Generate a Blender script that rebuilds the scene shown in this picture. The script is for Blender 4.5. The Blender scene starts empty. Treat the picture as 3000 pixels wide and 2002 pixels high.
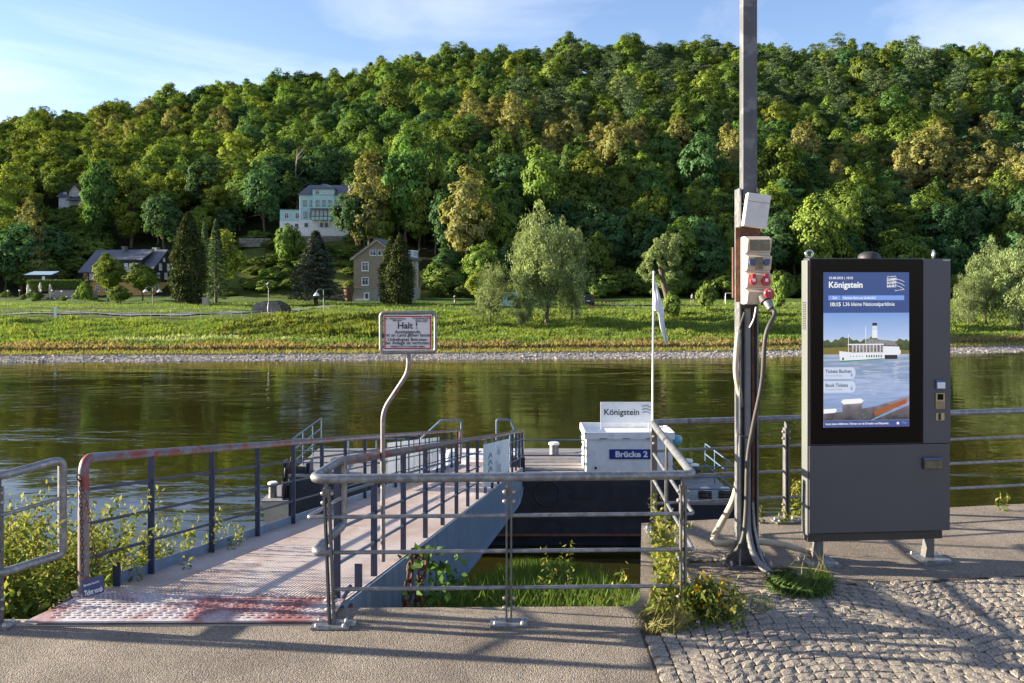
import bpy, bmesh, math, random
import numpy as np
from mathutils import Vector, Matrix, Euler

R = math.radians
rnd = random.Random(7)
nrng = np.random.default_rng(11)
scene = bpy.context.scene
col = scene.collection

# ------------------------------------------------------------ camera, sky, sun, exposure
F, CX, HY, CZ = 2600.0, 1500.0, 820.0, 2.2     # focal length and horizon measured from the photograph
cam = bpy.data.cameras.new('camera')
cam.sensor_width = 36.0
cam.lens = 36.0 * F / 3000.0
cam.shift_y = -(1001.0 - HY) / 3000.0
cam.clip_start = 0.05
cam.clip_end = 4000
camo = bpy.data.objects.new('camera', cam)
col.objects.link(camo)
camo.location = (0, 0, CZ)
camo.rotation_euler = (R(90), 0, 0)
scene.camera = camo

SUN_EL, SUN_OFF = 13.0, 9.0                      # elevation; degrees beyond the left-hand side
sdir = Vector((-math.cos(R(SUN_OFF)) * math.cos(R(SUN_EL)), math.sin(R(SUN_OFF)) * math.cos(R(SUN_EL)), math.sin(R(SUN_EL))))
world = bpy.data.worlds.new('World')
scene.world = world
world.use_nodes = True
wn, wl = world.node_tree.nodes, world.node_tree.links
wn.clear()
w_out = wn.new('ShaderNodeOutputWorld')
w_bg = wn.new('ShaderNodeBackground')
w_sky = wn.new('ShaderNodeTexSky')
w_sky.sky_type = 'NISHITA'
w_sky.sun_disc = False
w_sky.sun_elevation = R(SUN_EL)
w_sky.sun_rotation = math.atan2(sdir.x, sdir.y)
w_sky.altitude = 120
w_sky.air_density = 1.0
w_sky.dust_density = 0.25
w_sky.ozone_density = 2.6
# thin cirrus over the whole sky
w_tc = wn.new('ShaderNodeTexCoord')
w_map = wn.new('ShaderNodeMapping')
w_map.inputs['Rotation'].default_value = (R(8), R(24), R(20))
w_map.inputs['Scale'].default_value = (1.0, 1.6, 5.0)
w_noise = wn.new('ShaderNodeTexNoise')
w_noise.inputs['Scale'].default_value = 2.1
w_noise.inputs['Detail'].default_value = 9
w_noise.inputs['Roughness'].default_value = 0.55
w_noise.inputs['Distortion'].default_value = 0.5
w_ramp = wn.new('ShaderNodeValToRGB')
w_ramp.color_ramp.elements[0].position = 0.46
w_ramp.color_ramp.elements[0].color = (0, 0, 0, 1)
w_ramp.color_ramp.elements[1].position = 0.78
w_ramp.color_ramp.elements[1].color = (0.42, 0.42, 0.42, 1)
w_mix = wn.new('ShaderNodeMix')
w_mix.data_type = 'RGBA'
w_mix.inputs[7].default_value = (6.2, 6.0, 5.9, 1)
wl.new(w_tc.outputs['Generated'], w_map.inputs['Vector'])
wl.new(w_map.outputs[0], w_noise.inputs['Vector'])
wl.new(w_noise.outputs['Fac'], w_ramp.inputs[0])
wl.new(w_ramp.outputs[0], w_mix.inputs[0])
w_tint = wn.new('ShaderNodeMix')
w_tint.data_type = 'RGBA'
w_tint.blend_type = 'MULTIPLY'
w_tint.inputs[0].default_value = 1.0
w_tint.inputs[7].default_value = (0.98, 0.87, 0.93, 1)
wl.new(w_sky.outputs[0], w_tint.inputs[6])
wl.new(w_tint.outputs[2], w_mix.inputs[6])
wl.new(w_mix.outputs[2], w_bg.inputs['Color'])
w_bg.inputs['Strength'].default_value = 0.078
wl.new(w_bg.outputs[0], w_out.inputs['Surface'])

sun = bpy.data.lights.new('sun', 'SUN')
sun.energy = 5.0
sun.angle = R(0.55)
sun.color = (1.0, 0.88, 0.68)
suno = bpy.data.objects.new('sun', sun)
col.objects.link(suno)
suno.rotation_euler = sdir.to_track_quat('Z', 'Y').to_euler()
suno.location = (-60, 10, 40)

vs = scene.view_settings
vs.view_transform = 'Standard'
vs.look = 'None'
vs.gamma = 1.0
vs.use_curve_mapping = False
vs.exposure = 1.98
scene.cycles.max_bounces = 6
scene.cycles.diffuse_bounces = 3
scene.cycles.glossy_bounces = 3
scene.cycles.transparent_max_bounces = 8
scene.cycles.transmission_bounces = 4
scene.cycles.use_denoising = True

# ------------------------------------------------------------ helpers
def W(px, py, d):
    """a point at depth d metres on the line through a place measured in the photograph"""
    return Vector(((px - CX) / F * d, d, CZ - (py - HY) / F * d))

def G(px, py, z=0.0):
    d = (CZ - z) * F / (py - HY)
    return W(px, py, d)

def sm(a, b, x):
    t = min(1.0, max(0.0, (x - a) / (b - a)))
    return t * t * (3 - 2 * t)

def tag(o, label=None, cat=None, group=None, kind=None):
    if label: o['label'] = label
    if cat: o['category'] = cat
    if group: o['group'] = group
    if kind: o['kind'] = kind
    return o

def thing(name, label, cat, loc=(0, 0, 0), rotz=0.0, group=None):
    o = bpy.data.objects.new(name, None)
    o.empty_display_size = 0.2
    col.objects.link(o)
    o.location = loc
    o.rotation_euler = (0, 0, rotz)
    return tag(o, label, cat, group)

def rootloc(p):
    v = Vector((0, 0, 0))
    while p is not None:
        v += p.location
        p = p.parent
    return v

class MB:
    """collects shapes in one mesh"""
    def __init__(s):
        s.v, s.f, s.sm = [], [], []
    def add(s, vs_, fs, smooth=False):
        b = len(s.v)
        s.v += [Vector(p) for p in vs_]
        s.f += [tuple(b + i for i in f) for f in fs]
        s.sm += [smooth] * len(fs)
        return s
    def box(s, c, size, rot=None, bev=0.0):
        x, y, z = size[0] / 2, size[1] / 2, size[2] / 2
        c = Vector(c)
        m = rot if rot is not None else Matrix.Identity(3)
        if bev <= 0:
            P = [(-x, -y, -z), (x, -y, -z), (x, y, -z), (-x, y, -z), (-x, -y, z), (x, -y, z), (x, y, z), (-x, y, z)]
            Fc = [(0, 3, 2, 1), (4, 5, 6, 7), (0, 1, 5, 4), (1, 2, 6, 5), (2, 3, 7, 6), (3, 0, 4, 7)]
            return s.add([c + m @ Vector(p) for p in P], Fc)
        bm = bmesh.new()
        bmesh.ops.create_cube(bm, size=1.0)
        bmesh.ops.scale(bm, vec=(2 * x, 2 * y, 2 * z), verts=bm.verts)
        bmesh.ops.bevel(bm, geom=list(bm.edges), offset=min(bev, x * .9, y * .9, z * .9), segments=2, affect='EDGES', profile=0.6)
        bm.verts.index_update()
        vv = [c + m @ v.co for v in bm.verts]
        ff = [tuple(v.index for v in f.verts) for f in bm.faces]
        bm.free()
        return s.add(vv, ff)
    def box2(s, a, b, bev=0.0):
        a, b = Vector(a), Vector(b)
        return s.box((a + b) / 2, [abs(b[i] - a[i]) for i in range(3)], None, bev)
    def tube(s, path, r, n=10, caps=True, r2=None):
        path = [Vector(p) for p in path]
        k = len(path)
        tang = []
        for i in range(k):
            t = (path[min(i + 1, k - 1)] - path[max(i - 1, 0)])
            tang.append(t.normalized())
        t0 = tang[0]
        up = Vector((0, 0, 1)) if abs(t0.z) < 0.9 else Vector((1, 0, 0))
        nrm = (up - t0 * up.dot(t0)).normalized()
        vv, ff = [], []
        for i in range(k):
            t = tang[i]
            nrm = (nrm - t * nrm.dot(t))
            nrm = nrm.normalized() if nrm.length > 1e-6 else t.orthogonal().normalized()
            b = t.cross(nrm)
            rr = r if r2 is None else r + (r2 - r) * i / max(1, k - 1)
            for j in range(n):
                a = 2 * math.pi * j / n
                vv.append(path[i] + nrm * (math.cos(a) * rr) + b * (math.sin(a) * rr))
        for i in range(k - 1):
            for j in range(n):
                a, b2 = i * n + j, i * n + (j + 1) % n
                ff.append((a, b2, b2 + n, a + n))
        s.add(vv, ff, True)
        if caps:
            s.add(vv[:n], [tuple(range(n - 1, -1, -1))])
            s.add(vv[-n:], [tuple(range(n))])
        return s
    def lathe(s, c, prof, n=16, axis='Z'):
        c = Vector(c)
        vv, ff = [], []
        for (r, h) in prof:
            for j in range(n):
                a = 2 * math.pi * j / n
                p = (r * math.cos(a), r * math.sin(a), h)
                if axis == 'Y': p = (r * math.cos(a), h, -r * math.sin(a))
                if axis == 'X': p = (h, r * math.cos(a), r * math.sin(a))
                vv.append(c + Vector(p))
        for i in range(len(prof) - 1):
            for j in range(n):
                a, b = i * n + j, i * n + (j + 1) % n
                ff.append((a, b, b + n, a + n))
        s.add(vv, ff, True)
        s.add(vv[:n], [tuple(range(n - 1, -1, -1))])
        s.add(vv[-n:], [tuple(range(n))])
        return s
    def prism(s, pts, vec):
        """polygon (3D points) extruded by vec"""
        pts = [Vector(p) for p in pts]
        vec = Vector(vec)
        n = len(pts)
        vv = pts + [p + vec for p in pts]
        ff = [tuple(range(n - 1, -1, -1)), tuple(range(n, 2 * n))]
        ff += [(i, (i + 1) % n, n + (i + 1) % n, n + i) for i in range(n)]
        return s.add(vv, ff)
    def quad(s, a, b, c, d):
        return s.add([a, b, c, d], [(0, 1, 2, 3)])
    def torus(s, c, R_, r, rot=None, n=14, m=8, sx=1.0):
        c = Vector(c)
        rot = rot or Matrix.Identity(3)
        vv, ff = [], []
        for i in range(n):
            a = 2 * math.pi * i / n
            for j in range(m):
                b = 2 * math.pi * j / m
                rr = R_ + r * math.cos(b)
                vv.append(c + rot @ Vector((rr * math.cos(a) * sx, rr * math.sin(a), r * math.sin(b))))
        for i in range(n):
            for j in range(m):
                ff.append((i * m + j, ((i + 1) % n) * m + j, ((i + 1) % n) * m + (j + 1) % m, i * m + (j + 1) % m))
        return s.add(vv, ff, True)
    def mesh(s, name, mat):
        me = bpy.data.meshes.new(name)
        me.from_pydata([tuple(v) for v in s.v], [], s.f)
        me.polygons.foreach_set('use_smooth', s.sm)
        if mat: me.materials.append(mat)
        bm = bmesh.new()
        bm.from_mesh(me)
        bmesh.ops.recalc_face_normals(bm, faces=bm.faces)
        bm.to_mesh(me)
        bm.free()
        return me
    def build(s, name, mat, parent=None, world=True):
        if world and parent is not None:
            o = rootloc(parent)
            s.v = [v - o for v in s.v]
        ob = bpy.data.objects.new(name, s.mesh(name, mat))
        col.objects.link(ob)
        if parent is not None: ob.parent = parent
        return ob

def fillet(pts, r, n=5, closed=False):
    pts = [Vector(p) for p in pts]
    out = []
    k = len(pts)
    for i in range(k):
        if not closed and i in (0, k - 1):
            out.append(pts[i])
            continue
        p, a, b = pts[i], pts[(i - 1) % k], pts[(i + 1) % k]
        da, db = (a - p), (b - p)
        rr = min(r, da.length * .48, db.length * .48)
        s0, s1 = p + da.normalized() * rr, p + db.normalized() * rr
        for j in range(n + 1):
            t = j / n
            out.append(s0 * (1 - t) ** 2 + p * 2 * t * (1 - t) + s1 * t * t)
    if closed: out.append(out[0])
    return out

def curve(pts, n=8):
    """smooth path through points"""
    P = [Vector(p) for p in pts]
    P = [P[0] * 2 - P[1]] + P + [P[-1] * 2 - P[-2]]
    out = []
    for i in range(1, len(P) - 2):
        for j in range(n):
            t = j / n
            a, b, c, d = P[i - 1], P[i], P[i + 1], P[i + 2]
            out.append(0.5 * ((2 * b) + (c - a) * t + (2 * a - 5 * b + 4 * c - d) * t * t + (3 * b - a - 3 * c + d) * t ** 3))
    out.append(P[-2])
    return out

def rotz(a): return Matrix.Rotation(a, 3, 'Z')
def rotx(a): return Matrix.Rotation(a, 3, 'X')
def roty(a): return Matrix.Rotation(a, 3, 'Y')

def copy_tree(o, parent=None):
    c = o.copy()
    col.objects.link(c)
    c.parent = parent
    for ch in list(o.children): copy_tree(ch, c)
    return c

# ------------------------------------------------------------ materials
MATS = {}
def mat(name, c, rough=0.6, metal=0.0, var=0.12, vs_=6.0, c2=None, th=(0.55, 0.68), c2s=4.0, c2x=1.0, bump=0.0, bs=60.0,
        c3=None, th3=(0.6, 0.7), c3s=30.0, spec=0.5, stretch=None, emit=0.0, coat=0.0, space='Object', alpha=1.0):
    m = bpy.data.materials.new(name)
    m.use_nodes = True
    N, L = m.node_tree.nodes, m.node_tree.links
    b = N['Principled BSDF']
    b.inputs['Roughness'].default_value = rough
    b.inputs['Metallic'].default_value = metal
    b.inputs['Specular IOR Level'].default_value = spec
    if coat: b.inputs['Coat Weight'].default_value = coat
    tc = N.new('ShaderNodeTexCoord')
    vec = tc.outputs[space]
    if stretch:
        mp = N.new('ShaderNodeMapping')
        mp.inputs['Scale'].default_value = stretch
        L.new(vec, mp.inputs['Vector'])
        vec = mp.outputs[0]
    def noise(sc, det=4.0, rgh=0.55):
        n = N.new('ShaderNodeTexNoise')
        n.inputs['Scale'].default_value = sc
        n.inputs['Detail'].default_value = det
        n.inputs['Roughness'].default_value = rgh
        L.new(vec, n.inputs['Vector'])
        return n
    n1 = noise(vs_)
    r1 = N.new('ShaderNodeValToRGB')
    r1.color_ramp.elements[0].position = 0.3
    r1.color_ramp.elements[1].position = 0.7
    r1.color_ramp.elements[0].color = tuple(max(0, x * (1 - var)) for x in c) + (1,)
    r1.color_ramp.elements[1].color = tuple(min(1, x * (1 + var)) for x in c) + (1,)
    L.new(n1.outputs['Fac'], r1.inputs[0])
    out = r1.outputs[0]
    def over(out, cc, thr, sc, amt=1.0):
        n2 = noise(sc, 6.0, 0.62)
        r2 = N.new('ShaderNodeValToRGB')
        r2.color_ramp.elements[0].position = thr[0]
        r2.color_ramp.elements[1].position = thr[1]
        r2.color_ramp.elements[1].color = (amt, amt, amt, 1)
        L.new(n2.outputs['Fac'], r2.inputs[0])
        mx = N.new('ShaderNodeMix')
        mx.data_type = 'RGBA'
        L.new(r2.outputs[0], mx.inputs[0])
        L.new(out, mx.inputs[6])
        mx.inputs[7].default_value = tuple(cc) + (1,)
        return mx.outputs[2]
    if c2: out = over(out, c2, th, c2s, c2x)
    if c3: out = over(out, c3, th3, c3s)
    L.new(out, b.inputs['Base Color'])
    if emit:
        L.new(out, b.inputs['Emission Color'])
        b.inputs['Emission Strength'].default_value = emit
        b.inputs['Base Color'].default_value = (0.01, 0.01, 0.01, 1)
        for l in list(b.inputs['Base Color'].links): L.remove(l)
    if bump:
        n3 = noise(bs, 5.0, 0.6)
        bp = N.new('ShaderNodeBump')
        bp.inputs['Strength'].default_value = bump
        bp.inputs['Distance'].default_value = 0.01
        L.new(n3.outputs['Fac'], bp.inputs['Height'])
        L.new(bp.outputs[0], b.inputs['Normal'])
    MATS[name] = m
    return m

def leafmat(name, c, var=0.35, trans=0.35, tint=(1.0, 1.0, 0.6), obvar=0.3):
    """foliage: colour from the leaf attribute, varied from plant to plant"""
    m = bpy.data.materials.new(name)
    m.use_nodes = True
    N, L = m.node_tree.nodes, m.node_tree.links
    N.clear()
    out = N.new('ShaderNodeOutputMaterial')
    at = N.new('ShaderNodeAttribute')
    at.attribute_name = 'Col'
    base = N.new('ShaderNodeMix'); base.data_type = 'RGBA'; base.blend_type = 'MULTIPLY'
    base.inputs[0].default_value = 1.0
    base.inputs[6].default_value = tuple(c) + (1,)
    L.new(at.outputs['Color'], base.inputs[7])
    oi = N.new('ShaderNodeObjectInfo')
    rr = N.new('ShaderNodeMapRange')
    rr.inputs['To Min'].default_value = 1 - obvar
    rr.inputs['To Max'].default_value = 1 + obvar
    L.new(oi.outputs['Random'], rr.inputs['Value'])
    hs = N.new('ShaderNodeHueSaturation')
    L.new(base.outputs[2], hs.inputs['Color'])
    L.new(rr.outputs[0], hs.inputs['Value'])
    mh = N.new('ShaderNodeMath'); mh.operation = 'MULTIPLY'; mh.inputs[1].default_value = 37.7
    L.new(oi.outputs['Random'], mh.inputs[0])
    fr = N.new('ShaderNodeMath'); fr.operation = 'FRACT'
    L.new(mh.outputs[0], fr.inputs[0])
    rh = N.new('ShaderNodeMapRange')
    rh.inputs['To Min'].default_value = 0.5 - 0.014 * obvar / 0.3
    rh.inputs['To Max'].default_value = 0.5 + 0.014 * obvar / 0.3
    L.new(fr.outputs[0], rh.inputs['Value'])
    L.new(rh.outputs[0], hs.inputs['Hue'])
    df = N.new('ShaderNodeBsdfDiffuse')
    L.new(hs.outputs[0], df.inputs['Color'])
    tr = N.new('ShaderNodeBsdfTranslucent')
    tm = N.new('ShaderNodeMix'); tm.data_type = 'RGBA'; tm.blend_type = 'MULTIPLY'
    tm.inputs[0].default_value = 1.0
    tm.inputs[7].default_value = tuple(tint) + (1,)
    L.new(hs.outputs[0], tm.inputs[6])
    L.new(tm.outputs[2], tr.inputs['Color'])
    gl = N.new('ShaderNodeBsdfGlossy')
    gl.inputs['Roughness'].default_value = 0.6
    gl.inputs['Color'].default_value = (0.6, 0.62, 0.6, 1)
    m1 = N.new('ShaderNodeMixShader'); m1.inputs[0].default_value = trans
    L.new(df.outputs[0], m1.inputs[1]); L.new(tr.outputs[0], m1.inputs[2])
    m2 = N.new('ShaderNodeMixShader'); m2.inputs[0].default_value = 0.012
    L.new(m1.outputs[0], m2.inputs[1]); L.new(gl.outputs[0], m2.inputs[2])
    L.new(m2.outputs[0], out.inputs['Surface'])
    MATS[name] = m
    return m

def flatmesh(name, verts, faces_n, loops, mat_, colors=None):
    """fast mesh from numpy: verts (N,3), polygons of faces_n corners each, loops flat"""
    me = bpy.data.meshes.new(name)
    nv, nl = len(verts), len(loops)
    npoly = nl // faces_n
    me.vertices.add(nv)
    me.vertices.foreach_set('co', np.asarray(verts, dtype=np.float32).ravel())
    me.loops.add(nl)
    me.loops.foreach_set('vertex_index', np.asarray(loops, dtype=np.int32))
    me.polygons.add(npoly)
    me.polygons.foreach_set('loop_start', np.arange(0, nl, faces_n, dtype=np.int32))
    if colors is not None:
        ca = me.color_attributes.new('Col', 'FLOAT_COLOR', 'POINT')
        c4 = np.ones((nv, 4), dtype=np.float32)
        c4[:, :3] = colors
        ca.data.foreach_set('color', c4.ravel())
    me.update(calc_edges=True)
    if mat_: me.materials.append(mat_)
    return me

def unit(a):
    return a / np.maximum(1e-9, np.linalg.norm(a, axis=1, keepdims=True))

def leaves(name, cen, nrm, size, mat_, colors, aspect=1.0, updir=None):
    """one kite-shaped leaf per centre"""
    cen, nrm = np.asarray(cen), unit(np.asarray(nrm))
    n = len(cen)
    size = np.broadcast_to(np.asarray(size, dtype=float).reshape(-1, 1), (n, 1))
    ref = nrng.normal(size=(n, 3)) if updir is None else unit(np.asarray(updir) + nrng.normal(size=(n, 3)) * .35)
    u = unit(ref - nrm * np.sum(ref * nrm, axis=1, keepdims=True))
    v = np.cross(nrm, u)
    bend = nrm * size * 0.12
    a = cen - u * size * .55 - bend
    b = cen + v * size * .42 * aspect + u * size * .05
    c = cen + u * size * .6 - bend
    d = cen - v * size * .42 * aspect + u * size * .05
    verts = np.stack([a, b, c, d], axis=1).reshape(-1, 3)
    loops = np.arange(4 * n)
    cols = np.repeat(colors, 4, axis=0)
    return flatmesh(name, verts, 4, loops, mat_, cols)

def obj(name, me, parent=None, loc=None):
    o = bpy.data.objects.new(name, me)
    col.objects.link(o)
    if parent is not None: o.parent = parent
    if loc is not None: o.location = loc
    return o

def text(parent, s, size, mat_, loc, rot=(R(90), 0, 0), bold=0.0, align='LEFT', extrude=0.0006, name='lettering', sx=1.0, world=True, shear=0.0):
    cu = bpy.data.curves.new(name, 'FONT')
    cu.body = s
    cu.size = size
    cu.offset = bold
    cu.align_x = align
    cu.extrude = extrude
    cu.shear = shear
    cu.resolution_u = 3
    t = bpy.data.objects.new('tmp_text', cu)
    col.objects.link(t)
    dg = bpy.context.evaluated_depsgraph_get()
    me = bpy.data.meshes.new_from_object(t.evaluated_get(dg))
    bpy.data.objects.remove(t)
    bpy.data.curves.remove(cu)
    me.name = name
    me.materials.clear()
    me.materials.append(mat_)
    o = bpy.data.objects.new(name, me)
    col.objects.link(o)
    o.rotation_euler = rot
    o.scale = (sx, 1, 1)
    if parent is not None:
        o.parent = parent
        o.location = Vector(loc) - (rootloc(parent) if world else Vector((0, 0, 0)))
    else:
        o.location = loc
    return o
# ------------------------------------------------------------ shared materials
M = {}
M['galv'] = mat('galvanised_steel', (0.21, 0.215, 0.225), 0.45, 0.6, 0.25, 14, c2=(0.30, 0.305, 0.31), th=(.5, .62), c2s=22, bump=.05, bs=90)
M['galv_d'] = mat('dull_galvanised_steel', (0.15, 0.15, 0.155), 0.5, 0.6, 0.25, 10, c2=(0.16, 0.13, 0.10), th=(.56, .7), c2s=9, bump=.06, bs=90)
M['navy'] = mat('navy_painted_steel', (0.035, 0.045, 0.085), 0.45, 0.0, 0.25, 8, c2=(0.14, 0.06, 0.035), th=(.64, .74), c2s=7, bump=.05, bs=50)
M['rail_paint'] = mat('worn_red_grey_rail', (0.17, 0.16, 0.19), 0.42, 0.15, 0.3, 9, c2=(0.25, 0.055, 0.05), th=(.5, .58), c2s=6, c3=(.45, .44, .46), th3=(.66, .7), c3s=30)
M['rusty_rail'] = mat('rust_streaked_post', (0.22, 0.20, 0.21), 0.5, 0.2, 0.3, 9, c2=(0.20, 0.07, 0.04), th=(.53, .66), c2s=9, c3=(.5, .45, .4), th3=(.62, .68), c3s=26, bump=.1)
M['girder'] = mat('blue_grey_girder', (0.12, 0.185, 0.28), 0.5, 0.0, 0.28, 3, c2=(0.20, 0.06, 0.025), th=(.70, .74), c2s=5, c3=(.16, .20, .25), th3=(.5, .75), c3s=2.5, stretch=(3, 3, .6))
M['rust'] = mat('rust', (0.13, 0.055, 0.03), 0.85, 0.1, 0.45, 12, c2=(0.06, 0.03, 0.022), th=(.48, .62), c2s=22, bump=.4, bs=60)
M['concrete'] = mat('weathered_concrete', (0.42, 0.36, 0.29), 0.9, 0, 0.2, 3, c2=(0.22, 0.19, 0.15), th=(.5, .7), c2s=5, bump=.5, bs=35)
M['white_paint'] = mat('white_paint', (0.74, 0.75, 0.76), 0.45, 0, 0.05, 4, c2=(0.55, 0.56, 0.56), th=(.52, .75), c2s=4)
M['white_rusty'] = mat('white_paint_with_rust', (0.74, 0.76, 0.78), 0.45, 0, 0.07, 3, c2=(0.34, 0.16, 0.07), th=(.665, .70), c2s=3.2, c3=(.58, .60, .58), th3=(.5, .8), c3s=5)
M['hull'] = mat('dark_hull_paint', (0.020, 0.026, 0.042), 0.42, 0, 0.35, 2, c2=(0.04, 0.042, 0.05), th=(.5, .7), c2s=3)
M['hull_rust'] = mat('rusty_waterline', (0.16, 0.065, 0.035), 0.8, 0, 0.3, 5)
M['deck_grey'] = mat('grey_deck_paint', (0.22, 0.215, 0.22), 0.6, 0, 0.12, 2, c2=(0.15, 0.14, 0.14), th=(.5, .7), c2s=4, bump=.1)
M['deck_red'] = mat('rust_red_deck', (0.26, 0.16, 0.12), 0.7, 0, 0.2, 3, c2=(.4, .38, .36), th=(.55, .7), c2s=6)
M['deck_white'] = mat('pale_deck_paint', (0.62, 0.60, 0.60), 0.55, 0, 0.1, 2, c2=(.42, .36, .33), th=(.55, .75), c2s=5)
M['lrail'] = mat('blue_grey_tube', (0.10, 0.16, 0.24), 0.4, 0.1, 0.15, 6)
M['black_rubber'] = mat('black_rubber', (0.02, 0.02, 0.022), 0.6, 0, 0.2, 10)
M['grey_cable'] = mat('dusty_black_cable', (0.05, 0.045, 0.04), 0.6, 0, 0.2, 14)
M['conduit'] = mat('cream_conduit', (0.48, 0.41, 0.31), 0.55, 0, 0.15, 8, c2=(0.3, 0.25, 0.2), th=(.58, .75), c2s=10)
M['pipe_grey'] = mat('grey_plastic_pipe', (0.16, 0.16, 0.17), 0.5, 0, 0.2, 6, c2=(.26, .22, .18), th=(.55, .7), c2s=8)
M['beige'] = mat('beige_plastic', (0.55, 0.44, 0.32), 0.5, 0, 0.06, 5)
M['beige_l'] = mat('pale_grey_plastic', (0.62, 0.60, 0.58), 0.5, 0, 0.07, 5, c2=(.5, .46, .42), th=(.55, .8), c2s=9)
M['smoke'] = mat('smoked_window', (0.12, 0.10, 0.07), 0.2, 0, 0.2, 20, c2=(.3, .26, .2), th=(.6, .65), c2s=60)
M['blue_pl'] = mat('blue_plastic', (0.05, 0.09, 0.20), 0.4, 0, 0.1, 8)
M['red_pl'] = mat('red_plastic', (0.42, 0.035, 0.05), 0.4, 0, 0.12, 8)
M['sign_blue'] = mat('blue_enamel', (0.012, 0.035, 0.21), 0.35, 0, 0.15, 5, c2=(.25, .17, .14), th=(.68, .72), c2s=14)
M['sign_navy'] = mat('navy_board', (0.05, 0.06, 0.16), 0.4, 0, 0.1, 6)
M['white_txt'] = mat('white_lettering', (0.78, 0.78, 0.78), 0.5, 0, 0.03)
M['dark_txt'] = mat('dark_lettering', (0.025, 0.03, 0.05), 0.5, 0, 0.03)
M['pink_board'] = mat('pale_sign_board', (0.66, 0.62, 0.63), 0.4, 0, 0.04, 3)
M['sign_red'] = mat('red_sign_edge', (0.42, 0.02, 0.03), 0.4, 0, 0.05)
M['kiosk'] = mat('graphite_powder_coat', (0.074, 0.075, 0.09), 0.42, 0.15, 0.05, 2.5, bump=.02, bs=400)
M['kiosk_side'] = mat('silver_grey_side', (0.15, 0.16, 0.155), 0.4, 0.2, 0.05, 3)
M['kiosk_dark'] = mat('dark_plinth', (0.05, 0.046, 0.046), 0.45, 0.2, 0.08, 4)
M['black_glass'] = mat('black_glass', (0.007, 0.005, 0.004), 0.25, 0, 0.1, 3, spec=.12)
M['black_gap'] = mat('black_gap', (0.01, 0.01, 0.012), 0.7, 0, 0.1)
M['brass'] = mat('brass_keypad', (0.42, 0.33, 0.18), 0.4, 0.6, 0.1, 12)
M['chrome'] = mat('bright_steel', (0.55, 0.54, 0.53), 0.25, 0.9, 0.1, 12)
M['bolt'] = mat('zinc_bolt', (0.42, 0.37, 0.33), 0.45, 0.7, 0.2, 20)
M['flag'] = mat('white_flag_cloth', (0.72, 0.70, 0.74), 0.8, 0, 0.04, 4)
M['banner'] = mat('pale_banner', (0.60, 0.68, 0.74), 0.5, 0, 0.12, 3, c2=(.78, .80, .82), th=(.5, .65), c2s=7)
M['banner_ink'] = mat('faded_banner_ink', (0.36, 0.42, 0.50), 0.5, 0, 0.1)
M['logo_green'] = mat('logo_green', (0.06, 0.22, 0.07), 0.5, 0, 0.05)
M['logo_blue'] = mat('logo_blue', (0.05, 0.25, 0.5), 0.5, 0, 0.05)
M['turq'] = mat('turquoise_lamp', (0.18, 0.42, 0.5), 0.3, 0, 0.1)
M['beige_hull'] = mat('sun_toned_hull_end', (0.44, 0.40, 0.33), 0.6, 0, 0.12, 2, c2=(.3, .25, .2), th=(.55, .7), c2s=4)  # beige tone paints in the sunlight on the hull's left end

# asphalt with visible aggregate
def ground_mat(name, c, agg, bscale, rough=0.9, dark=None, bumpd=0.006):
    m = bpy.data.materials.new(name)
    m.use_nodes = True
    N, L = m.node_tree.nodes, m.node_tree.links
    b = N['Principled BSDF']
    b.inputs['Roughness'].default_value = rough
    b.inputs['Specular IOR Level'].default_value = 0.25
    tc = N.new('ShaderNodeTexCoord')
    v = N.new('ShaderNodeTexVoronoi'); v.inputs['Scale'].default_value = bscale
    L.new(tc.outputs['Object'], v.inputs['Vector'])
    r = N.new('ShaderNodeValToRGB')
    L.new(v.outputs['Color'], r.inputs[0])
    r.color_ramp.elements[0].position = .1; r.color_ramp.elements[1].position = .9
    r.color_ramp.elements[0].color = tuple(x * (1 - agg) for x in c) + (1,)
    r.color_ramp.elements[1].color = tuple(min(1, x * (1 + agg)) for x in c) + (1,)
    n = N.new('ShaderNodeTexNoise'); n.inputs['Scale'].default_value = 1.6; n.inputs['Detail'].default_value = 7
    n.inputs['Roughness'].default_value = .62
    L.new(tc.outputs['Object'], n.inputs['Vector'])
    r2 = N.new('ShaderNodeValToRGB')
    r2.color_ramp.elements[0].position = .35; r2.color_ramp.elements[1].position = .7
    r2.color_ramp.elements[0].color = (.70, .68, .66, 1); r2.color_ramp.elements[1].color = (1.14, 1.12, 1.08, 1)
    L.new(n.outputs['Fac'], r2.inputs[0])
    mx = N.new('ShaderNodeMix'); mx.data_type = 'RGBA'; mx.blend_type = 'MULTIPLY'; mx.inputs[0].default_value = 1
    L.new(r.outputs[0], mx.inputs[6]); L.new(r2.outputs[0], mx.inputs[7])
    L.new(mx.outputs[2], b.inputs['Base Color'])
    n3 = N.new('ShaderNodeTexNoise'); n3.inputs['Scale'].default_value = bscale * .9; n3.inputs['Detail'].default_value = 3
    L.new(tc.outputs['Object'], n3.inputs['Vector'])
    bp = N.new('ShaderNodeBump'); bp.inputs['Strength'].default_value = 1.0; bp.inputs['Distance'].default_value = bumpd
    ad = N.new('ShaderNodeMath'); ad.operation = 'SUBTRACT'
    L.new(n3.outputs['Fac'], ad.inputs[0]); L.new(v.outputs['Distance'], ad.inputs[1])
    L.new(ad.outputs[0], bp.inputs['Height'])
    L.new(bp.outputs[0], b.inputs['Normal'])
    return m
M['asphalt'] = ground_mat('asphalt', (0.235, 0.202, 0.172), .42, 130)
M['sand'] = ground_mat('joint_sand', (0.07, 0.058, 0.045), .4, 140)
M['stone'] = ground_mat('granite_sett', (0.30, 0.268, 0.235), .5, 150, bumpd=.004)
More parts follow.
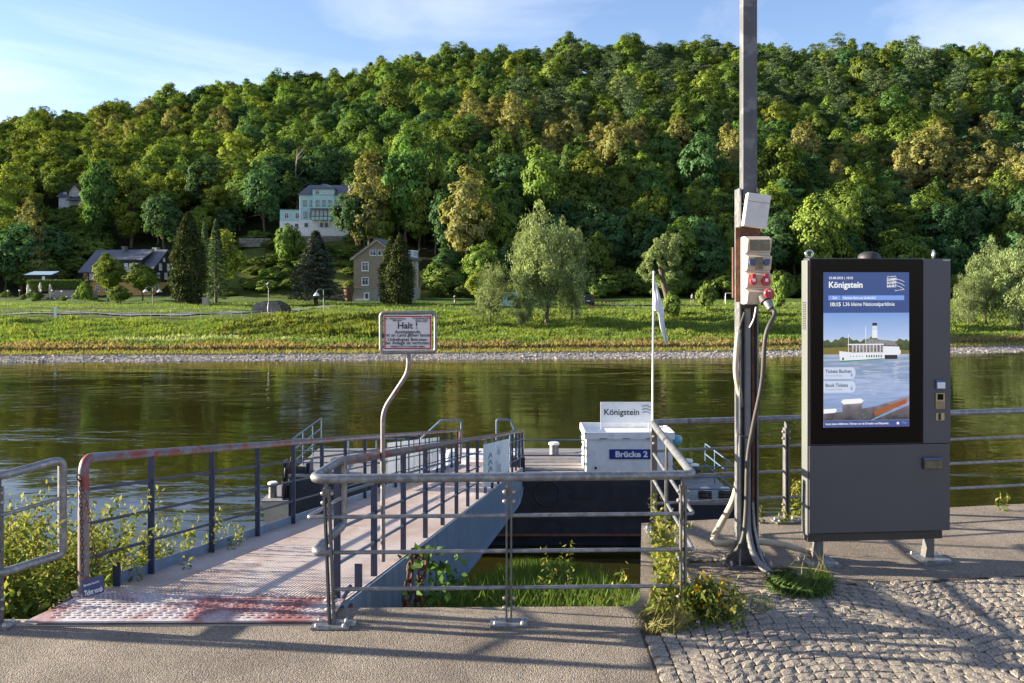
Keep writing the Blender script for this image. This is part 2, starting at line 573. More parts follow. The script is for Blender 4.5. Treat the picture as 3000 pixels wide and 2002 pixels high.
M['pebble'] = ground_mat('river_gravel', (0.40, 0.37, 0.35), .6, 3.0, bumpd=.12)
M['soil'] = ground_mat('bank_soil', (0.07, 0.06, 0.035), .4, 20)

# ------------------------------------------------------------ terrain
def interp(x, xs, ys):
    return float(np.interp(x, xs, ys))
SH_X = [-400, -44.6, -6, 20, 51, 90, 400]
SH_Y = [70, 77.4, 80, 82, 88.7, 100, 190]
def shore(x): return interp(x, SH_X, SH_Y)
RX = [-700, -300, -231, -172, -132, -85, -54, -25, 45, 103, 231, 400, 700]
RZ = [40, 55, 63.5, 71.5, 79.5, 84, 90, 94, 97, 98, 94.5, 86, 70]
WATER_Z = -5.0
def wob(x, y):
    return (math.sin(x * .31 + y * .17) * .5 + math.sin(x * .13 - y * .23 + 2) * .5)
def far_h(x, y):
    s = y - shore(x)
    if s < 0: return WATER_Z + s * .12
    if s < 3.3: return WATER_Z + s * 0.095
    z = WATER_Z + .31 + min(s - 3.3, 24) * 0.108
    if s > 27.3: z += min(s - 27.3, 60) * .008
    z += (wob(x, y) * .16 + math.sin(x * .55 + math.sin(y * .4) * 1.5) * math.sin(y * .62 + .3 * x) * .16) * sm(5, 12, s)
    foot = 188 + interp(x, [-120, -60, -20, 60, 200], [14, 2, -6, -4, 6])
    if y > foot:
        t = (y - foot) / (405 - foot)
        zr = interp(x, RX, RZ)
        if t <= 1:
            z = z + (zr - z) * (t * 0.97 + .03 * t * t) * sm(-0.02, .06, t)
            z += wob(x * .5, y * .4) * 1.3 * sm(.1, .4, t)
        else:
            z = zr + min((y - 405) * .05, 12)
    return z

# water
def water_mat():
    m = bpy.data.materials.new('river_water')
    m.use_nodes = True
    N, L = m.node_tree.nodes, m.node_tree.links
    b = N['Principled BSDF']
    b.inputs['Base Color'].default_value = (0.022, 0.020, 0.004, 1)
    b.inputs['Roughness'].default_value = 0.045
    b.inputs['IOR'].default_value = 1.333
    tc = N.new('ShaderNodeTexCoord')
    def wave(scale, sc, det, dist):
        mp = N.new('ShaderNodeMapping')
        mp.inputs['Scale'].default_value = scale
        L.new(tc.outputs['Object'], mp.inputs['Vector'])
        n = N.new('ShaderNodeTexNoise')
        n.inputs['Scale'].default_value = sc; n.inputs['Detail'].default_value = det
        n.inputs['Roughness'].default_value = .55
        n.inputs['Distortion'].default_value = dist
        L.new(mp.outputs[0], n.inputs['Vector'])
        return n
    a = wave((.45, 1.0, 1), 1.1, 4, .6)
    c = wave((.25, .55, 1), .35, 3, .4)
    patch = wave((.05, .12, 1), 1.0, 3, .8)
    pr = N.new('ShaderNodeMapRange'); pr.inputs['From Min'].default_value = .42; pr.inputs['From Max'].default_value = .68
    pr.inputs['To Min'].default_value = .10; pr.inputs['To Max'].default_value = 1.0
    L.new(patch.outputs['Fac'], pr.inputs['Value'])
    mu = N.new('ShaderNodeMath'); mu.operation = 'MULTIPLY'
    L.new(a.outputs['Fac'], mu.inputs[0]); L.new(pr.outputs[0], mu.inputs[1])
    ad = N.new('ShaderNodeMath'); ad.operation = 'ADD'
    sc = N.new('ShaderNodeMath'); sc.operation = 'MULTIPLY'; sc.inputs[1].default_value = 0.8
    L.new(c.outputs['Fac'], sc.inputs[0])
    L.new(mu.outputs[0], ad.inputs[0]); L.new(sc.outputs[0], ad.inputs[1])
    bp = N.new('ShaderNodeBump'); bp.inputs['Strength'].default_value = 1.0; bp.inputs['Distance'].default_value = 0.05
    L.new(ad.outputs[0], bp.inputs['Height'])
    L.new(bp.outputs[0], b.inputs['Normal'])
    return m
mb = MB(); mb.quad((-700, 6, WATER_Z), (700, 6, WATER_Z), (700, 215, WATER_Z), (-700, 215, WATER_Z))
tag(mb.build('river_water', water_mat()), kind='structure')

def far_mat():
    m = bpy.data.materials.new('meadow_ground')
    m.use_nodes = True
    N, L = m.node_tree.nodes, m.node_tree.links
    b = N['Principled BSDF']; b.inputs['Roughness'].default_value = .95; b.inputs['Specular IOR Level'].default_value = .1
    at = N.new('ShaderNodeAttribute'); at.attribute_name = 'Col'
    tc = N.new('ShaderNodeTexCoord')
    n = N.new('ShaderNodeTexNoise'); n.inputs['Scale'].default_value = .8; n.inputs['Detail'].default_value = 8; n.inputs['Roughness'].default_value = .7
    L.new(tc.outputs['Object'], n.inputs['Vector'])
    r = N.new('ShaderNodeValToRGB')
    r.color_ramp.elements[0].position = .3; r.color_ramp.elements[1].position = .7
    r.color_ramp.elements[0].color = (.6, .6, .55, 1); r.color_ramp.elements[1].color = (1.25, 1.2, 1.1, 1)
    L.new(n.outputs['Fac'], r.inputs[0])
    mx = N.new('ShaderNodeMix'); mx.data_type = 'RGBA'; mx.blend_type = 'MULTIPLY'; mx.inputs[0].default_value = 1
    L.new(at.outputs['Color'], mx.inputs[6]); L.new(r.outputs[0], mx.inputs[7])
    L.new(mx.outputs[2], b.inputs['Base Color'])
    bp = N.new('ShaderNodeBump'); bp.inputs['Strength'].default_value = .8; bp.inputs['Distance'].default_value = .25
    L.new(n.outputs['Fac'], bp.inputs['Height']); L.new(bp.outputs[0], b.inputs['Normal'])
    return m
xs = np.concatenate([np.linspace(-700, -130, 40, endpoint=False), np.linspace(-130, 130, 131), np.linspace(130, 700, 41)[1:]])
ss = np.concatenate([[-14, -6, -2, 0, 1, 2, 3.3], np.linspace(4.3, 30, 24), np.linspace(32, 110, 40), np.linspace(114, 330, 70), [360, 420, 520, 700, 1000]])
vv, cc = [], []
for s in ss:
    for x in xs:
        y = shore(x) + s
        z = far_h(x, y)
        vv.append((x, y, z))
        if s < 3.6: c = (.30, .28, .26)
        elif s < 8: c = (.26, .23, .08)
        elif s < 30: c = (.10, .14, .03)
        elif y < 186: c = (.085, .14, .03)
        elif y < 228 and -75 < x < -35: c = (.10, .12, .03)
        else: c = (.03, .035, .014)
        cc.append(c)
nx = len(xs)
lo = []
for i in range(len(ss) - 1):
    for j in range(nx - 1):
        a = i * nx + j
        lo += [a, a + 1, a + 1 + nx, a + nx]
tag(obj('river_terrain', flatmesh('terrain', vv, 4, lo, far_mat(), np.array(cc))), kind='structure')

# ------------------------------------------------------------ quay and near bank
EDGE = [(-40, 5.9), (-3.2, 5.74), (-1.25, 5.80), (-1.18, 5.95), (0.80, 5.98), (.88, 6.10), (1.17, 8.02), (5.2, 8.75), (40, 15)]
quay_poly = [(x, y, 0) for x, y in EDGE] + [(300, 45, 0), (300, -300, 0), (-300, -300, 0), (-300, 12, 0)]  # outer corners carry the pavement on unseen behind the camera, to bounce light
mb = MB()
mb.add(quay_poly, [tuple(range(len(quay_poly)))])
tag(mb.build('quay_pavement', M['asphalt']), kind='structure')
# wall below the edge, uneven coping
mb = MB()
for i in range(len(EDGE) - 1):
    (x0, y0), (x1, y1) = EDGE[i], EDGE[i + 1]
    n = max(1, min(40, int(math.hypot(x1 - x0, y1 - y0) / .18)))
    for j in range(n):
        a, b = j / n, (j + 1) / n
        pa, pb = (x0 + (x1 - x0) * a, y0 + (y1 - y0) * a), (x0 + (x1 - x0) * b, y0 + (y1 - y0) * b)
        mb.quad((pa[0], pa[1], -.002), (pb[0], pb[1], -.002), (pb[0], pb[1], -6), (pa[0], pa[1], -6))
tag(mb.build('quay_wall', M['concrete']), kind='structure')
def bank_h(x, y):
    base = -.62 - max(0, y - 6.1) * (.335 if x < -2.5 else .298)
    if x > 1.2: base -= .2
    return max(base + wob(x * 3, y * 3) * .06, -6.2)
vv, lo = [], []
bx_, by_ = np.linspace(-40, 30, 141), np.linspace(5.5, 26, 42)
for y in by_:
    for x in bx_: vv.append((x, y, bank_h(x, y)))
for i in range(len(by_) - 1):
    for j in range(len(bx_) - 1):
        a = i * len(bx_) + j
        lo += [a, a + 1, a + 1 + len(bx_), a + len(bx_)]
tag(obj('river_bank_ground', flatmesh('bank', vv, 4, lo, M['soil'])), kind='structure')
# ------------------------------------------------------------ granite setts
COB = [(.80, 2.5), (.80, 5.55), (.98, 5.70), (1.37, 6.15), (2.15, 6.38), (3.9, 6.60), (9, 7.1), (9, 2.5)]
def inside(x, y, poly):
    c = False
    n = len(poly)
    for i in range(n):
        (x0, y0), (x1, y1) = poly[i], poly[(i + 1) % n]
        if (y0 > y) != (y1 > y) and x < (x1 - x0) * (y - y0) / (y1 - y0) + x0: c = not c
    return c
mb = MB()
mb.add([(x, y, .004) for x, y in COB], [tuple(range(len(COB)))])
paving = tag(mb.build('sett_paving', M['sand']), kind='structure')
def sett_mesh(i):
    r = random.Random(100 + i)
    bm = bmesh.new()
    bmesh.ops.create_grid(bm, x_segments=3, y_segments=3, size=.5)
    for v in bm.verts:
        e = max(abs(v.co.x), abs(v.co.y))
        if e > .45:
            cor = 1 - .06 * (abs(v.co.x) > .4) * (abs(v.co.y) > .4)
            v.co.x *= cor; v.co.y *= cor
            v.co.x += r.uniform(-.03, .03); v.co.y += r.uniform(-.03, .03)
            v.co.z = .21 + r.uniform(-.04, .03)
        else:
            v.co.x += r.uniform(-.06, .06); v.co.y += r.uniform(-.06, .06)
            v.co.z = .27 + r.uniform(-.045, .045)
    ed = [e for e in bm.edges if e.is_boundary]
    ex = bmesh.ops.extrude_edge_only(bm, edges=ed)
    for g in ex['geom']:
        if isinstance(g, bmesh.types.BMVert):
            g.co.z = -.3; g.co.x *= 1.05; g.co.y *= 1.05
    me = bpy.data.meshes.new('sett')
    bmesh.ops.recalc_face_normals(bm, faces=bm.faces)
    bm.to_mesh(me); bm.free()
    me.materials.append(M['stone'])
    return me
setts = [sett_mesh(i) for i in range(10)]
spots = []
PITCH = .088
for k in range(-12, 72):
    u = .919
    while u < 8.8:
        w = rnd.uniform(.08, .105)
        uc = u + w / 2
        ph = ((uc + .35) / 1.55) % 1.0 - .5
        yc = 2.2 + k * PITCH + .24 * (1 - (2 * ph) ** 2) - .24 - .05 * uc
        sl = -.24 * 4 * 2 * ph / 1.55 - .05
        if inside(uc - .05, yc, COB) and inside(uc + .05, yc + .05, COB) and yc > 3.6:
            spots.append((uc, yc, sl, w, PITCH))
        u += w + .0
for k in range(20):
    yy = 3.62 + k * .105
    if yy < 5.5: spots.append((.865, yy, 0, .105, .104))
def px_of(x, y, z=0): return CX + x / y * F, HY + (CZ - z) / y * F
vis = []
rest = []
for s in spots:
    px, py = px_of(s[0], s[1])
    (vis if (-50 < px < 3050 and py < 2040) else rest).append(s)
vis.sort(key=lambda s: s[1])
near, rest2 = vis[:300], vis[300:]
def sett_matrix(s):
    return Matrix.Translation((s[0], s[1], rnd.uniform(-.003, .002))) @ Matrix(((1, 0, 0, 0), (s[2], 1, 0, 0), (0, 0, 1, 0), (0, 0, 0, 1))) @ Euler((rnd.uniform(-.045, .045), rnd.uniform(-.045, .045), rnd.uniform(-.06, .06) + (math.pi if rnd.random() < .5 else 0))).to_matrix().to_4x4() @ Matrix.Diagonal((s[3] - .007, s[4] - .007, .075, 1))
for s in near:
    me_ = rnd.choice(setts).copy()
    mt = sett_matrix(s)
    lc = mt.translation.copy()
    mt.translation = (0, 0, 0)
    me_.transform(mt)
    o = bpy.data.objects.new('granite_sett', me_)
    col.objects.link(o)
    o.parent = paving
    o.location = lc
allv, alll, base = [], [], 0
mb = MB()
for s in rest2 + rest:
    me = rnd.choice(setts)
    mt = sett_matrix(s)
    mb.add([mt @ v.co for v in me.vertices], [tuple(p.vertices) for p in me.polygons])
tag(mb.build('granite_setts_outer', M['stone'], paving), kind='stuff')

# ------------------------------------------------------------ quay railings
RH = .94
def bolt(mb, p, axis='Z', r=.013, h=.014):
    prof = [(r, 0), (r, h * .8), (r * .7, h), (r * .68, h + .006)]
    mb.lathe(p, prof, 6, axis)
def base_plate(parent, c, yaw=0.0, size=(.24, .13)):
    m = MB().box((c[0], c[1], c[2] + .009), (size[0], size[1], .014), rotz(yaw))
    bp = m.build('base_plate', M['galv'], parent)
    m2 = MB()
    for sx in (-1, 1):
        for sy in (-1, 1):
            q = rotz(yaw) @ Vector((sx * size[0] * .36, sy * size[1] * .32, 0))
            bolt(m2, (c[0] + q.x, c[1] + q.y, c[2] + .016))
    tag(m2.build('plate_bolts', M['bolt'], bp), kind='stuff')
def flat_post(parent, x, y, h, yaw=0.0, top_lean=(0, 0)):
    """two flat bars with a gap, clamped with bolts"""
    rz = rotz(yaw)
    for sx in (-1, 1):
        q = rz @ Vector((sx * .015, 0, 0))
        m = MB()
        b0 = Vector((x + q.x, y + q.y, .016)); t0 = b0 + Vector((top_lean[0], top_lean[1], h - .08))
        d = rz @ Vector((.006, 0, 0)); e = rz @ Vector((0, .025, 0))
        m.prism([b0 - d - e, b0 + d - e, b0 + d + e, b0 - d + e], t0 - b0)
        m.build('post_bar', M['galv_d'], parent)
    m = MB()
    t0 = Vector((x + top_lean[0], y + top_lean[1], h - .12)); 
    m.prism([t0 + rz @ Vector(p) for p in ((-.008, -.022, 0), (.008, -.022, 0), (.008, .022, 0), (-.008, .022, 0))], (0, 0, .11))
    m.build('rail_bracket', M['galv_d'], parent)
    m2 = MB()
    for zz in (h - .16, h - .10, .10, .16):
        f = zz / h
        for sx in (-1, 1):
            p = Vector((x + top_lean[0] * f, y + top_lean[1] * f, zz)) + rz @ Vector((sx * .022, 0, 0))
            prof = [(.014, 0), (.014, .012 * sx), (.009, .018 * sx)]
            m2.lathe(p, prof, 6, 'X')
    tag(m2.build('post_bolts', M['bolt'], parent), kind='stuff')

rl = thing('quay_railing', 'grey galvanised tube railing on the quay round the gangway pit and behind the ticket machine', 'railing', (1.15, 5.72, 0))
A = Vector((-1.20, 5.62, RH)); B = Vector((1.17, 5.73, RH)); C = Vector((1.235, 7.82, RH)); D = Vector((12.2, 9.95, RH))
loopL = [Vector((-1.165, 6.12, RH - .47)), Vector((-1.165, 6.12, RH + .03))]
E0 = Vector((-1.20, 5.66, RH))
path = fillet([Vector((-1.15, 5.645, RH - .47)), Vector((-1.26, 5.64, RH - .47)), Vector((-1.165, 6.08, RH - .43)), Vector((-1.165, 6.12, RH - .40)), Vector((-1.17, 6.12, RH + .02)), Vector((-1.19, 6.0, RH + .02)), Vector((-1.27, 5.62, RH)), Vector((-1.12, 5.615, RH)), B, C, D], .075, 6)
MB().tube(path, .029, 12).build('handrail', M['galv'], rl)
m = MB()
for q in (A.lerp(B, .08), A.lerp(B, .42), C.lerp(D, .03), B.lerp(C, .7)):
    dirv = (B - A).normalized() if q.y < 5.8 else ((D - C).normalized() if q.x > 1.3 else (C - B).normalized())
    m.tube([q - dirv * .012, q + dirv * .012], .0305, 12)
tag(m.build('rail_couplings', M['galv_d'], rl), kind='stuff')
for hz, lft in ((.69, -1.24), (.46, -1.16), (.225, -1.16)):
    pts = [(-1.20 + (0.06 if lft > -1.2 else -.03), 5.66, hz), (1.17, 5.73, hz), (1.235, 7.82, hz), (12.2, 9.95, hz)]
    if lft < -1.2: pts = [(-1.16, 6.0, hz + .03), (-1.30, 5.64, hz)] + pts[1:]
    MB().tube(fillet(pts, .03, 4), .0135, 8).build('rail', M['galv'], rl)
flat_post(rl, -1.145, 5.645, RH, top_lean=(-.035, 0)); base_plate(rl, (-1.145, 5.63, 0))
flat_post(rl, -.02, 5.685, RH); base_plate(rl, (-.02, 5.67, 0))
flat_post(rl, 1.10, 5.71, RH); base_plate(rl, (1.10, 5.69, 0))
flat_post(rl, 1.235, 7.72, RH, R(92)); base_plate(rl, (1.235, 7.72, 0), R(92))
m = MB().box((1.20, 6.9, .47), (.016, .075, .9)); m.build('wide_post_bar', M['galv_d'], rl)
m = MB()
for zz in (.70, .77): m.lathe((1.208, 6.885, zz), [(.016, 0), (.016, -.012), (.01, -.02)], 8, 'Y')
tag(m.build('post_bolts', M['bolt'], rl), kind='stuff')
dirb = (D - C).normalized()
for s in (1.28, 2.7, 5.3, 7.8, 10.3):
    q = C + dirb * s
    flat_post(rl, q.x, q.y, RH - .02, math.atan2(dirb.y, dirb.x)); base_plate(rl, (q.x, q.y, 0), math.atan2(dirb.y, dirb.x))

# railing that ends left of the gangway and runs on along the quay
r2 = thing('quay_railing', 'grey galvanised tube railing end with a rounded loop left of the gangway', 'railing', (-3.24, 5.66, 0))
LA = Vector((-3.25, 5.66, RH + .01)); LB = Vector((-14, 7.0, RH + .01))
path = fillet([LB, LA, Vector((-3.10, 6.0, RH + .03)), Vector((-3.065, 6.05, RH + .02)), Vector((-3.065, 6.05, .33)), Vector((-3.12, 6.0, .32)), Vector((-3.25, 5.66, .33)), Vector((-3.9, 5.74, .33))], .06, 6)
MB().tube(path, .029, 12).build('handrail', M['galv'], r2)
for hz in (.70, .48, .24):
    pts = [LB + Vector((0, 0, hz - RH)), Vector((-3.25, 5.66, hz))]
    if hz > .6: pts += [Vector((-3.065, 6.0, hz + .02))]
    MB().tube(fillet(pts, .05, 4), .0135, 8).build('rail', M['galv'], r2)
dl = (LB - LA).normalized()
for s in (.03, 2.2, 4.4, 6.6, 8.8):
    q = LA + dl * s
    flat_post(r2, q.x, q.y, RH, math.atan2(-dl.y, -dl.x)); base_plate(r2, (q.x, q.y - .02, 0), math.atan2(-dl.y, -dl.x))
# steel beam that carries the ramp edge
mb = MB().box((-2.15, 5.69, -.03), (2.3, .10, .068))
mb2 = mb.build('edge_beam', M['concrete']); tag(mb2, kind='structure')

# ------------------------------------------------------------ gangway
GA, GB = Vector((-2.09, 6.12, -.015)), Vector((-.58, 25.0, -3.02))
gax = GB - GA
GL = math.hypot(gax.x, gax.y)
gth = math.atan2(gax.x, gax.y)
gdir = Vector((math.sin(gth), math.cos(gth), gax.z / GL))
grt = Vector((math.cos(gth), -math.sin(gth), 0))
def gw(s, lat, up): return GA + gdir * s + grt * lat + Vector((0, 0, up))
def deck_mat():
    m = bpy.data.materials.new('worn_white_tread')
    m.use_nodes = True
    N, L = m.node_tree.nodes, m.node_tree.links
    b = N['Principled BSDF']; b.inputs['Roughness'].default_value = .6
    tc = N.new('ShaderNodeTexCoord')
    mp = N.new('ShaderNodeMapping'); mp.inputs['Rotation'].default_value = (0, 0, gth); L.new(tc.outputs['Object'], mp.inputs['Vector'])
    def nz(sc, det=5, st=None):
        n = N.new('ShaderNodeTexNoise'); n.inputs['Scale'].default_value = sc; n.inputs['Detail'].default_value = det; n.inputs['Roughness'].default_value = .65
        if st:
            m2 = N.new('ShaderNodeMapping'); m2.inputs['Scale'].default_value = st
            L.new(mp.outputs[0], m2.inputs['Vector']); L.new(m2.outputs[0], n.inputs['Vector'])
        else: L.new(mp.outputs[0], n.inputs['Vector'])
        return n
    def mix(f, a, c, thr=None):
        mx = N.new('ShaderNodeMix'); mx.data_type = 'RGBA'
        r = N.new('ShaderNodeValToRGB')
        r.color_ramp.elements[0].position, r.color_ramp.elements[1].position = thr
        L.new(f, r.inputs[0]); L.new(r.outputs[0], mx.inputs[0])
        if isinstance(a, tuple): mx.inputs[6].default_value = a + (1,)
        else: L.new(a, mx.inputs[6])
        mx.inputs[7].default_value = c + (1,)
        return mx.outputs[2]
    # studs
    w1 = N.new('ShaderNodeTexWave'); w1.inputs['Scale'].default_value = 9.5; w1.bands_direction = 'Y'; L.new(mp.outputs[0], w1.inputs['Vector'])
    w2 = N.new('ShaderNodeTexWave'); w2.inputs['Scale'].default_value = 12.0; w2.bands_direction = 'X'; L.new(mp.outputs[0], w2.inputs['Vector'])
    mu = N.new('ShaderNodeMath'); mu.operation = 'MULTIPLY'
    L.new(w1.outputs['Fac'], mu.inputs[0]); L.new(w2.outputs['Fac'], mu.inputs[1])
    c = mix(nz(1.6, 6, (1.6, .35, 1)).outputs['Fac'], (.48, .43, .42), (.36, .26, .22), (.40, .66))
    c = mix(mu.outputs[0], c, (.22, .14, .12), (.38, .7))
    c = mix(nz(4).outputs['Fac'], c, (.64, .62, .62), (.62, .74))
    L.new(c, b.inputs['Base Color'])
    bp = N.new('ShaderNodeBump'); bp.inputs['Strength'].default_value = .9; bp.inputs['Distance'].default_value = .008; bp.invert = True
    L.new(mu.outputs[0], bp.inputs['Height']); L.new(bp.outputs[0], b.inputs['Normal'])
    return m
M['tread'] = deck_mat()
M['ramp'] = mat('worn_red_white_plate', (0.52, 0.48, 0.49), .75, 0, .12, 5, spec=.2, c2=(.30, .13, .14), th=(.44, .60), c2s=2.2, c3=(.3, .17, .13), th3=(.6, .68), c3s=40)
gg = thing('gangway', 'steel gangway with worn white deck and blue grey side girder sloping down to the pontoon', 'gangway', tuple(GA))
HWD = .92
mb = MB()
n = 40
for i in range(n):
    a, b = GL * i / n, GL * (i + 1) / n
    mb.quad(gw(a, -HWD, 0), gw(a, HWD, 0), gw(b, HWD, 0), gw(b, -HWD, 0))
mb.prism([gw(0, -HWD, -.006), gw(0, HWD, -.006), gw(0, HWD, -.05), gw(0, -HWD, -.05)], gdir * GL)
mb.build('deck', M['tread'], gg)
# ramp plate with raised lugs
r0, r1 = Vector((-3.10, 5.64, .028)), Vector((-1.16, 5.66, .028))
r2_, r3 = gw(0.0, HWD + .03, .045), gw(-.02, -HWD - .06, .045)
q0 = Vector((-2.93, 6.0, .043))
mb = MB()
mb.prism([r0, r1, r2_, r3, Vector((-2.97, 6.02, .041))], (0, 0, -.012))
rp = mb.build('ramp_plate', M['ramp'], gg)
mb = MB()
def ramp_pt(x, y):
    t = (y - 5.64) / (6.12 - 5.64)
    return Vector((x, y, .0285 + .0165 * t))
k = 0
for iy in range(13):
    for ix in range(60):
        x = -3.10 + ix * .033 + (.0165 if iy % 2 else 0)
        y = 5.664 + iy * .035
        if y < 5.645 + max(0, (-2.95 - x)) * 2.3 + .02: continue
        if x > -1.19 or x < -3.06: continue
        ang = R(38) if (ix + iy) % 2 else R(-38)
        c = ramp_pt(x, y)
        u = Vector((math.cos(ang), math.sin(ang), 0)) * .018; v = Vector((-math.sin(ang), math.cos(ang), 0)) * .0055
        mb.add([c - u, c - v, c + u, c + v, c + Vector((0, 0, .0035)) - u * .35, c + Vector((0, 0, .0035)) + u * .35],
               [(0, 1, 4), (1, 5, 4), (1, 2, 5), (2, 3, 5), (3, 4, 5), (3, 0, 4)])
M['lugs'] = mat('worn_shade_toned_lugs', (.36, .31, .31), .8, 0, .3, 20, spec=.1, c2=(.16, .08, .07), th=(.45, .6), c2s=4)  # worn rust-brown lugs, toned darker to paint in their shadow side
tag(mb.build('tread_lugs', M['lugs'], rp), kind='stuff')
# girders
for side in (-1, 1):
    lat0 = side * (HWD + .012)
    prof = []
    for i in range(25):
        s = GL * i / 24
        dep = .84
        if s > GL - 2.6: dep = .84 - .62 * ((s - (GL - 2.6)) / 2.6) ** 1.3
        if s < .5: dep = .55 + .29 * s / .5
        prof.append((s, dep))
    mb = MB()
    top = [gw(s, lat0, -.004) for s, d in prof]
    bot = [gw(s, lat0, -d) for s, d in prof]
    th = grt * (.016 * side)
    for i in range(24):
        mb.prism([top[i], top[i + 1], bot[i + 1], bot[i]], th)
    mb.build('girder', M['girder'], gg)
    mb = MB()
    for i in range(24):
        mb.prism([bot[i] - grt * .05, bot[i] + grt * .06, bot[i + 1] + grt * .06, bot[i + 1] - grt * .05], (0, 0, -.014))
    mb.build('girder_flange', M['girder'], gg)
# handrails
HR = .97
for side in (-1, 1):
    lat = side * (HWD - .03)
    hp = [gw(-.02, lat, 0), gw(-.02, lat, HR), gw(GL, lat, HR), gw(GL, lat, .02)]
    if side == 1: hp = [gw(.35, lat, .56), gw(.0, lat, .54), gw(-.02, lat, HR), gw(GL, lat, HR), gw(GL, lat, .02)]
    if side == -1:
        MB().tube(fillet(hp, .11, 6), .035, 12).build('handrail', M['rail_paint'], gg)
        MB().tube([gw(-.02, lat, -.04), gw(-.02, lat, .62)], .037, 12).build('end_post', M['rusty_rail'], gg)
    else:
        MB().tube(fillet(hp[2:], .1, 6), .035, 12).build('handrail', M['rail_paint'], gg)
        e0 = gw(.04, lat, -.02); e_ = MB(); e_.prism([e0 - grt * .022 - gdir * .009, e0 + grt * .022 - gdir * .009, e0 + grt * .022 + gdir * .009, e0 - grt * .022 + gdir * .009], (0, 0, .97)); e_.build('end_post', M['navy'], gg)
    for hz in (.75, .51, .27):
        MB().tube([gw(0 if side < 0 else .05, lat, hz), gw(GL, lat, hz)], .0125, 8).build('rail', M['navy'] if side < 0 else M['lrail'], gg)
    s = .95 if side < 0 else 1.12
    while s < GL - .1:
        mb = MB()
        b0 = gw(s, lat, -.02)
        u, v = gdir * .009, grt * .025
        mb.prism([b0 - u - v, b0 + u - v, b0 + u + v, b0 - u + v], (0, 0, .97))
        mb.build('post', M['navy'], gg)
        s += 1.17
for sgn, s in ((-1, .42), (1, .62)):
    mb = MB(); b0 = gw(s, sgn * (HWD - .03), 0)
    mb.prism([b0 - grt * .028 - gdir * .008, b0 + grt * .028 - gdir * .008, b0 + grt * .028 + gdir * .008, b0 - grt * .028 + gdir * .008], (0, 0, .18))
    mb.build('stub_post', M['navy'], gg)
mb = MB(); mb.prism([gw(.45, -HWD + .0, 0), gw(GL, -HWD + .0, 0), gw(GL, -HWD + .0, .09), gw(.45, -HWD + .0, .09)], grt * .008)
mb.build('toe_board', M['girder'], gg)
MB().tube([gw(.05, HWD - .02, -.05), gw(1.3, HWD + .09, -.52)], .02, 8).build('side_brace', M['navy'], gg)
MB().tube([gw(-.05, HWD - .02, -.03), gw(.35, HWD - .02, .06)], .016, 8).build('side_brace', M['navy'], gg)
mb = MB().box(gw(.12, HWD + .0, -.28), (.1, .1, .5)); mb.build('bearing_block', M['rust'], gg)
# white panels on the left rail, faded banner on the right rail
pn = 0
for (a, b) in ((9.6, 10.7), (10.85, 12.0), (12.15, 13.3), (13.5, 14.3), (14.4, 15.3)):
    mb = MB(); mb.prism([gw(a, -HWD + .02, .12), gw(b, -HWD + .02, .12), gw(b, -HWD + .02, .84), gw(a, -HWD + .02, .84)], grt * .012)
    mb.build('white_panel', M['white_paint'], gg)
ban = thing('banner', 'pale blue banner with faded lettering tied to the right gangway rail', 'banner', tuple(gw(8.6, HWD + .01, .1)))
mb = MB()
NB = 10
for i in range(NB):
    a, b = 8.7 + 5.0 * i / NB, 8.7 + 5.0 * (i + 1) / NB
    f = lambda s: .012 + .010 * math.sin(s * 7)
    mb.quad(gw(a, HWD + f(a), .14), gw(b, HWD + f(b), .14), gw(b, HWD + f(b), .86), gw(a, HWD + f(a), .86))
mb.build('cloth', M['banner'], ban)
yaw = math.pi / 2 - gth
slope = math.atan2(gdir.z, 1.0)
def on_banner(st, s, up, size, bold=0.0):
    o = text(ban, st, size, M['banner_ink'], gw(s, HWD + .026, up), (0, 0, 0), bold)
    mm = Matrix((gdir.normalized(), Vector((0, 0, 1)), grt)).transposed()
    o.rotation_euler = mm.to_euler()
    return o
on_banner('Bastei', 11.0, .60, .24); on_banner('Tickets', 10.7, .26, .34)
mb = MB()
for i in range(4): mb.tube([gw(9.3, HWD + .028, .25 + i * .12), gw(9.6, HWD + .028, .33 + i * .12), gw(9.9, HWD + .028, .25 + i * .12)], .008, 5)
mb.build('banner_mark', M['logo_green'], ban)

# ------------------------------------------------------------ stop sign on its bent pole
d = 7.25
sp = thing('stop_sign', 'white sign with red edge reading Halt on a bent tube pole at the gangway', 'sign', tuple(W(1121, 1645, d)))
MB().tube(fillet([W(1122, 1645, d), W(1121.5, 1204, d), W(1197, 1090, d), W(1197, 1036, d)], .09, 6), .019, 12).build('pole', M['rusty_rail'], sp)
MB().tube([W(1122, 1380, d - .005), W(1122, 1350, d - .005)], .023, 10).build('clamp', M['galv_d'], sp)
MB().tube(fillet([W(1115, 917, d), W(1276, 915, d), W(1276, 1031, d), W(1116, 1034, d)], .035, 5, True), .014, 10, False).build('frame', M['galv'], sp)
bo = MB(); bo.prism([W(1124, 924, d - .016), W(1265, 922, d - .016), W(1265, 1024, d - .016), W(1125, 1029, d - .016)], (0, .004, 0))
bo.build('board', M['pink_board'], sp)
mb = MB()
def rect_line(x0, y0, x1, y1, t, dd):
    mb.prism([W(x0, y0, dd), W(x1, y0, dd), W(x1, y0 + t, dd), W(x0, y0 + t, dd)], (0, .002, 0))
    mb.prism([W(x0, y1 - t, dd), W(x1, y1 - t, dd), W(x1, y1, dd), W(x0, y1, dd)], (0, .002, 0))
    mb.prism([W(x0, y0 + t, dd - .0005), W(x0 + t, y0 + t, dd - .0005), W(x0 + t, y1 - t, dd - .0005), W(x0, y1 - t, dd - .0005)], (0, .002, 0))
    mb.prism([W(x1 - t, y0 + t, dd - .0005), W(x1, y0 + t, dd - .0005), W(x1, y1 - t, dd - .0005), W(x1 - t, y1 - t, dd - .0005)], (0, .002, 0))
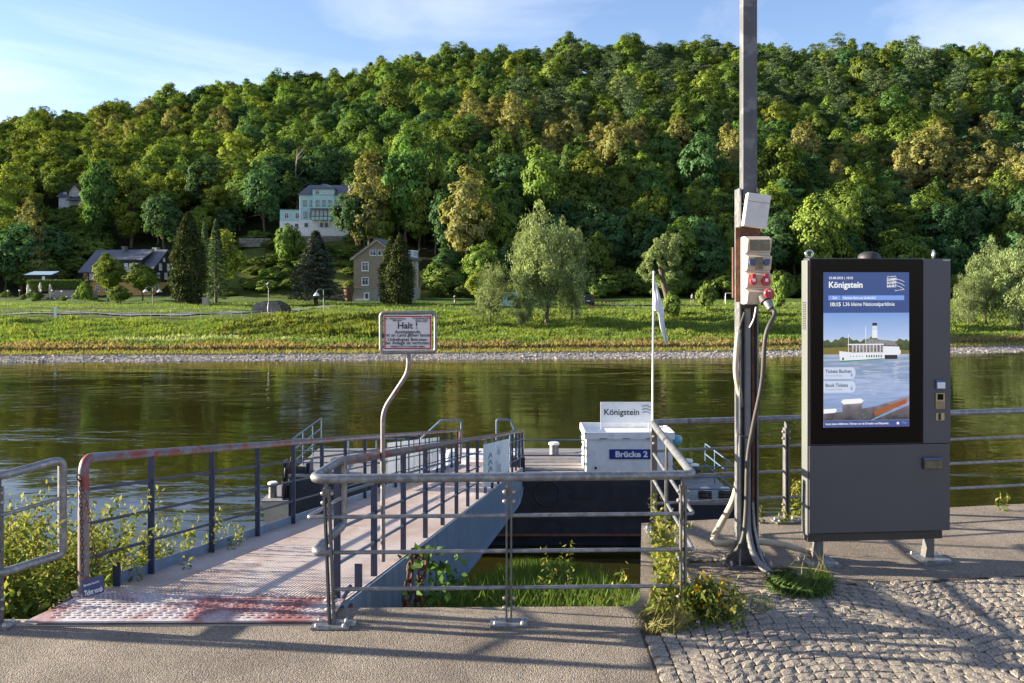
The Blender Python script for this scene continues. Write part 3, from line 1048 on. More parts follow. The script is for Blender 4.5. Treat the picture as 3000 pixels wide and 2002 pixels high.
rect_line(1126, 926, 1263, 1023, 3.2, d - .0195)
mb.build('red_border', M['sign_red'], sp)
pxm = d / F
for st, x, y, s, al, bo_ in (('Halt !', 1194, 963, 20, 'CENTER', .0011), ('Aussteigende', 1194, 977, 10.5, 'CENTER', .0004), ('erst an Land gehen lassen!', 1194, 986.5, 10.5, 'CENTER', .0004),
                           ('Unbefugtes Betreten', 1194, 999.5, 10.5, 'CENTER', .0004), ('der Anlage ist verboten!', 1194, 1009.5, 10.5, 'CENTER', .0004),
                           ('WEISSE FLOTTE SACHSEN GMBH', 1194, 1018, 5.2, 'CENTER', .0002), ('Max.  Zulässige Belastung:', 1157, 936, 4.6, 'CENTER', .0002), ('500 kg/m²', 1164, 942, 5.2, 'CENTER', .0002),
                           ('Genehmigungsnummer:', 1235, 934, 4.4, 'CENTER', .0002), ('EIBr-Nr. 34/788', 1235, 940, 4.2, 'CENTER', .0002), ('WSA Dresden', 1235, 944.5, 4.2, 'CENTER', .0002)):
    text(sp, st, s * pxm * 1.32, M['dark_txt'], W(x, y, d - .0185), (R(90), 0, 0), bo_, al)
m2 = MB()
for x, y in ((1150, 929), (1240, 928), (1150, 1020), (1242, 1019)): m2.lathe(W(x, y, d - .0185), [(.006, 0), (.006, -.003)], 8, 'Y')
tag(m2.build('sign_screws', M['bolt'], sp), kind='stuff')

# ------------------------------------------------------------ hanging ticket sign with its chain
def link_mesh(L_, w, r, m_):
    b = MB()
    P = []
    for i in range(12):
        a = 2 * math.pi * i / 12
        x = math.cos(a) * w / 2; y = math.sin(a) * w / 2 + (L_ - w) / 2 * (1 if math.sin(a) > 0 else -1)
        P.append(Vector((x, y, 0)))
    P.append(P[0])
    b.tube(P, r, 6, False)
    return b.mesh('link', m_)
def chain(parent, pts, me, pitch):
    pts = curve(pts, 24)
    acc, i, last = 0.0, 0, pts[0]
    o0 = rootloc(parent)
    k = 0
    for p in pts[1:]:
        if (p - last).length >= pitch:
            t = (p - last).normalized()
            q = t.to_track_quat('Y', 'Z').to_matrix().to_4x4()
            q = q @ Matrix.Rotation(R(90) * (k % 2) + R(20), 4, 'Y')
            l = bpy.data.objects.new('link', me)
            col.objects.link(l); l.parent = parent
            l.matrix_local = Matrix.Translation((p + last) / 2 - o0) @ q
            last = p; k += 1
tk = thing('ticket_notice', 'small navy board reading Ticket vorab hanging on a rusty chain at the gangway post', 'sign', tuple(W(272, 1735, 6.02)))
lk = link_mesh(.034, .019, .0034, M['rust'])
chain(tk, [W(236, 1400, 6.06), W(238, 1500, 6.05), W(241, 1600, 6.03), W(241, 1700, 6.02)], lk, .026)
chain(tk, [W(238, 1405, 6.06), W(256, 1490, 6.09), W(272, 1590, 6.12), W(291, 1682, 6.14)], lk, .026)
MB().torus(W(231, 1400, 6.06), .022, .005, roty(R(70)) , 10, 6).build('shackle', M['rust'], tk)
bo = MB(); cs = [W(238, 1702, 6.03), W(300, 1684, 6.16), W(305, 1738, 6.16), W(245, 1765, 6.03)]
bo.prism(cs, (0, .006, 0)); bo.build('board', M['sign_navy'], tk)
ax = (cs[1] - cs[0]).normalized(); ay = (cs[0] - cs[3]).normalized(); az = ax.cross(ay).normalized(); ay = az.cross(ax)
for st, u, v, s, bl in (('Bitte sichern Sie sich Ihr', .06, .70, .021, .0002), ('Ticket vorab', .05, .26, .052, .0012)):
    o = text(tk, st, s * 1.0, M['white_txt'], cs[3].lerp(cs[2], u).lerp(cs[0].lerp(cs[1], u), v) + az * .004, (0, 0, 0), bl, sx=.50 if s > .03 else .56)
    o.rotation_euler = Matrix((ax, ay, az)).transposed().to_euler()

# rusty mooring chain hung over the girder
ch = thing('rusty_chain', 'heavy rusty mooring chain hung over the gangway girder', 'chain', tuple(W(1215, 1800, 7.4)))
lk2 = link_mesh(.105, .068, .0125, M['rust'])
chain(ch, [W(1222, 1612, 7.25), W(1205, 1660, 7.05), W(1196, 1730, 6.95), W(1178, 1830, 6.9)], lk2, .075)
chain(ch, [W(1228, 1612, 7.25), W(1238, 1650, 7.05), W(1230, 1730, 7.0), W(1222, 1825, 6.95)], lk2, .075)
mb = MB().tube([W(1205, 1612, 7.3), W(1245, 1606, 7.3)], .018, 8); mb.build('hook_bar', M['black_rubber'], ch)
# ------------------------------------------------------------ landing pontoon
DK = -3.05
PY0, PY1 = 23.9, 27.6
pt = thing('landing_pontoon', 'dark landing pontoon with white deck house, rails and bollards on the river', 'pontoon', (0, PY0, WATER_Z))
XL, XR, XRR, XLL = -6.0, 4.55, 6.15, -6.75
mb = MB()
mb.prism([(XL, PY0, DK - .06), (XR, PY0, DK - .06), (XR, PY0, WATER_Z + .32), (XL, PY0, WATER_Z + .32)], (0, PY1 - PY0, 0))
mb.prism([(XL + .25, PY0 + .12, WATER_Z + .30), (XR - .1, PY0 + .12, WATER_Z + .30), (XR - .1, PY0 + .3, WATER_Z - .8), (XL + .25, PY0 + .3, WATER_Z - .8)], (0, PY1 - PY0 - .5, 0))
mb.build('hull', M['hull'], pt)
MB().box2((XL - .02, PY0 - .03, WATER_Z + .30), (XR + .02, PY0 + .02, WATER_Z + .36)).build('rubbing_strake', M['hull_rust'], pt)
for xx, zz in ((1.9, -3.62), (-3.5, -3.6)):
    MB().box2((xx - .3, PY0 - .07, zz - .04), (xx + .3, PY0, zz + .04)).build('hull_ledge', M['hull'], pt)
MB().box2((2.6, PY0 - .1, -4.13), (3.9, PY0, -4.03)).build('hull_ledge', M['hull'], pt)
MB().torus((.95, PY0 - .02, -3.55), .34, .018, rotx(R(90)), 20, 6).build('hull_ring', M['hull'], pt)
# decks
MB().box2((XL - .02, PY0 - .03, DK - .06), (-2.2, PY1 + .02, DK)).build('deck_plate', M['deck_grey'], pt)
MB().box2((-2.2, PY0 - .03, DK - .06), (.15, PY1 + .02, DK)).build('deck_plate', M['deck_white'], pt)
MB().box2((.15, PY0 - .03, DK - .06), (XR + .02, PY1 + .02, DK)).build('deck_plate', M['deck_grey'], pt)
MB().box2((-1.3, PY0 + .3, DK + .002), (.05, PY0 + 1.6, DK + .012)).build('landing_mat', M['deck_red'], pt)
for i in range(7):
    MB().box2((.25, PY0 + .25 + i * .45, DK), (1.95, PY0 + .28 + i * .45, DK + .018)).build('deck_batten', M['deck_red'], pt)
# low bow step on the left, low stern deck on the right
LZ = -3.78
mb = MB(); mb.prism([(XLL, PY0, LZ), (XL - .02, PY0, LZ), (XL - .02, PY0 + .02, WATER_Z - .5), (XLL + .3, PY0 + .02, WATER_Z - .5)], (0, 2.6, 0))
mb.build('bow_step', M['beige_hull'], pt)
MB().box2((XLL - .02, PY0 - .02, LZ), (XL - .02, PY0 + 2.7, LZ + .03)).build('bow_step_deck', M['deck_grey'], pt)
mb = MB(); mb.prism([(XR + .02, PY0, -3.86), (XRR, PY0, -3.86), (XRR - .2, PY0, WATER_Z - .5), (XR + .02, PY0, WATER_Z - .5)], (0, 3.5, 0))
mb.build('stern', M['hull'], pt)
MB().box2((XR + .02, PY0 - .03, -3.86), (XRR + .03, PY0 + 3.55, -3.80)).build('stern_deck', M['lrail'] if False else M['deck_grey'], pt)
MB().box2((XR - .03, PY0 + .3, -3.80), (XR + .035, PY1, DK + .0)).build('stern_bulkhead', M['deck_white'], pt)
def bollard(x, y, z, r=.13, h=.42, rope=False):
    b = MB().lathe((x, y, z), [(r * 1.0, 0), (r * .92, h * .1), (r * .9, h * .84)], 14).build('bollard', M['galv_d'], pt)
    MB().lathe((x, y, z + h * .84), [(r * 1.1, 0), (r * 1.12, h * .1), (r * .9, h * .16)], 14).build('bollard_cap', M['white_paint'], b)
    if rope:
        for k in range(3): MB().torus((x, y, z + .08 + .07 * k), r + .035, .032, rotx(R(rnd.uniform(-9, 9))), 14, 6).build('mooring_rope', M['grey_cable'], b)
bollard(1.26, 26.6, DK, .15, .38)
bollard(-6.55, 24.3, LZ + .03, .12, .42); bollard(-6.2, 24.3, LZ + .03, .12, .40)
bollard(5.25, 24.15, -3.80, .13, .34, True); bollard(5.80, 24.15, -3.80, .13, .34, True)
bollard(5.55, 27.0, -3.80, .13, .40, True); bollard(5.40, 27.2, -3.80, .13, .5)
# winch at the bow
MB().lathe((-5.85, 24.2, DK + .02), [(.14, -.3), (.26, -.3), (.26, -.26), (.14, -.26), (.14, .26), (.26, .26), (.26, .3), (.14, .3)], 14, 'X').build('winch_drum', M['black_rubber'], pt)
for xx in (-6.2, -5.5):
    mb = MB(); mb.prism([(xx, 23.95, LZ + .03), (xx, 24.5, LZ + .03), (xx, 24.4, DK + .33), (xx, 24.0, DK + .33)], (.035, 0, 0)); mb.build('winch_frame', M['navy'], pt)
MB().tube([(-6.2, 24.0, LZ), (-6.0, 24.0, DK + .3), (-5.95, 24.0, DK + .5)], .02, 6).build('winch_lever', M['rust'], pt)
def rails(paths, r=.022, nm='rail', m_='lrail'):
    for p in paths: MB().tube(fillet(p, .06, 4), r, 8).build(nm, M[m_], pt)
def fence_run(a, b, n, h=1.0, mids=(.5,), r=.02):
    a, b = Vector(a), Vector(b)
    rails([[a + Vector((0, 0, h)), b + Vector((0, 0, h))]] + [[a + Vector((0, 0, h * t)), b + Vector((0, 0, h * t))] for t in mids], r)
    rails([[a.lerp(b, i / n), a.lerp(b, i / n) + Vector((0, 0, h))] for i in range(n + 1)], r, 'rail_post')
fence_run((XL + .08, PY0 + .05, DK), (XL + .08, PY1, DK), 3, .95, (.33, .66))
fence_run((XL + .08, PY0 + .05, DK), (-2.9, PY0 + .05, DK), 4, .95, (.33, .66))
fence_run((.22, PY0 + .05, DK), (1.95, PY0 + .05, DK), 1, .92, (.12, .56))
rails([[(-.05, PY0 - .1, DK - .1), (-.05, PY0 - .1, DK + 1.15), (.05, PY0 + .25, DK + 1.15), (.2, PY0 + .08, DK + .6), (.2, PY0 + .08, DK)]], .026, 'gate_hoop')
rails([[(-.42, PY0 + .2, DK), (-.42, PY0 + .2, DK + 1.45), (-.05, PY0 + .2, DK + 1.45), (.16, PY0 + .2, DK + .95), (.16, PY0 + .2, DK)]], .026, 'gate_hoop')
rails([[(-2.7, 26.2, DK), (-2.7, 26.2, DK + .55), (-2.1, 26.2, DK + 1.1), (-1.5, 26.2, DK + 1.1), (-1.5, 26.2, DK)]], .028, 'gate_hoop')
MB().box2((-.1, PY0 + .15, DK), (.35, PY0 + .5, DK + .42)).build('fender_block', M['black_rubber'], pt)
MB().box2((-3.2, 26.9, DK), (-2.75, 27.2, DK + .5)).build('deck_locker', M['black_rubber'], pt)
MB().lathe((-1.72, 24.5, DK), [(.18, 0), (.2, .1), (.16, .42), (.06, .5)], 14).build('buoy', M['white_paint'], pt)
# stern rails
rails([[(4.62, PY0 + .05, -3.8), (4.62, PY0 + .05, -2.85), (6.05, PY0 + .05, -2.85), (6.05, PY0 + .05, -3.8)], [(4.62, PY0 + .05, -3.13), (6.05, PY0 + .05, -3.13)], [(4.62, PY0 + .05, -3.45), (6.05, PY0 + .05, -3.45)]], .02)
sa, sb = Vector((6.05, PY0 + .05, -3.8)), Vector((5.95, PY0 + 3.4, -3.8))
fence_run(sa, sb, 3, .95, (.34, .67))
# deck house
cx0, cx1, cy0, cy1, cz1 = 2.0, 4.32, PY0 - .02, PY0 + 1.55, DK + .98
cab = MB().box2((cx0, cy0, DK), (cx1, cy1, cz1)).build('deck_house', M['white_rusty'], pt)
mb = MB()
zt = cz1
for (a, b) in (((cx0 - .05, cy0 - .05), (cx1 + .05, cy0 - .01)), ((cx0 - .05, cy1 + .01), (cx1 + .05, cy1 + .05)), ((cx0 - .05, cy0 - .01), (cx0 - .01, cy1 + .01)), ((cx1 + .01, cy0 - .01), (cx1 + .05, cy1 + .01))):
    mb.box2((a[0], a[1], zt - .02), (b[0], b[1], zt + .17))
mb.box2((cx0 - .03, cy0 - .01, zt + .002), (cx1 + .03, cy1 + .01, zt + .02))
mb.build('roof_tray', M['white_rusty'], cab)
bp_ = MB().box2((2.62, cy0 - .032, -2.62), (3.80, cy0 - .004, -2.36)).build('name_plate', M['sign_blue'], cab)
text(cab, 'Brücke 2', .215, M['white_txt'], (3.21, cy0 - .034, -2.56), (R(90), 0, 0), .008, 'CENTER', sx=1.12)
for i in range(3): MB().box2((2.35 + .62 * i, cy0 - .075, zt + .0), (2.55 + .62 * i, cy0 - .07, zt + .015)).build('drain_slot', M['black_gap'], cab)
MB().lathe((2.25, cy0 - .022, -2.86), [(.035, 0), (.035, -.02)], 10, 'Y').build('cable_port', M['black_gap'], cab)
MB().lathe((cx1 + .22, cy0 + .5, -2.2), [(.02, -.14), (.12, -.1), (.14, 0), (.12, .1), (.02, .14)], 12).build('lamp_globe', M['turq'], cab)
MB().tube(curve([(cx0, cy0 - .05, zt + .15), (cx0 - .16, cy0 - .05, zt + .05), (cx0 - .1, cy0 - .05, zt - .3), (cx0 - .3, cy0 - .05, zt - .38)]), .012, 6).build('cable', M['black_rubber'], cab)
bd = MB().box2((2.49, 24.95, -1.82), (3.92, 24.98, -1.24)).build('station_board', M['white_paint'], pt)
text(bd, 'Königstein', .235, M['dark_txt'], (2.58, 24.945, -1.60), (R(90), 0, 0), .004, sx=1.0)
for k, mm in ((0, 'logo_green'), (1, 'dark_txt'), (2, 'logo_blue')):
    mb = MB(); P = [(3.66 + .05 * 0 + i * .05, 24.94, -1.37 - k * .085 + .03 * math.sin(i * .8)) for i in range(6)]
    mb.tube(P, .009, 5); mb.build('logo_wave', M[mm], bd)
for xx in (2.52, 3.86): MB().box2((xx - .02, 24.965, cz1 + .02), (xx + .02, 25.0, -1.82)).build('board_leg', M['white_paint'], pt)

# flagpole
fd = 25.05
fp = thing('flagpole', 'slim white flagpole with limp white flag behind the deck house board', 'flagpole', tuple(W(1912, 1262, fd)))
MB().tube([W(1911, 1262, fd), W(1915, 800, fd)], .030, 10, r2=.022).build('pole', M['white_paint'], fp)
MB().lathe(W(1915, 800, fd), [(.03, 0), (.035, .03), (.01, .06)], 10).build('finial', M['white_paint'], fp)
mb = MB()
rows = [((1917, 815), (1917.5, 816), (1918, 817), (1918.5, 818)), ((1917, 840), (1919, 838), (1922, 837), (1924, 837)), ((1917, 870), (1922, 872), (1928, 868), (1932, 864)),
        ((1916, 905), (1925, 908), (1934, 900), (1940, 892)), ((1924, 912), (1930, 917), (1938, 915), (1946, 917)), ((1930, 925), (1933, 930), (1938, 928), (1944, 926)), ((1934, 955), (1938, 956), (1943, 952), (1947, 948)),
        ((1942, 985), (1946, 986), (1949, 982), (1952, 979)), ((1951, 1008), (1953, 1010), (1955, 1008), (1956, 1005))]
gridv = []
for i, r_ in enumerate(rows):
    row = curve([W(x, y, fd + .05 * math.sin(j * 2.1 + i * .5) * min(1, i / 2)) for j, (x, y) in enumerate(r_)], 4)
    gridv.append(row)
nn = len(gridv[0])
cols_ = [curve([g[j] for g in gridv], 4) for j in range(nn)]
vv = [p for c_ in cols_ for p in c_]
nr = len(cols_[0])
mb.add(vv, [(j * nr + i, j * nr + i + 1, (j + 1) * nr + i + 1, (j + 1) * nr + i) for j in range(nn - 1) for i in range(nr - 1)], True)
fl = mb.build('flag', M['flag'], fp)
sd = fl.modifiers.new('thick', 'SOLIDIFY'); sd.thickness = .006

# ------------------------------------------------------------ power pole with sockets
PD = 6.85
M['mast'] = mat('mottled_mast', (0.10, 0.10, 0.108), .55, .3, .2, 5, c2=(.16, .16, .17), th=(.52, .6), c2s=9)
pb = G(2187, 1652); pb = Vector(((2187 - CX) / F * PD, PD, 0))
px_, py_ = pb.x, pb.y
ep = thing('power_pole', 'grey steel power pole with beige socket boxes, red plugs and cables on the quay', 'pole', (px_, py_, 0))
def L(x, y, z): return Vector((px_ + x, py_ + y, z))
MB().box2(L(-.073, -.075, .012), L(-.061, .075, 2.9)).build('flange', M['galv'], ep)
MB().box2(L(.061, -.075, .012), L(.073, .075, 2.9)).build('flange', M['galv_d'], ep)
MB().box2(L(-.061, -.004, .012), L(.061, .006, 2.9)).build('web', M['galv_d'], ep)
MB().box2(L(-.040, -.05, 2.78), L(.070, .06, 6.6), .006).build('upper_mast', M['mast'], ep)
MB().box2(L(-.045, -.055, 6.6), L(.075, .065, 6.62)).build('mast_cap', M['galv_d'], ep)
MB().box2(L(-.17, -.12, 0.001), L(.19, .14, .018)).build('base_plate', M['galv_d'], ep)
for sx in (-1, 1):
    mb = MB(); mb.prism([L(sx * .073, -.006, .018), L(sx * .16, -.006, .018), L(sx * .073, -.006, .2)], (0, .012, 0)); mb.build('gusset', M['galv_d'], ep)
for sx, sy in ((-.14, -.09), (.16, -.09), (-.14, .11), (.16, .11)):
    m2 = MB(); bolt(m2, L(sx, sy, .018), r=.014, h=.03); m2.build('anchor_bolt', M['bolt'], ep)
# rusty back plate, socket cabinet, tilted box
MB().box2(L(-.105, -.085, 2.03), L(.085, -.078, 2.60)).build('back_plate', M['rust'], ep)
MB().box2(L(-.118, -.06, 2.06), L(-.106, -.02, 2.45)).build('side_bracket', M['rust'], ep)
cabn = MB().box2(L(-.068, -.20, 2.015), L(.125, -.088, 2.525), .008).build('socket_cabinet', M['beige_l'], ep)
ZT = [2.525, 2.395, 2.262, 2.135, 2.015]
for i in range(4):
    z1, z0 = ZT[i] - .006, ZT[i + 1] + .006
    mb = MB()
    f, bk = -.232, -.2015
    mb.prism([L(-.062, bk, z0), L(-.055, f + .012, z0 + .004), L(-.048, f, z1 - .018), L(-.062, bk, z1)], (.178, 0, 0))
    mb.build('socket_module', M['beige'], cabn)
def fz(i, t): return ZT[i] + (ZT[i + 1] - ZT[i]) * t
MB().box2(L(-.042, -.2385, fz(0, .82)), L(.112, -.230, fz(0, .22)), .003).build('fuse_window', M['smoke'], cabn)
MB().box2(L(.0, -.2385, fz(1, .88)), L(.060, -.230, fz(1, .2)), .003).build('fuse_window', M['smoke'], cabn)
for xx in (-.022, .088):
    s_ = MB().lathe(L(xx, -.228, fz(1, .5)), [(.024, 0), (.024, -.012), (.021, -.02)], 14, 'Y').build('blue_socket', M['blue_pl'], cabn)
    MB().box2(L(xx - .021, -.252, fz(1, .5) + .012), L(xx + .021, -.246, fz(1, .5) + .026)).build('socket_hinge', M['blue_pl'], cabn)
for xx, rr in ((-.012, .029), (.082, .034)):
    MB().lathe(L(xx, -.226, fz(2, .58)), [(rr, 0), (rr, -.022), (rr * .86, -.032)], 16, 'Y').build('red_socket', M['red_pl'], cabn)
    MB().box2(L(xx - .014, -.262, fz(2, .14)), L(xx + .014, -.228, fz(2, .36))).build('socket_latch', M['red_pl'], cabn)
    MB().box2(L(xx - .011, -.2605, fz(2, .42)), L(xx + .011, -.2585, fz(2, .60))).build('socket_label', M['white_txt'], cabn)
rotp = Vector((.35, -.55, -.75)).normalized()
plug = MB().tube([L(.065, -.215, 2.075), L(.065, -.215, 2.075) + rotp * .05], .047, 16)
plug.build('socket_shell', M['grey_cable'], cabn)
q0 = L(.065, -.215, 2.075) + rotp * .05
MB().lathe(L(.095, -.262, 2.098), [(.040, 0), (.040, -.016), (.034, -.024)], 16, 'Y').build('red_lid', M['red_pl'], cabn)
MB().box2(L(.084, -.29, 2.112), L(.106, -.286, 2.124)).build('socket_label', M['white_txt'], cabn)
MB().tube([q0 + Vector((.005, -.01, -.0)), q0 + rotp * .07], .036, 14, r2=.028).build('plug_body', M['galv'], cabn)
q1 = q0 + rotp * .07
tb = MB().box((0, 0, 0), (.172, .12, .25), None, .006)
rt = roty(R(8)) @ rotz(R(-6))
tb.v = [L(.035, -.14, 2.72) + rt @ v for v in tb.v]
tbo = tb.build('junction_box', M['beige_l'], ep)
tb2 = MB().box((0, 0, .062), (.176, .124, .003)); tb2.v = [L(.035, -.14, 2.72) + rt @ v for v in tb2.v]; tb2.build('lid_seam', M['pipe_grey'], tbo)
tb3 = MB().tube([(-.105, 0, .04), (.115, 0, .04)], .003, 6); tb3.v = [L(.035, -.14, 2.72) + rt @ v for v in tb3.v]; tb3.build('fixing_rod', M['galv'], tbo)
# pipes and cables
MB().tube([L(-.005, -.045, .35), L(-.005, -.045, 1.98)], .027, 10).build('pipe', M['pipe_grey'], ep)
MB().tube(curve([L(.037, -.04, 1.98), L(.036, -.045, 1.6), L(.041, -.045, .9), L(.035, -.05, .45)]), .013, 8).build('cable', M['rust'], ep)
MB().tube(curve([L(.054, -.05, 1.95), L(.052, -.05, 1.2), L(.05, -.05, .4)]), .007, 6).build('cable', M['black_rubber'], ep)
MB().tube(curve([L(-.005, -.045, .4), L(0, -.07, .25), L(.03, -.16, .09), L(.10, -.36, .04), L(.17, -.48, .03)]), .026, 10).build('conduit', M['pipe_grey'], ep)
MB().tube(curve([L(.035, -.05, .5), L(.05, -.08, .25), L(.09, -.2, .06), L(.16, -.42, .03), L(.21, -.5, .02)]), .012, 8).build('conduit', M['galv'], ep)
MB().tube(curve([q1, q1 + rotp * .05, W(2243, 985, 6.5), W(2232, 1120, 6.55), W(2205, 1255, 6.65), W(2190, 1350, 6.68), W(2185, 1500, 6.66), W(2172, 1590, 6.62), W(2130, 1635, 6.70), W(2080, 1643, 6.8), W(2000, 1645, 6.85), W(1985, 1655, 6.8)], 6), .0165, 10).build('power_cable', M['grey_cable'], ep)
# corrugated conduits
def corrugated(path, r, nm, m_):
    mb = MB(); P = curve(path, 26)
    k = 8
    vv = []
    mb.tube(P, r, 10)
    for i in range(2, len(P) - 1, 2):
        t = (P[i] - P[i - 1]).normalized() * .0022
        mb.tube([P[i] - t, P[i] + t], r * 1.07, 10, False)
    mb.build(nm, m_, ep)
corrugated([W(2163, 975, 6.8), W(2158, 1030, 6.78), W(2156, 1090, 6.78), W(2166, 1150, 6.82), W(2175, 1190, 6.86)], .021, 'corrugated_conduit', M['conduit'])
MB().tube(curve([W(2165, 975, 6.8), W(2172, 945, 6.75), W(2182, 915, 6.7)]), .009, 6).build('cable', M['grey_cable'], ep)
MB().tube(curve([W(2196, 960, 6.68), W(2208, 935, 6.66), W(2215, 900, 6.66)]), .006, 6).build('cable', M['white_txt'], ep)
corrugated([W(2172, 1360, 7.0), W(2150, 1460, 7.02), W(2112, 1535, 7.02), W(2092, 1575, 7.0), W(2094, 1590, 6.98), W(2112, 1592, 6.98), W(2160, 1590, 7.0), W(2230, 1588, 7.04), W(2300, 1598, 7.06), W(2370, 1615, 7.02), W(2396, 1612, 6.98), W(2403, 1590, 7.0)], .026, 'corrugated_conduit', M['conduit'])
MB().tube(curve([L(-.08, -.07, 1.02), L(-.03, -.09, 1.0), L(.04, -.09, .995), L(.08, -.06, 1.0)]), .004, 6).build('wire_tie', M['black_rubber'], ep)

# ------------------------------------------------------------ ticket machine
KD = 6.86
kl = Vector(((2371 - CX) / F * KD, KD, 0))
kyaw = R(5)
kk = thing('ticket_machine', 'tall graphite ticket machine with a large lit screen on two short legs', 'ticket machine', tuple(kl), kyaw)
KW = 1.141
KDP = .115
def kz(py, d=KD): return CZ - (py - HY) / F * d
def kb(nm, m_, a, b, bev=0, parent=None):
    return MB().box2(a, b, bev).build(nm, M[m_], parent or kk, False)
zt, zs, zb, zp = kz(757), .918, .235, .163
bx1 = .914
kb('lower_cabinet', 'kiosk', (0, 0, zb), (KW, KDP, zs - .004), .004)
kb('seam', 'black_gap', (.004, .012, zs - .006), (KW - .004, KDP - .01, zs + .004))
kb('upper_cabinet', 'kiosk', (.002, .006, zs + .002), (bx1 + .01, KDP, zt), .004)
cp = kb('card_column', 'kiosk', (bx1 + .006, -.002, zs + .002), (KW + .004, KDP, zt - .002), .004)
bz = kb('bezel', 'black_glass', (.010, -.004, zs + .008), (bx1, .008, zt - .006), .002)
kb('side_panel', 'kiosk_side', (-.012, .01, zp + .05), (-.001, KDP + .004, zt - .015), .004)
mb = MB()
for g0, g1, nslat in ((2.02, 1.80, 16), (.60, .44, 11)):
    for i in range(nslat):
        z = g0 + (g1 - g0) * i / nslat
        mb.box2((-.0145, .03, z), (-.0115, .095, z + .006))
tag(mb.build('vent_slots', M['black_gap'], kk, False), kind='stuff')
kb('plinth', 'kiosk_dark', (.0, .03, zp), (KW - .045, KDP - .01, zb - .002), .003)
kb('plinth_gap', 'black_gap', (.07, .025, zb - .012), (KW - .12, .032, zb - .001))
for xx in (.095, 1.0):
    mb = MB(); mb.prism([(xx - .045, .03, .016), (xx + .03, .03, .016), (xx + .03, .03, zp), (xx - .02, .03, zp)], (0, .07, 0)); mb.build('leg', M['galv_d'], kk, False)
    pl = kb('foot_plate', 'galv', (xx - .13, -.10, .001), (xx + .12, .16, .018))
    for sx in (-.10, .09):
        for sy in (-.07, .13):
            m2 = MB(); bolt(m2, (xx + sx, sy, .018), r=.012, h=.014); m2.build('anchor_bolt', M['bolt'], pl, False)
# roof fittings
MB().torus((.035, .08, zt + .035), .028, .009, rotx(R(90)), 14, 8).build('lifting_eye', M['chrome'], kk, False)
MB().torus((KW - .09, .08, zt + .035), .028, .009, rotx(R(90)) @ roty(R(70)), 14, 8).build('lifting_eye', M['chrome'], kk, False)
MB().lathe((.525, .085, zt - .002), [(.085, 0), (.085, .018), (.07, .042), (.04, .055), (.005, .058)], 18).build('antenna_dome', M['black_rubber'], kk, False)
kb('roof_label', 'bolt', (KW - .06, -.003, zt - .018), (KW, -.0025, zt - .008))
# card column fittings
def col_px(px): return (px - 2371) / 412.0 * KW
x0, x1 = 1.018, 1.094
cr = kb('card_reader', 'blue_pl', (x0, -.018, kz(1143, 6.9)), (x1, -.0025, kz(1115, 6.9)), .002)
kb('reader_face', 'white_paint', (x0 + .008, -.021, kz(1140, 6.9)), (x1 - .004, -.0185, kz(1122, 6.9)), 0, cr)
kp = kb('keypad', 'brass', (x0 + .0, -.012, kz(1200, 6.9)), (x1 - .002, -.0025, kz(1154, 6.9)), .002)
kb('keypad_display', 'black_glass', (x0 + .014, -.0145, kz(1174, 6.9)), (x1 - .016, -.0122, kz(1157, 6.9)), 0, kp)
for r_ in range(4):
    for c_ in range(4):
        kb('key', 'kiosk_side', (x0 + .008 + c_ * .0165, -.0155, kz(1197, 6.9) + r_ * .0135), (x0 + .019 + c_ * .0165, -.0122, kz(1197, 6.9) + r_ * .0135 + .008), 0, kp)
cs_ = kb('card_slot', 'brass', (x0 + .002, -.010, kz(1235, 6.9)), (x1 - .004, -.0025, kz(1213, 6.9)), .004)
kb('slot_opening', 'black_gap', (x0 + .022, -.0125, kz(1233, 6.9)), (x0 + .042, -.0102, kz(1214, 6.9)), 0, cs_)
ty = kb('ticket_tray', 'kiosk_dark', (.914, -.022, kz(1377, 6.9)), (1.072, .001, kz(1345, 6.9)), .003)
kb('tray_hinge', 'blue_pl', (.912, -.026, kz(1350, 6.9)), (1.074, -.0222, kz(1343, 6.9)), 0, ty)
kb('tray_flap', 'smoke', (.922, -.0255, kz(1375, 6.9)), (1.066, -.0222, kz(1351, 6.9)), 0, ty)

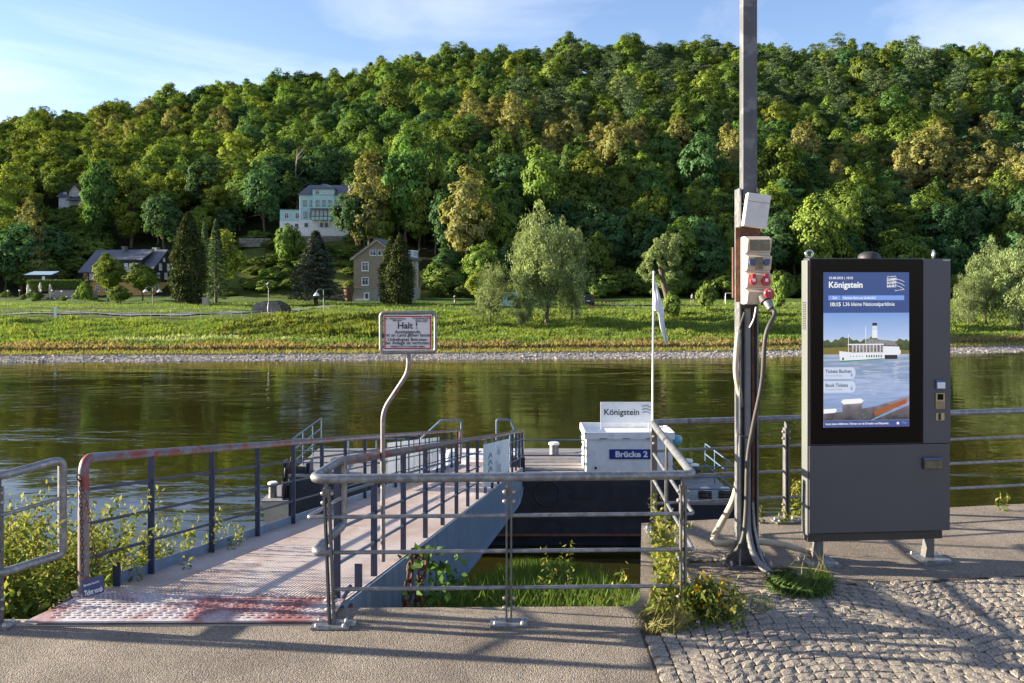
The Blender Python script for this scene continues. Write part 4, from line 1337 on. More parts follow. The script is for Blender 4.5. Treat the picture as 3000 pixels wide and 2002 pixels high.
# the lit screen: flat picture in thin layers
EM = .235
def emat(name, c): return mat('screen_' + name, c, .3, 0, .03, 3, emit=EM)
S = {k: emat(k, c) for k, c in dict(blue=(.035, .075, .25), pale=(.20, .36, .85), white=(1.0, 1.0, 1.0), sky1=(.22, .38, .72), sky2=(.36, .52, .85), sky3=(.52, .63, .86), tree=(.05, .08, .035), bank=(.22, .17, .03),
    water1=(.25, .34, .50), water2=(.34, .42, .62), water3=(.28, .36, .60), hull=(.85, .88, .95), dark=(.025, .02, .025), green=(.02, .28, .10), pill=(.62, .70, .88), ink=(.02, .035, .08), brown=(.06, .05, .06),
    orange=(.40, .10, .03), shine=(.60, .64, .74), grey=(.30, .28, .32), bar=(.06, .09, .30), inkg=(.25, .30, .38)).items()}
def photo_mat(name, stops, scale, stretch, amt, z0, z1):
    m = bpy.data.materials.new('screen_' + name)
    m.use_nodes = True
    N, Lk = m.node_tree.nodes, m.node_tree.links
    b = N['Principled BSDF']
    b.inputs['Base Color'].default_value = (.01, .01, .01, 1); b.inputs['Roughness'].default_value = .3
    tc = N.new('ShaderNodeTexCoord')
    sp = N.new('ShaderNodeSeparateXYZ'); Lk.new(tc.outputs['Object'], sp.inputs[0])
    mr = N.new('ShaderNodeMapRange'); mr.inputs['From Min'].default_value = z0; mr.inputs['From Max'].default_value = z1
    Lk.new(sp.outputs['Z'], mr.inputs['Value'])
    mp = N.new('ShaderNodeMapping'); mp.inputs['Scale'].default_value = stretch; Lk.new(tc.outputs['Object'], mp.inputs['Vector'])
    n = N.new('ShaderNodeTexNoise'); n.inputs['Scale'].default_value = scale; n.inputs['Detail'].default_value = 6; Lk.new(mp.outputs[0], n.inputs['Vector'])
    ms = N.new('ShaderNodeMath'); ms.operation = 'MULTIPLY_ADD'; ms.inputs[1].default_value = amt; ms.inputs[2].default_value = -amt / 2
    Lk.new(n.outputs['Fac'], ms.inputs[0])
    ad = N.new('ShaderNodeMath'); ad.operation = 'ADD'; Lk.new(mr.outputs[0], ad.inputs[0]); Lk.new(ms.outputs[0], ad.inputs[1])
    r = N.new('ShaderNodeValToRGB')
    while len(r.color_ramp.elements) < len(stops): r.color_ramp.elements.new(.5)
    for e, (p_, c_) in zip(r.color_ramp.elements, stops): e.position = p_; e.color = tuple(c_) + (1,)
    Lk.new(ad.outputs[0], r.inputs[0]); Lk.new(r.outputs[0], b.inputs['Emission Color']); b.inputs['Emission Strength'].default_value = EM
    S[name] = m
SX0, SX1, SZ0, SZ1 = .111, .803, 1.056, 2.258
ZV = lambda v: SZ1 - (SZ1 - SZ0) * v
photo_mat('psky', [(0, (.62, .70, .86)), (.35, (.42, .56, .86)), (1, (.20, .36, .74))], 4, (1, 1, 3), .25, ZV(.48), ZV(.262))
photo_mat('pwater', [(0, (.22, .30, .52)), (.3, (.30, .40, .66)), (.55, (.40, .50, .74)), (.8, (.22, .31, .48)), (1, (.42, .50, .66))], 9, (.5, 1, 7), 1.1, ZV(.96), ZV(.53))
photo_mat('ptree', [(0, (.02, .04, .012)), (.5, (.06, .09, .03)), (1, (.14, .15, .05))], 30, (1, 1, 1), 1.4, ZV(.52), ZV(.41))
photo_mat('pdark', [(0, (.02, .018, .02)), (.5, (.07, .05, .045)), (1, (.30, .26, .24))], 60, (1, 1, 1), 1.5, ZV(.96), ZV(.41))
photo_mat('pquay', [(0, (.05, .045, .06)), (.5, (.16, .14, .17)), (1, (.34, .30, .34))], 14, (1, 1, 1), 1.2, ZV(.96), ZV(.80))
def su(u, v, dep): return Vector((SX0 + (SX1 - SX0) * u, -.0046 - dep * .0006, SZ1 - (SZ1 - SZ0) * v))
scr = MB(); scr.quad(su(0, 0, 0), su(1, 0, 0), su(1, 1, 0), su(0, 1, 0))
scr = scr.build('screen', S['water2'], kk, False)
def sp_(nm, m_, pts, dep):
    b = MB(); b.add([su(u, v, dep) for u, v in pts], [tuple(range(len(pts)))])
    return b.build(nm, S[m_], scr, False)
def sr(nm, m_, u0, v0, u1, v1, dep): return sp_(nm, m_, [(u0, v0), (u1, v0), (u1, v1), (u0, v1)], dep)
sr('screen_header', 'blue', 0, 0, 1, .262, 1)
sr('screen_sky', 'psky', 0, .262, 1, .50, 1)
q6 = random.Random(12)
tr_ = [(0, .52)] + [(i / 90, .432 + .012 * math.sin(i * .21) + .006 * math.sin(i * .83 + 1) + q6.uniform(-.003, .003) + (.014 if i > 56 else 0)) for i in range(91)] + [(1, .52)]
sp_('screen_trees', 'ptree', tr_, 2)
sp_('screen_shore', 'bank', [(0, .487), (.3, .482), (1, .505), (1, .53), (0, .535)], 3)
sr('screen_water', 'pwater', 0, .530, 1, .96, 3.5)
q5 = random.Random(3)
for i in range(30):
    u0 = q5.uniform(.2, .6); v0 = .585 + i * .007
    sr('screen_reflection', 'shine' if i % 3 else 'grey', u0, v0, u0 + q5.uniform(.06, .28) * (1.1 - i / 34), v0 + .0022, 4.2 + i * .01)
for i in range(12): sr('screen_reflection', 'shine', .82 + q5.uniform(-.02, .02), .575 + i * .012, .87 + q5.uniform(-.02, .02), .579 + i * .012, 4.25)
# the paddle steamer
sp_('steamer_hull', 'hull', [(.18, .508), (.30, .516), (.70, .518), (.90, .505), (.90, .525), (.84, .55), (.70, .56), (.40, .573), (.19, .576)], 5)
sp_('steamer_waterline', 'green', [(.185, .570), (.40, .566), (.70, .556), (.70, .561), (.40, .573), (.185, .577)], 6)
sr('steamer_deck', 'pdark', .32, .468, .70, .518, 5.2)
for i in range(9): sr('steamer_deck_post', 'hull', .335 + i * .04, .47, .343 + i * .04, .516, 6)
sr('steamer_awning', 'hull', .28, .462, .70, .470, 6)
sp_('steamer_paddle_box', 'hull', [(.69, .478), (.88, .482), (.90, .527), (.69, .527)], 6.5)
sr('steamer_paddle', 'dark', .71, .535, .86, .562, 6.2)
sp_('steamer_bridge', 'pdark', [(.50, .428), (.84, .445), (.86, .478), (.50, .466)], 5.5)
for i in range(8): sr('steamer_bridge_window', 'inkg', .52 + i * .04, .44 + i * .001, .545 + i * .04, .455 + i * .001, 6)
sp_('steamer_funnel', 'hull', [(.568, .345), (.622, .345), (.626, .425), (.562, .425)], 6)
sp_('steamer_funnel_cap', 'dark', [(.566, .327), (.622, .327), (.622, .346), (.566, .346)], 6.6)
for i in range(3): sr('steamer_funnel_band', 'sky2', .568, .352 + i * .008, .622, .355 + i * .008, 6.8)
sr('steamer_mast', 'hull', .486, .35, .493, .46, 6); sr('steamer_mast', 'hull', .285, .40, .292, .52, 6)
for i in range(7): sr('steamer_porthole', 'dark', .495 + i * .028, .535, .508 + i * .028, .550, 7)
for i in range(5): sr('steamer_porthole', 'dark', .31 + i * .034, .538, .318 + i * .034, .546, 7)
sr('steamer_anchor', 'dark', .215, .55, .235, .566, 7)
# blurred foreground of the picture
sp_('screen_quay', 'pquay', [(0, .915), (.22, .90), (.62, .865), (1, .80), (1, .835), (.75, .895), (.55, .955), (0, .955)], 5)
sp_('screen_quay_band', 'orange', [(.58, .90), (.97, .82), (.97, .85), (.60, .93)], 6)
sp_('screen_quay_band', 'green', [(.60, .935), (.80, .885), (.80, .89), (.60, .941)], 6.4)
sp_('screen_quay_stone', 'pquay', [(.58, .955), (.80, .905), (1, .86), (1, .955)], 5.6)
sp_('screen_bollard', 'pquay', [(.215, .845), (.45, .84), (.44, .945), (.22, .95)], 7)
sp_('screen_bollard_top', 'white', [(.20, .835), (.23, .82), (.43, .815), (.465, .828), (.44, .845), (.23, .852)], 7.5)
sp_('screen_bollard', 'pquay', [(0, .90), (.14, .90), (.13, .955), (0, .955)], 7)
sp_('screen_bollard_top', 'white', [(0, .882), (.14, .878), (.155, .89), (.13, .905), (0, .91)], 7.5)
mb = MB(); c = su(.475, .925, 8)
mb.torus(c, .019, .0032, rotx(R(90)), 16, 6, .62); mb.build('screen_ring', S['green'], scr, False)
# buttons
def pill(v0, v1):
    P = [(0, v0)] + [(.325 + .045 * math.sin(a), (v0 + v1) / 2 - (v1 - v0) / 2 * math.cos(a)) for a in [math.pi * i / 10 for i in range(11)]] + [(0, v1)]
    sp_('screen_button', 'pill', P, 8)
pill(.612, .688); pill(.700, .776)
def st(s, u, v, size, m_='white', bold=0.0, sx=1.0, al='LEFT', rotd=0.0):
    p = su(u, v, 10)
    return text(scr, s, size, S[m_], p, (R(90), R(rotd), 0), bold * .75, al, .0001, 'screen_text', sx, False)
st('25.08.2025 | 18:35', .06, .044, .026, bold=.0005)
st('Königstein', .055, .099, .066, bold=.0022, sx=.98)
sr('screen_table_head', 'pale', .057, .150, .198, .180, 2); sr('screen_table_head', 'pale', .207, .150, .942, .180, 2)
st('Zeit', .10, .171, .024, 'white', .0004, .9); st('Nächste Fahrt am 26.08.2025', .224, .172, .024, 'white', .0004, .92)
st('10:15', .067, .218, .041, bold=.0016); st('L36 kleine Nationalparklinie', .222, .217, .042, bold=.0003, sx=.88)
st('SÄCHSISCHE', .735, .034, .013, bold=.0002, rotd=-4); st('DAMPF', .735, .056, .027, bold=.001, rotd=-3, sx=.95); st('SCHIFF', .735, .077, .027, bold=.001, rotd=-3, sx=.95); st('FAHRT', .735, .099, .027, bold=.001, rotd=-3, sx=.95)
for k in range(3):
    P = []
    for i in range(9):
        t = i / 8
        P.append((.845 + .095 * t, .046 + .021 * k + .016 * t * t * (1 + .3 * k)))
    b = MB(); b.tube([su(u, v, 9) for u, v in P], .0016, 5); b.build('screen_logo_wave', S['white'], scr, False)
st('Elbe an Bord', .83, .122, .013, bold=.0001, rotd=-8)
st('Tickets Buchen', .018, .648, .037, 'ink', .001, .92); st('Fahrten & Tickets', .018, .671, .021, 'inkg', 0, .9)
st('Book Tickets', .018, .738, .037, 'ink', .001, .92); st('Cruises & Tickets', .018, .760, .021, 'inkg', 0, .9)
for vv_ in (.655, .742):
    b = MB(); b.torus(su(.325, vv_, 9), .016, .0012, rotx(R(90)), 14, 5); b.build('screen_tap_ring', S['sky2'], scr, False)
    sp_('screen_tap_hand', 'water3', [(.312, vv_ - .002), (.33, vv_ - .002), (.338, vv_ + .012), (.325, vv_ + .022), (.312, vv_ + .014)], 9.5)
sr('screen_ticker', 'bar', 0, .957, 1, 1, 9)
st('heute keine Abfahrten. Fahrten nur ab Dresden und Blasewitz.', .02, .983, .0235, bold=.0004, sx=.86)
st('The', .91, .981, .0235, 'pale', bold=.0003)
sp_('screen_ticker_icon', 'white', [(.848, .975), (.864, .967), (.88, .975), (.876, .985), (.852, .985)], 10)
# ------------------------------------------------------------ foliage
LF = {
 'beech': leafmat('beech_leaves', (0.155, 0.230, 0.044), trans=.36),
 'oak': leafmat('oak_leaves', (0.109, 0.196, 0.048), trans=.36),
 'lime': leafmat('limetree_leaves', (.25, .25, .085), tint=(1, 1, .5), obvar=.16),
 'dark': leafmat('dark_leaves', (0.071, 0.144, 0.052), trans=.34),
 'yellow': leafmat('yellow_green_leaves', (0.201, 0.259, 0.041), trans=.38),
 'pine': leafmat('pine_needles', (0.115, 0.172, 0.081), trans=.15),
 'spruce': leafmat('spruce_needles', (0.086, 0.106, 0.075), trans=.1, obvar=.15),
 'thuja': leafmat('thuja_scales', (.062, .080, .026), trans=.1, obvar=.1),
 'willow': leafmat('willow_leaves', (.235, .30, .13), trans=.3, obvar=.15),
 'shrub': leafmat('shrub_leaves', (0.149, 0.218, 0.046)),
 'grass': leafmat('grass_blades', (1, 1, 1), trans=.4, obvar=0),
}
M['bark'] = mat('tree_bark', (.10, .075, .055), .9, 0, .3, 3, bump=.5, bs=8)

def blob_leaves(rng, C_, Rb, per, sq=.85, up=.35, jit=.45):
    n = len(C_)
    d = unit(rng.normal(size=(n * per, 3)))
    flip = rng.random(n * per) < .55
    d[:, 2] = np.where(flip, np.abs(d[:, 2]), d[:, 2])
    r = (.5 + .68 * rng.random((n * per, 1)))
    c = np.repeat(C_, per, axis=0); rb = np.repeat(Rb, per)[:, None]
    p = c + d * rb * r * np.array([1, 1, sq])
    nr = d + np.array([0, 0, up]) + rng.normal(size=d.shape) * jit
    v = np.repeat(rng.uniform(.72, 1.25, n), per) * rng.uniform(.75, 1.25, n * per)
    return p, nr, v

def tree_protos(kind, seed, h, w, nb, per, leaf, matk, shape='round'):
    """trunk and crown meshes of one tree, base at the origin"""
    rng = np.random.default_rng(seed)
    tb = MB()
    limbs = []
    asp, updir = .9, None
    if shape in ('round', 'tall', 'bush'):
        zc, rz = (h * .60, h * .40) if shape != 'bush' else (h * .5, h * .48)
        if shape == 'tall': zc, rz = h * .55, h * .45
        d = unit(rng.normal(size=(nb, 3)))
        rr = rng.uniform(.35, 1.0, nb) ** .45
        lump = 1 + .16 * np.sin(d[:, 0] * 5 + seed) + .12 * np.sin(d[:, 1] * 6 + d[:, 2] * 4 + seed * 2)
        Rb = w * rng.uniform(.065, .135, nb)
        C_ = d * (rr * lump)[:, None] * np.array([w / 2 - w * .10, w / 2 - w * .10, rz - w * .10]) + np.array([0, 0, zc])
        taper = 1 - .38 * np.clip((C_[:, 2] - zc) / rz, 0, 1) ** 1.3
        C_[:, :2] *= taper[:, None]
        C_[:, 2] = np.maximum(C_[:, 2], Rb * .6)
        p, nr, v = blob_leaves(rng, C_, Rb, per, jit=.32)
        nr = unit(nr) + 1.0 * unit((p - np.array([0, 0, zc])) / np.array([w / 2, w / 2, rz]))
        limbs = [C_[i] for i in range(0, nb, 3)]
    elif shape == 'column':
        z = rng.uniform(.03, .97, nb) * h
        t = z / h
        rad = w / 2 * np.clip(np.sin(np.clip(t * .9 + .12, 0, 1) * math.pi) ** .6, .05, 1) * (1.05 - .45 * t)
        a = rng.uniform(0, 2 * math.pi, nb)
        C_ = np.stack([np.cos(a) * rad * .72, np.sin(a) * rad * .72, z], axis=1)
        Rb = np.maximum(.25, rad * rng.uniform(.28, .45, nb))
        p, nr, v = blob_leaves(rng, C_, Rb, per, 1.5, .3, .5)
        updir = np.array([0, 0, 1.0]); asp = .6
    elif shape == 'spruce':
        pts, nn, vals = [], [], []
        for i in range(nb):
            t = .1 + .9 * (i / nb) ** .9
            L_ = w / 2 * (1 - t) ** .8 * rng.uniform(.75, 1.12) + .15
            a = i * 2.4 + rng.uniform(-.3, .3)
            s = rng.uniform(.1, 1, per) ** .7
            wd = (1 - s) * L_ * .28 + .12
            off = rng.normal(size=per) * wd
            x = np.cos(a) * s * L_ - np.sin(a) * off; y = np.sin(a) * s * L_ + np.cos(a) * off
            z = t * h - .22 * s * L_ + .10 * s * s * L_ + rng.normal(size=per) * .10
            pts.append(np.stack([x, y, z], axis=1))
            nn.append(np.stack([np.cos(a) * .5 + rng.normal(size=per) * .5, np.sin(a) * .5 + rng.normal(size=per) * .5, np.ones(per) * .8], axis=1))
            vals.append(rng.uniform(.6, 1.35) * rng.uniform(.75, 1.25, per))
        p, nr, v = np.concatenate(pts), np.concatenate(nn), np.concatenate(vals)
        asp = .55
    elif shape == 'pine':
        z = rng.uniform(.42, 1.0, nb) * h
        a = rng.uniform(0, 2 * math.pi, nb)
        rad = w / 2 * np.sqrt(np.clip(1.05 - np.abs(z / h - .62) * 1.9, .05, 1)) * rng.uniform(.2, .95, nb)
        C_ = np.stack([np.cos(a) * rad, np.sin(a) * rad, z], axis=1)
        Rb = w * rng.uniform(.09, .16, nb)
        p, nr, v = blob_leaves(rng, C_, Rb, per, .5, .6, .5)
        asp = .5; limbs = [C_[i] for i in range(0, nb, 2)]
    elif shape == 'willow':
        d = unit(rng.normal(size=(nb, 3)))
        rr = rng.uniform(.25, 1.0, nb) ** .5
        lump = 1 + .28 * np.sin(d[:, 0] * 4 + seed) + .22 * np.sin(d[:, 2] * 5 + seed * 1.7)
        C_ = d * (rr * lump)[:, None] * np.array([w / 2 * .86, w / 2 * .86, h * .46]) + np.array([0, 0, h * .52])
        Rb = w * rng.uniform(.06, .12, nb)
        C_[:, 2] = np.maximum(C_[:, 2], h * .06)
        p, nr, v = blob_leaves(rng, C_, Rb, per, 1.25, .2, .6)
        updir = d.repeat(per, axis=0) * .5 + np.array([0, 0, .9]); asp = .42
        limbs = [C_[i] for i in range(0, nb, 2)]
    cols = np.stack([v * rng.uniform(.92, 1.12, len(v)), v, v * rng.uniform(.8, 1.15, len(v))], axis=1)
    sz = leaf * rng.uniform(.7, 1.35, len(p))
    crown = leaves(kind + '_crown', p, nr, sz, LF[matk], cols, asp, updir)
    tr = max(.10, h * .018)
    top = h * (.55 if shape in ('round', 'willow', 'tall') else .92)
    wig = [Vector((rng.normal() * tr * .8 * (i > 0), rng.normal() * tr * .8 * (i > 0), top * i / 5 - (.4 if i == 0 else 0))) for i in range(6)]
    tb.tube(wig, tr * 1.25, 8, r2=tr * .35)
    for q in limbs[:14]:
        s0 = Vector((0, 0, h * rng.uniform(.22, .45) if shape != 'pine' else max(.3 * h, q[2] - .1 * h)))
        mid = s0.lerp(Vector(q), .5) + Vector((0, 0, .04 * h))
        tb.tube([s0, mid, Vector(q)], tr * .5, 5, r2=tr * .12)
    return tb.mesh(kind + '_trunk', M['bark']), crown

def plant_tree(pr, name, label, loc, sc=(1, 1, 1), rz=0.0, group=None, cat='tree', tilt=(0, 0)):
    e = thing(name, label, cat, loc, rz, group)
    e.scale = sc
    e.rotation_euler = (tilt[0], tilt[1], rz)
    t = obj('trunk', pr[0], e); c = obj('crown', pr[1], e)
    return e

# forest kinds
PROTO = {}
def add_proto(k, n, *a, **kw):
    PROTO[k] = [tree_protos(k, 40 + hash_(k) + i * 7, *a, **kw) for i in range(n)]
def hash_(k): return sum(ord(c) * (i + 3) for i, c in enumerate(k)) % 1000
add_proto('beech', 3, 16, 11.5, 120, 55, .50, 'beech')
add_proto('oak', 3, 15, 11, 110, 58, .50, 'oak')
add_proto('lime', 3, 18, 10, 44, 95, .55, 'lime', 'tall') if False else None
PROTO['lime'] = [tree_protos('lime', 300 + i, 18, 10, 120, 55, .46, 'lime', 'tall') for i in range(3)]
PROTO['dark'] = [tree_protos('dark', 330 + i, 15, 11, 110, 58, .50, 'dark') for i in range(2)]
PROTO['yellow'] = [tree_protos('yellow', 350 + i, 15, 10, 110, 55, .46, 'yellow') for i in range(2)]
PROTO['pine'] = [tree_protos('pine', 370 + i, 17, 8, 60, 55, .45, 'pine', 'pine') for i in range(2)]
PROTO['shrub'] = [tree_protos('shrub', 390 + i, 4, 5, 70, 45, .30, 'shrub', 'bush') for i in range(3)]
KINDS = {
 'beech': ('beech_tree', 'rounded mid green broadleaf tree in the hillside wood'),
 'oak': ('oak_tree', 'deep green broadleaf tree in the hillside wood'),
 'lime': ('lime_tree', 'pale golden tinged broadleaf tree in the hillside wood'),
 'dark': ('alder_tree', 'dark blue green broadleaf tree in the hillside wood'),
 'yellow': ('maple_tree', 'bright yellow green broadleaf tree in the hillside wood'),
 'pine': ('pine_tree', 'slim grey green pine in the hillside wood'),
}
def proj(x, y, z): return CX + x / y * F, HY + (CZ - z) / y * F
# keep the houses and the clearing free: (px range, depth range)
def clear_zone(px, y):
    if 150 < px < 530 and y < 226: return True
    if 530 < px < 800 and y < 224: return True
    if 800 < px < 1030 and y < 238: return True
    if 1030 <= px < 1262 and y < 203: return True
    if 140 < px < 275 and y < 272 and y > 226: return False
    return False
fr = random.Random(5)
cands = []
y = 187.0
while y < 432:
    x = -400.0
    step = 7.0 if y < 300 else 7.6
    while x < 400:
        xx, yy = x + fr.uniform(-2.7, 2.7), y + fr.uniform(-2.7, 2.7)
        x += step
        z = far_h(xx, yy)
        px, py = proj(xx, yy, z)
        if not (-900 < px < 3900): continue
        if yy - shore(xx) < 80: continue
        foot = 188 + interp(xx, [-120, -60, -20, 60, 200], [14, 2, -6, -4, 6])
        if yy < foot + 1: continue
        if clear_zone(px, yy): continue
        if 105 < px < 262 and yy < 266 and proj(xx, yy, z + 18)[1] < 612: continue
        n1 = math.sin(xx * .045 + 1.3) + math.sin(yy * .05 + xx * .02) + fr.uniform(-1.0, 1.0)
        r = fr.random()
        _, pt_ = proj(xx, yy, z + 14)
        if 1500 < px < 2450 and 130 < pt_ < 340 and r < .45: k = 'pine'
        elif px > 2250 and 150 < pt_ < 420 and r < .25: k = 'pine'
        elif 330 < pt_ < 620 and px > 1750 and n1 > .55: k = 'lime'
        elif px > 900 and 260 < pt_ < 640 and n1 > 1.35: k = 'lime'
        elif px < 900 and n1 > 1.9: k = 'lime'
        elif px < 700 and r < .45: k = 'yellow'
        elif pt_ > 560 and r < .6: k = 'dark'
        elif r < .34: k = 'oak'
        elif r < .52: k = 'dark'
        elif r < .64: k = 'yellow'
        else: k = 'beech'
        sc = fr.uniform(.60, .98) * (1.3 if fr.random() < .2 else 1.0)
        cands.append((xx, yy, z, k, sc, fr.uniform(0, 6.28), px))
    y += step * .93
inview = [c for c in cands if -40 < c[6] < 3040]
inview.sort(key=lambda c: c[1])
single = inview[:300]
sset = set(id(c) for c in single)
rest_ = [c for c in cands if id(c) not in sset]
ZONES = ((140, 'left of the hillside villa'), (290, 'round the hillside villa'), (540, 'above the half timbered house'), (780, 'above the columnar conifer'), (1030, 'above the turquoise house'),
         (1270, 'above the brown gabled house'), (1560, 'above the willow group'), (1800, 'above the parked van'), (2150, 'above the pollard willow'), (2360, 'beyond the power pole'), (2800, 'beyond the ticket machine'), (9999, 'above the rounded willow'))
def where(lb, xx, yy, px):
    t = (yy - 188) / 215
    row = 'at the foot of the slope' if t < .12 else 'on the lower slope' if t < .25 else 'on the middle slope' if t < .42 else 'high on the slope'
    zone = next(z_ for lim, z_ in ZONES if px < lim)
    return lb.replace('in the hillside wood', row + ' ' + zone)
for (xx, yy, z, k, sc, rz, px) in single:
    nm, lb = KINDS[k]
    lb = where(lb, xx, yy, px)
    plant_tree(fr.choice(PROTO[k]), nm, lb, (xx, yy, z - .3), (sc * fr.uniform(.88, 1.12), sc * fr.uniform(.88, 1.12), sc * fr.uniform(.85, 1.3)), rz, 'trees of the hillside wood')
# the rest of the wood as one mass
def scatter(name, pts, protos, kind='stuff'):
    """pts: (x,y,z,index,scale,rot); instances of the prototype meshes"""
    me = bpy.data.meshes.new(name)
    n = len(pts)
    me.vertices.add(n)
    arr = np.array(pts, dtype=np.float32)
    me.vertices.foreach_set('co', arr[:, :3].ravel())
    for an, c in (('idx', 3), ('scl', 4), ('rot', 5)):
        at = me.attributes.new(an, 'INT' if an == 'idx' else 'FLOAT', 'POINT')
        at.data.foreach_set('value', arr[:, c].astype(np.int32 if an == 'idx' else np.float32))
    o = obj(name, me)
    ng = bpy.data.node_groups.new(name, 'GeometryNodeTree')
    ng.interface.new_socket('Geometry', in_out='INPUT', socket_type='NodeSocketGeometry')
    ng.interface.new_socket('Geometry', in_out='OUTPUT', socket_type='NodeSocketGeometry')
    N, Lk = ng.nodes, ng.links
    gi, go = N.new('NodeGroupInput'), N.new('NodeGroupOutput')
    ip = N.new('GeometryNodeInstanceOnPoints')
    m2p = N.new('GeometryNodeMeshToPoints')
    Lk.new(gi.outputs[0], m2p.inputs['Mesh'])
    Lk.new(m2p.outputs[0], ip.inputs['Points'])
    ip.inputs['Pick Instance'].default_value = True
    jn = N.new('GeometryNodeJoinGeometry')
    src = []
    for i, me_ in enumerate(protos):
        po = bpy.data.objects.new('%s_source' % name, me_)
        oi = N.new('GeometryNodeObjectInfo')
        oi.inputs['Object'].default_value = po
        oi.inputs['As Instance'].default_value = True
        src.append(oi)
    for s in reversed(src): Lk.new(s.outputs['Geometry'], jn.inputs[0])
    Lk.new(jn.outputs[0], ip.inputs['Instance'])
    def na(nm, dt):
        a = N.new('GeometryNodeInputNamedAttribute'); a.data_type = dt; a.inputs['Name'].default_value = nm
        return a.outputs['Attribute']
    Lk.new(na('idx', 'INT'), ip.inputs['Instance Index'])
    cx = N.new('ShaderNodeCombineXYZ'); Lk.new(na('rot', 'FLOAT'), cx.inputs[2])
    er = N.new('FunctionNodeEulerToRotation'); Lk.new(cx.outputs[0], er.inputs[0])
    Lk.new(er.outputs[0], ip.inputs['Rotation'])
    Lk.new(na('scl', 'FLOAT'), ip.inputs['Scale'])
    Lk.new(ip.outputs[0], go.inputs[0])
    md = o.modifiers.new('scatter', 'NODES'); md.node_group = ng
    return tag(o, kind=kind)
flatp, index = [], {}
for k in KINDS:
    for i, pr in enumerate(PROTO[k]):
        index[(k, i)] = len(flatp); flatp.append(pr[1])
wood = scatter('hillside_wood', [(c[0], c[1], c[2] - .3, index[(c[3], fr.randrange(len(PROTO[c[3]])))], c[4], c[5]) for c in rest_], flatp)
tag(wood, 'wood covering the upper hillside beyond the nearer trees', 'wood')

# ------------------------------------------------------------ single trees on the far bank and round the houses
WIL = [tree_protos('willow', 500 + i, 12, 9, 150, 110, .30, 'willow', 'willow') for i in range(3)]
POL = tree_protos('pollard', 520, 8, 5.2, 70, 140, .28, 'willow', 'willow')
THU = tree_protos('thuja', 530, 14, 5.2, 260, 75, .30, 'thuja', 'column')
SPR = tree_protos('spruce', 541, 15, 8.5, 230, 80, .36, 'spruce', 'spruce')
LAR = tree_protos('larch', 552, 15, 6.5, 110, 60, .36, 'pine', 'spruce')
GRN = [tree_protos('garden', 560 + i, 8, 7, 120, 60, .32, 'yellow') for i in range(2)]
def place0(px, d): return Vector(((px - CX) / F * d, d, far_h((px - CX) / F * d, d)))
M['snag'] = mat('bleached_wood', (.22, .20, .18), .8, 0, .2, 2)
def stand(pr, px, d, h_px, w_px, ph, pw, name, label, group=None, rz=0, tilt=(0, 0), sink=.2, cat='tree', base_py=None):
    x = (px - CX) / F * d
    z = far_h(x, d) if base_py is None else CZ - (base_py - HY) / F * d
    sh, sw = h_px / F * d / ph, w_px / F * d / pw
    return plant_tree(pr, name, label, (x, d, z - sink), (sw, sw, sh), rz, group, cat, tilt)
WG = 'willows on the far meadow'
stand(WIL[0], 1600, 101, 335, 215, 12, 9, 'willow_tree', 'tall silvery willow with several crowns beside the parked van', WG)
stand(WIL[1], 1545, 102, 280, 110, 12, 9, 'willow_tree', 'silvery willow joined to the left of the tallest willow', WG, 1.1)
stand(WIL[2], 1672, 103, 290, 105, 12, 9, 'willow_tree', 'grey green willow joined to the right of the tallest willow', WG, 2.0)
stand(WIL[1], 1432, 100, 190, 108, 12, 9, 'willow_tree', 'small leaning willow left of the tall willow group', WG, 2.5, (0, R(-8)))
stand(WIL[0], 1530, 99, 120, 70, 12, 9, 'willow_tree', 'low bushy willow at the foot of the tall willow group', WG, 4.0)
stand(WIL[0], 2890, 106, 250, 130, 12, 9, 'willow_tree', 'pale rounded willow standing behind the ticket machine side of the meadow', WG, 3.0)
stand(WIL[2], 2990, 104, 255, 150, 12, 9, 'willow_tree', 'wide pale willow next to the rounded willow on the meadow', WG, .6)
stand(WIL[1], 2835, 105, 160, 90, 12, 9, 'willow_tree', 'small pale willow under the rounded willow', WG, 1.6)
# pollard willow with its bare leaning trunk
pw_ = thing('pollard_willow', 'pollard willow with bare leaning trunk and tufted head on the meadow', 'tree', tuple(W(1962, 905, 108)))
MB().tube(curve([W(1963, 915, 108), W(1955, 870, 108), W(1942, 820, 108), W(1935, 770, 108)]), .45, 8, r2=.30).build('trunk', M['bark'], pw_)
c_ = obj('crown', POL[1], pw_, W(1934, 826, 108) - rootloc(pw_)); c_.scale = (.88, .88, .74)
stand(PROTO['shrub'][0], 1965, 105, 95, 75, 4, 5, 'shrub', 'dark rounded shrub at the foot of the pollard willow', cat='shrub')
stand(PROTO['shrub'][1], 2070, 112, 98, 85, 4, 5, 'shrub', 'pale olive shrub beside the running person', cat='shrub')
stand(PROTO['shrub'][2], 2285, 128, 125, 85, 4, 5, 'shrub', 'light green shrub behind the socket cabinet of the power pole', cat='shrub')
stand(THU, 552, 140, 275, 118, 14, 5.2, 'cypress_tree', 'dark slender columnar conifer beside the half timbered house')
stand(THU, 1172, 145, 212, 98, 14, 5.2, 'cypress_tree', 'dense conical evergreen in front of the brown gabled house, the taller of the pair', None, 1.0)
stand(THU, 1146, 146, 205, 86, 14, 5.2, 'cypress_tree', 'dense conical evergreen in front of the brown gabled house, the slimmer of the pair', None, 2.0)
stand(SPR, 925, 140, 218, 195, 15, 8.5, 'spruce_tree', 'blue grey spruce between the two roadside lamps')
stand(LAR, 633, 150, 250, 95, 15, 6.5, 'larch_tree', 'thin brownish larch behind the stone pedestal')
stand(LAR, 600, 153, 240, 80, 15, 6.5, 'larch_tree', 'thin brownish larch next to the columnar conifer', None, 1.2)
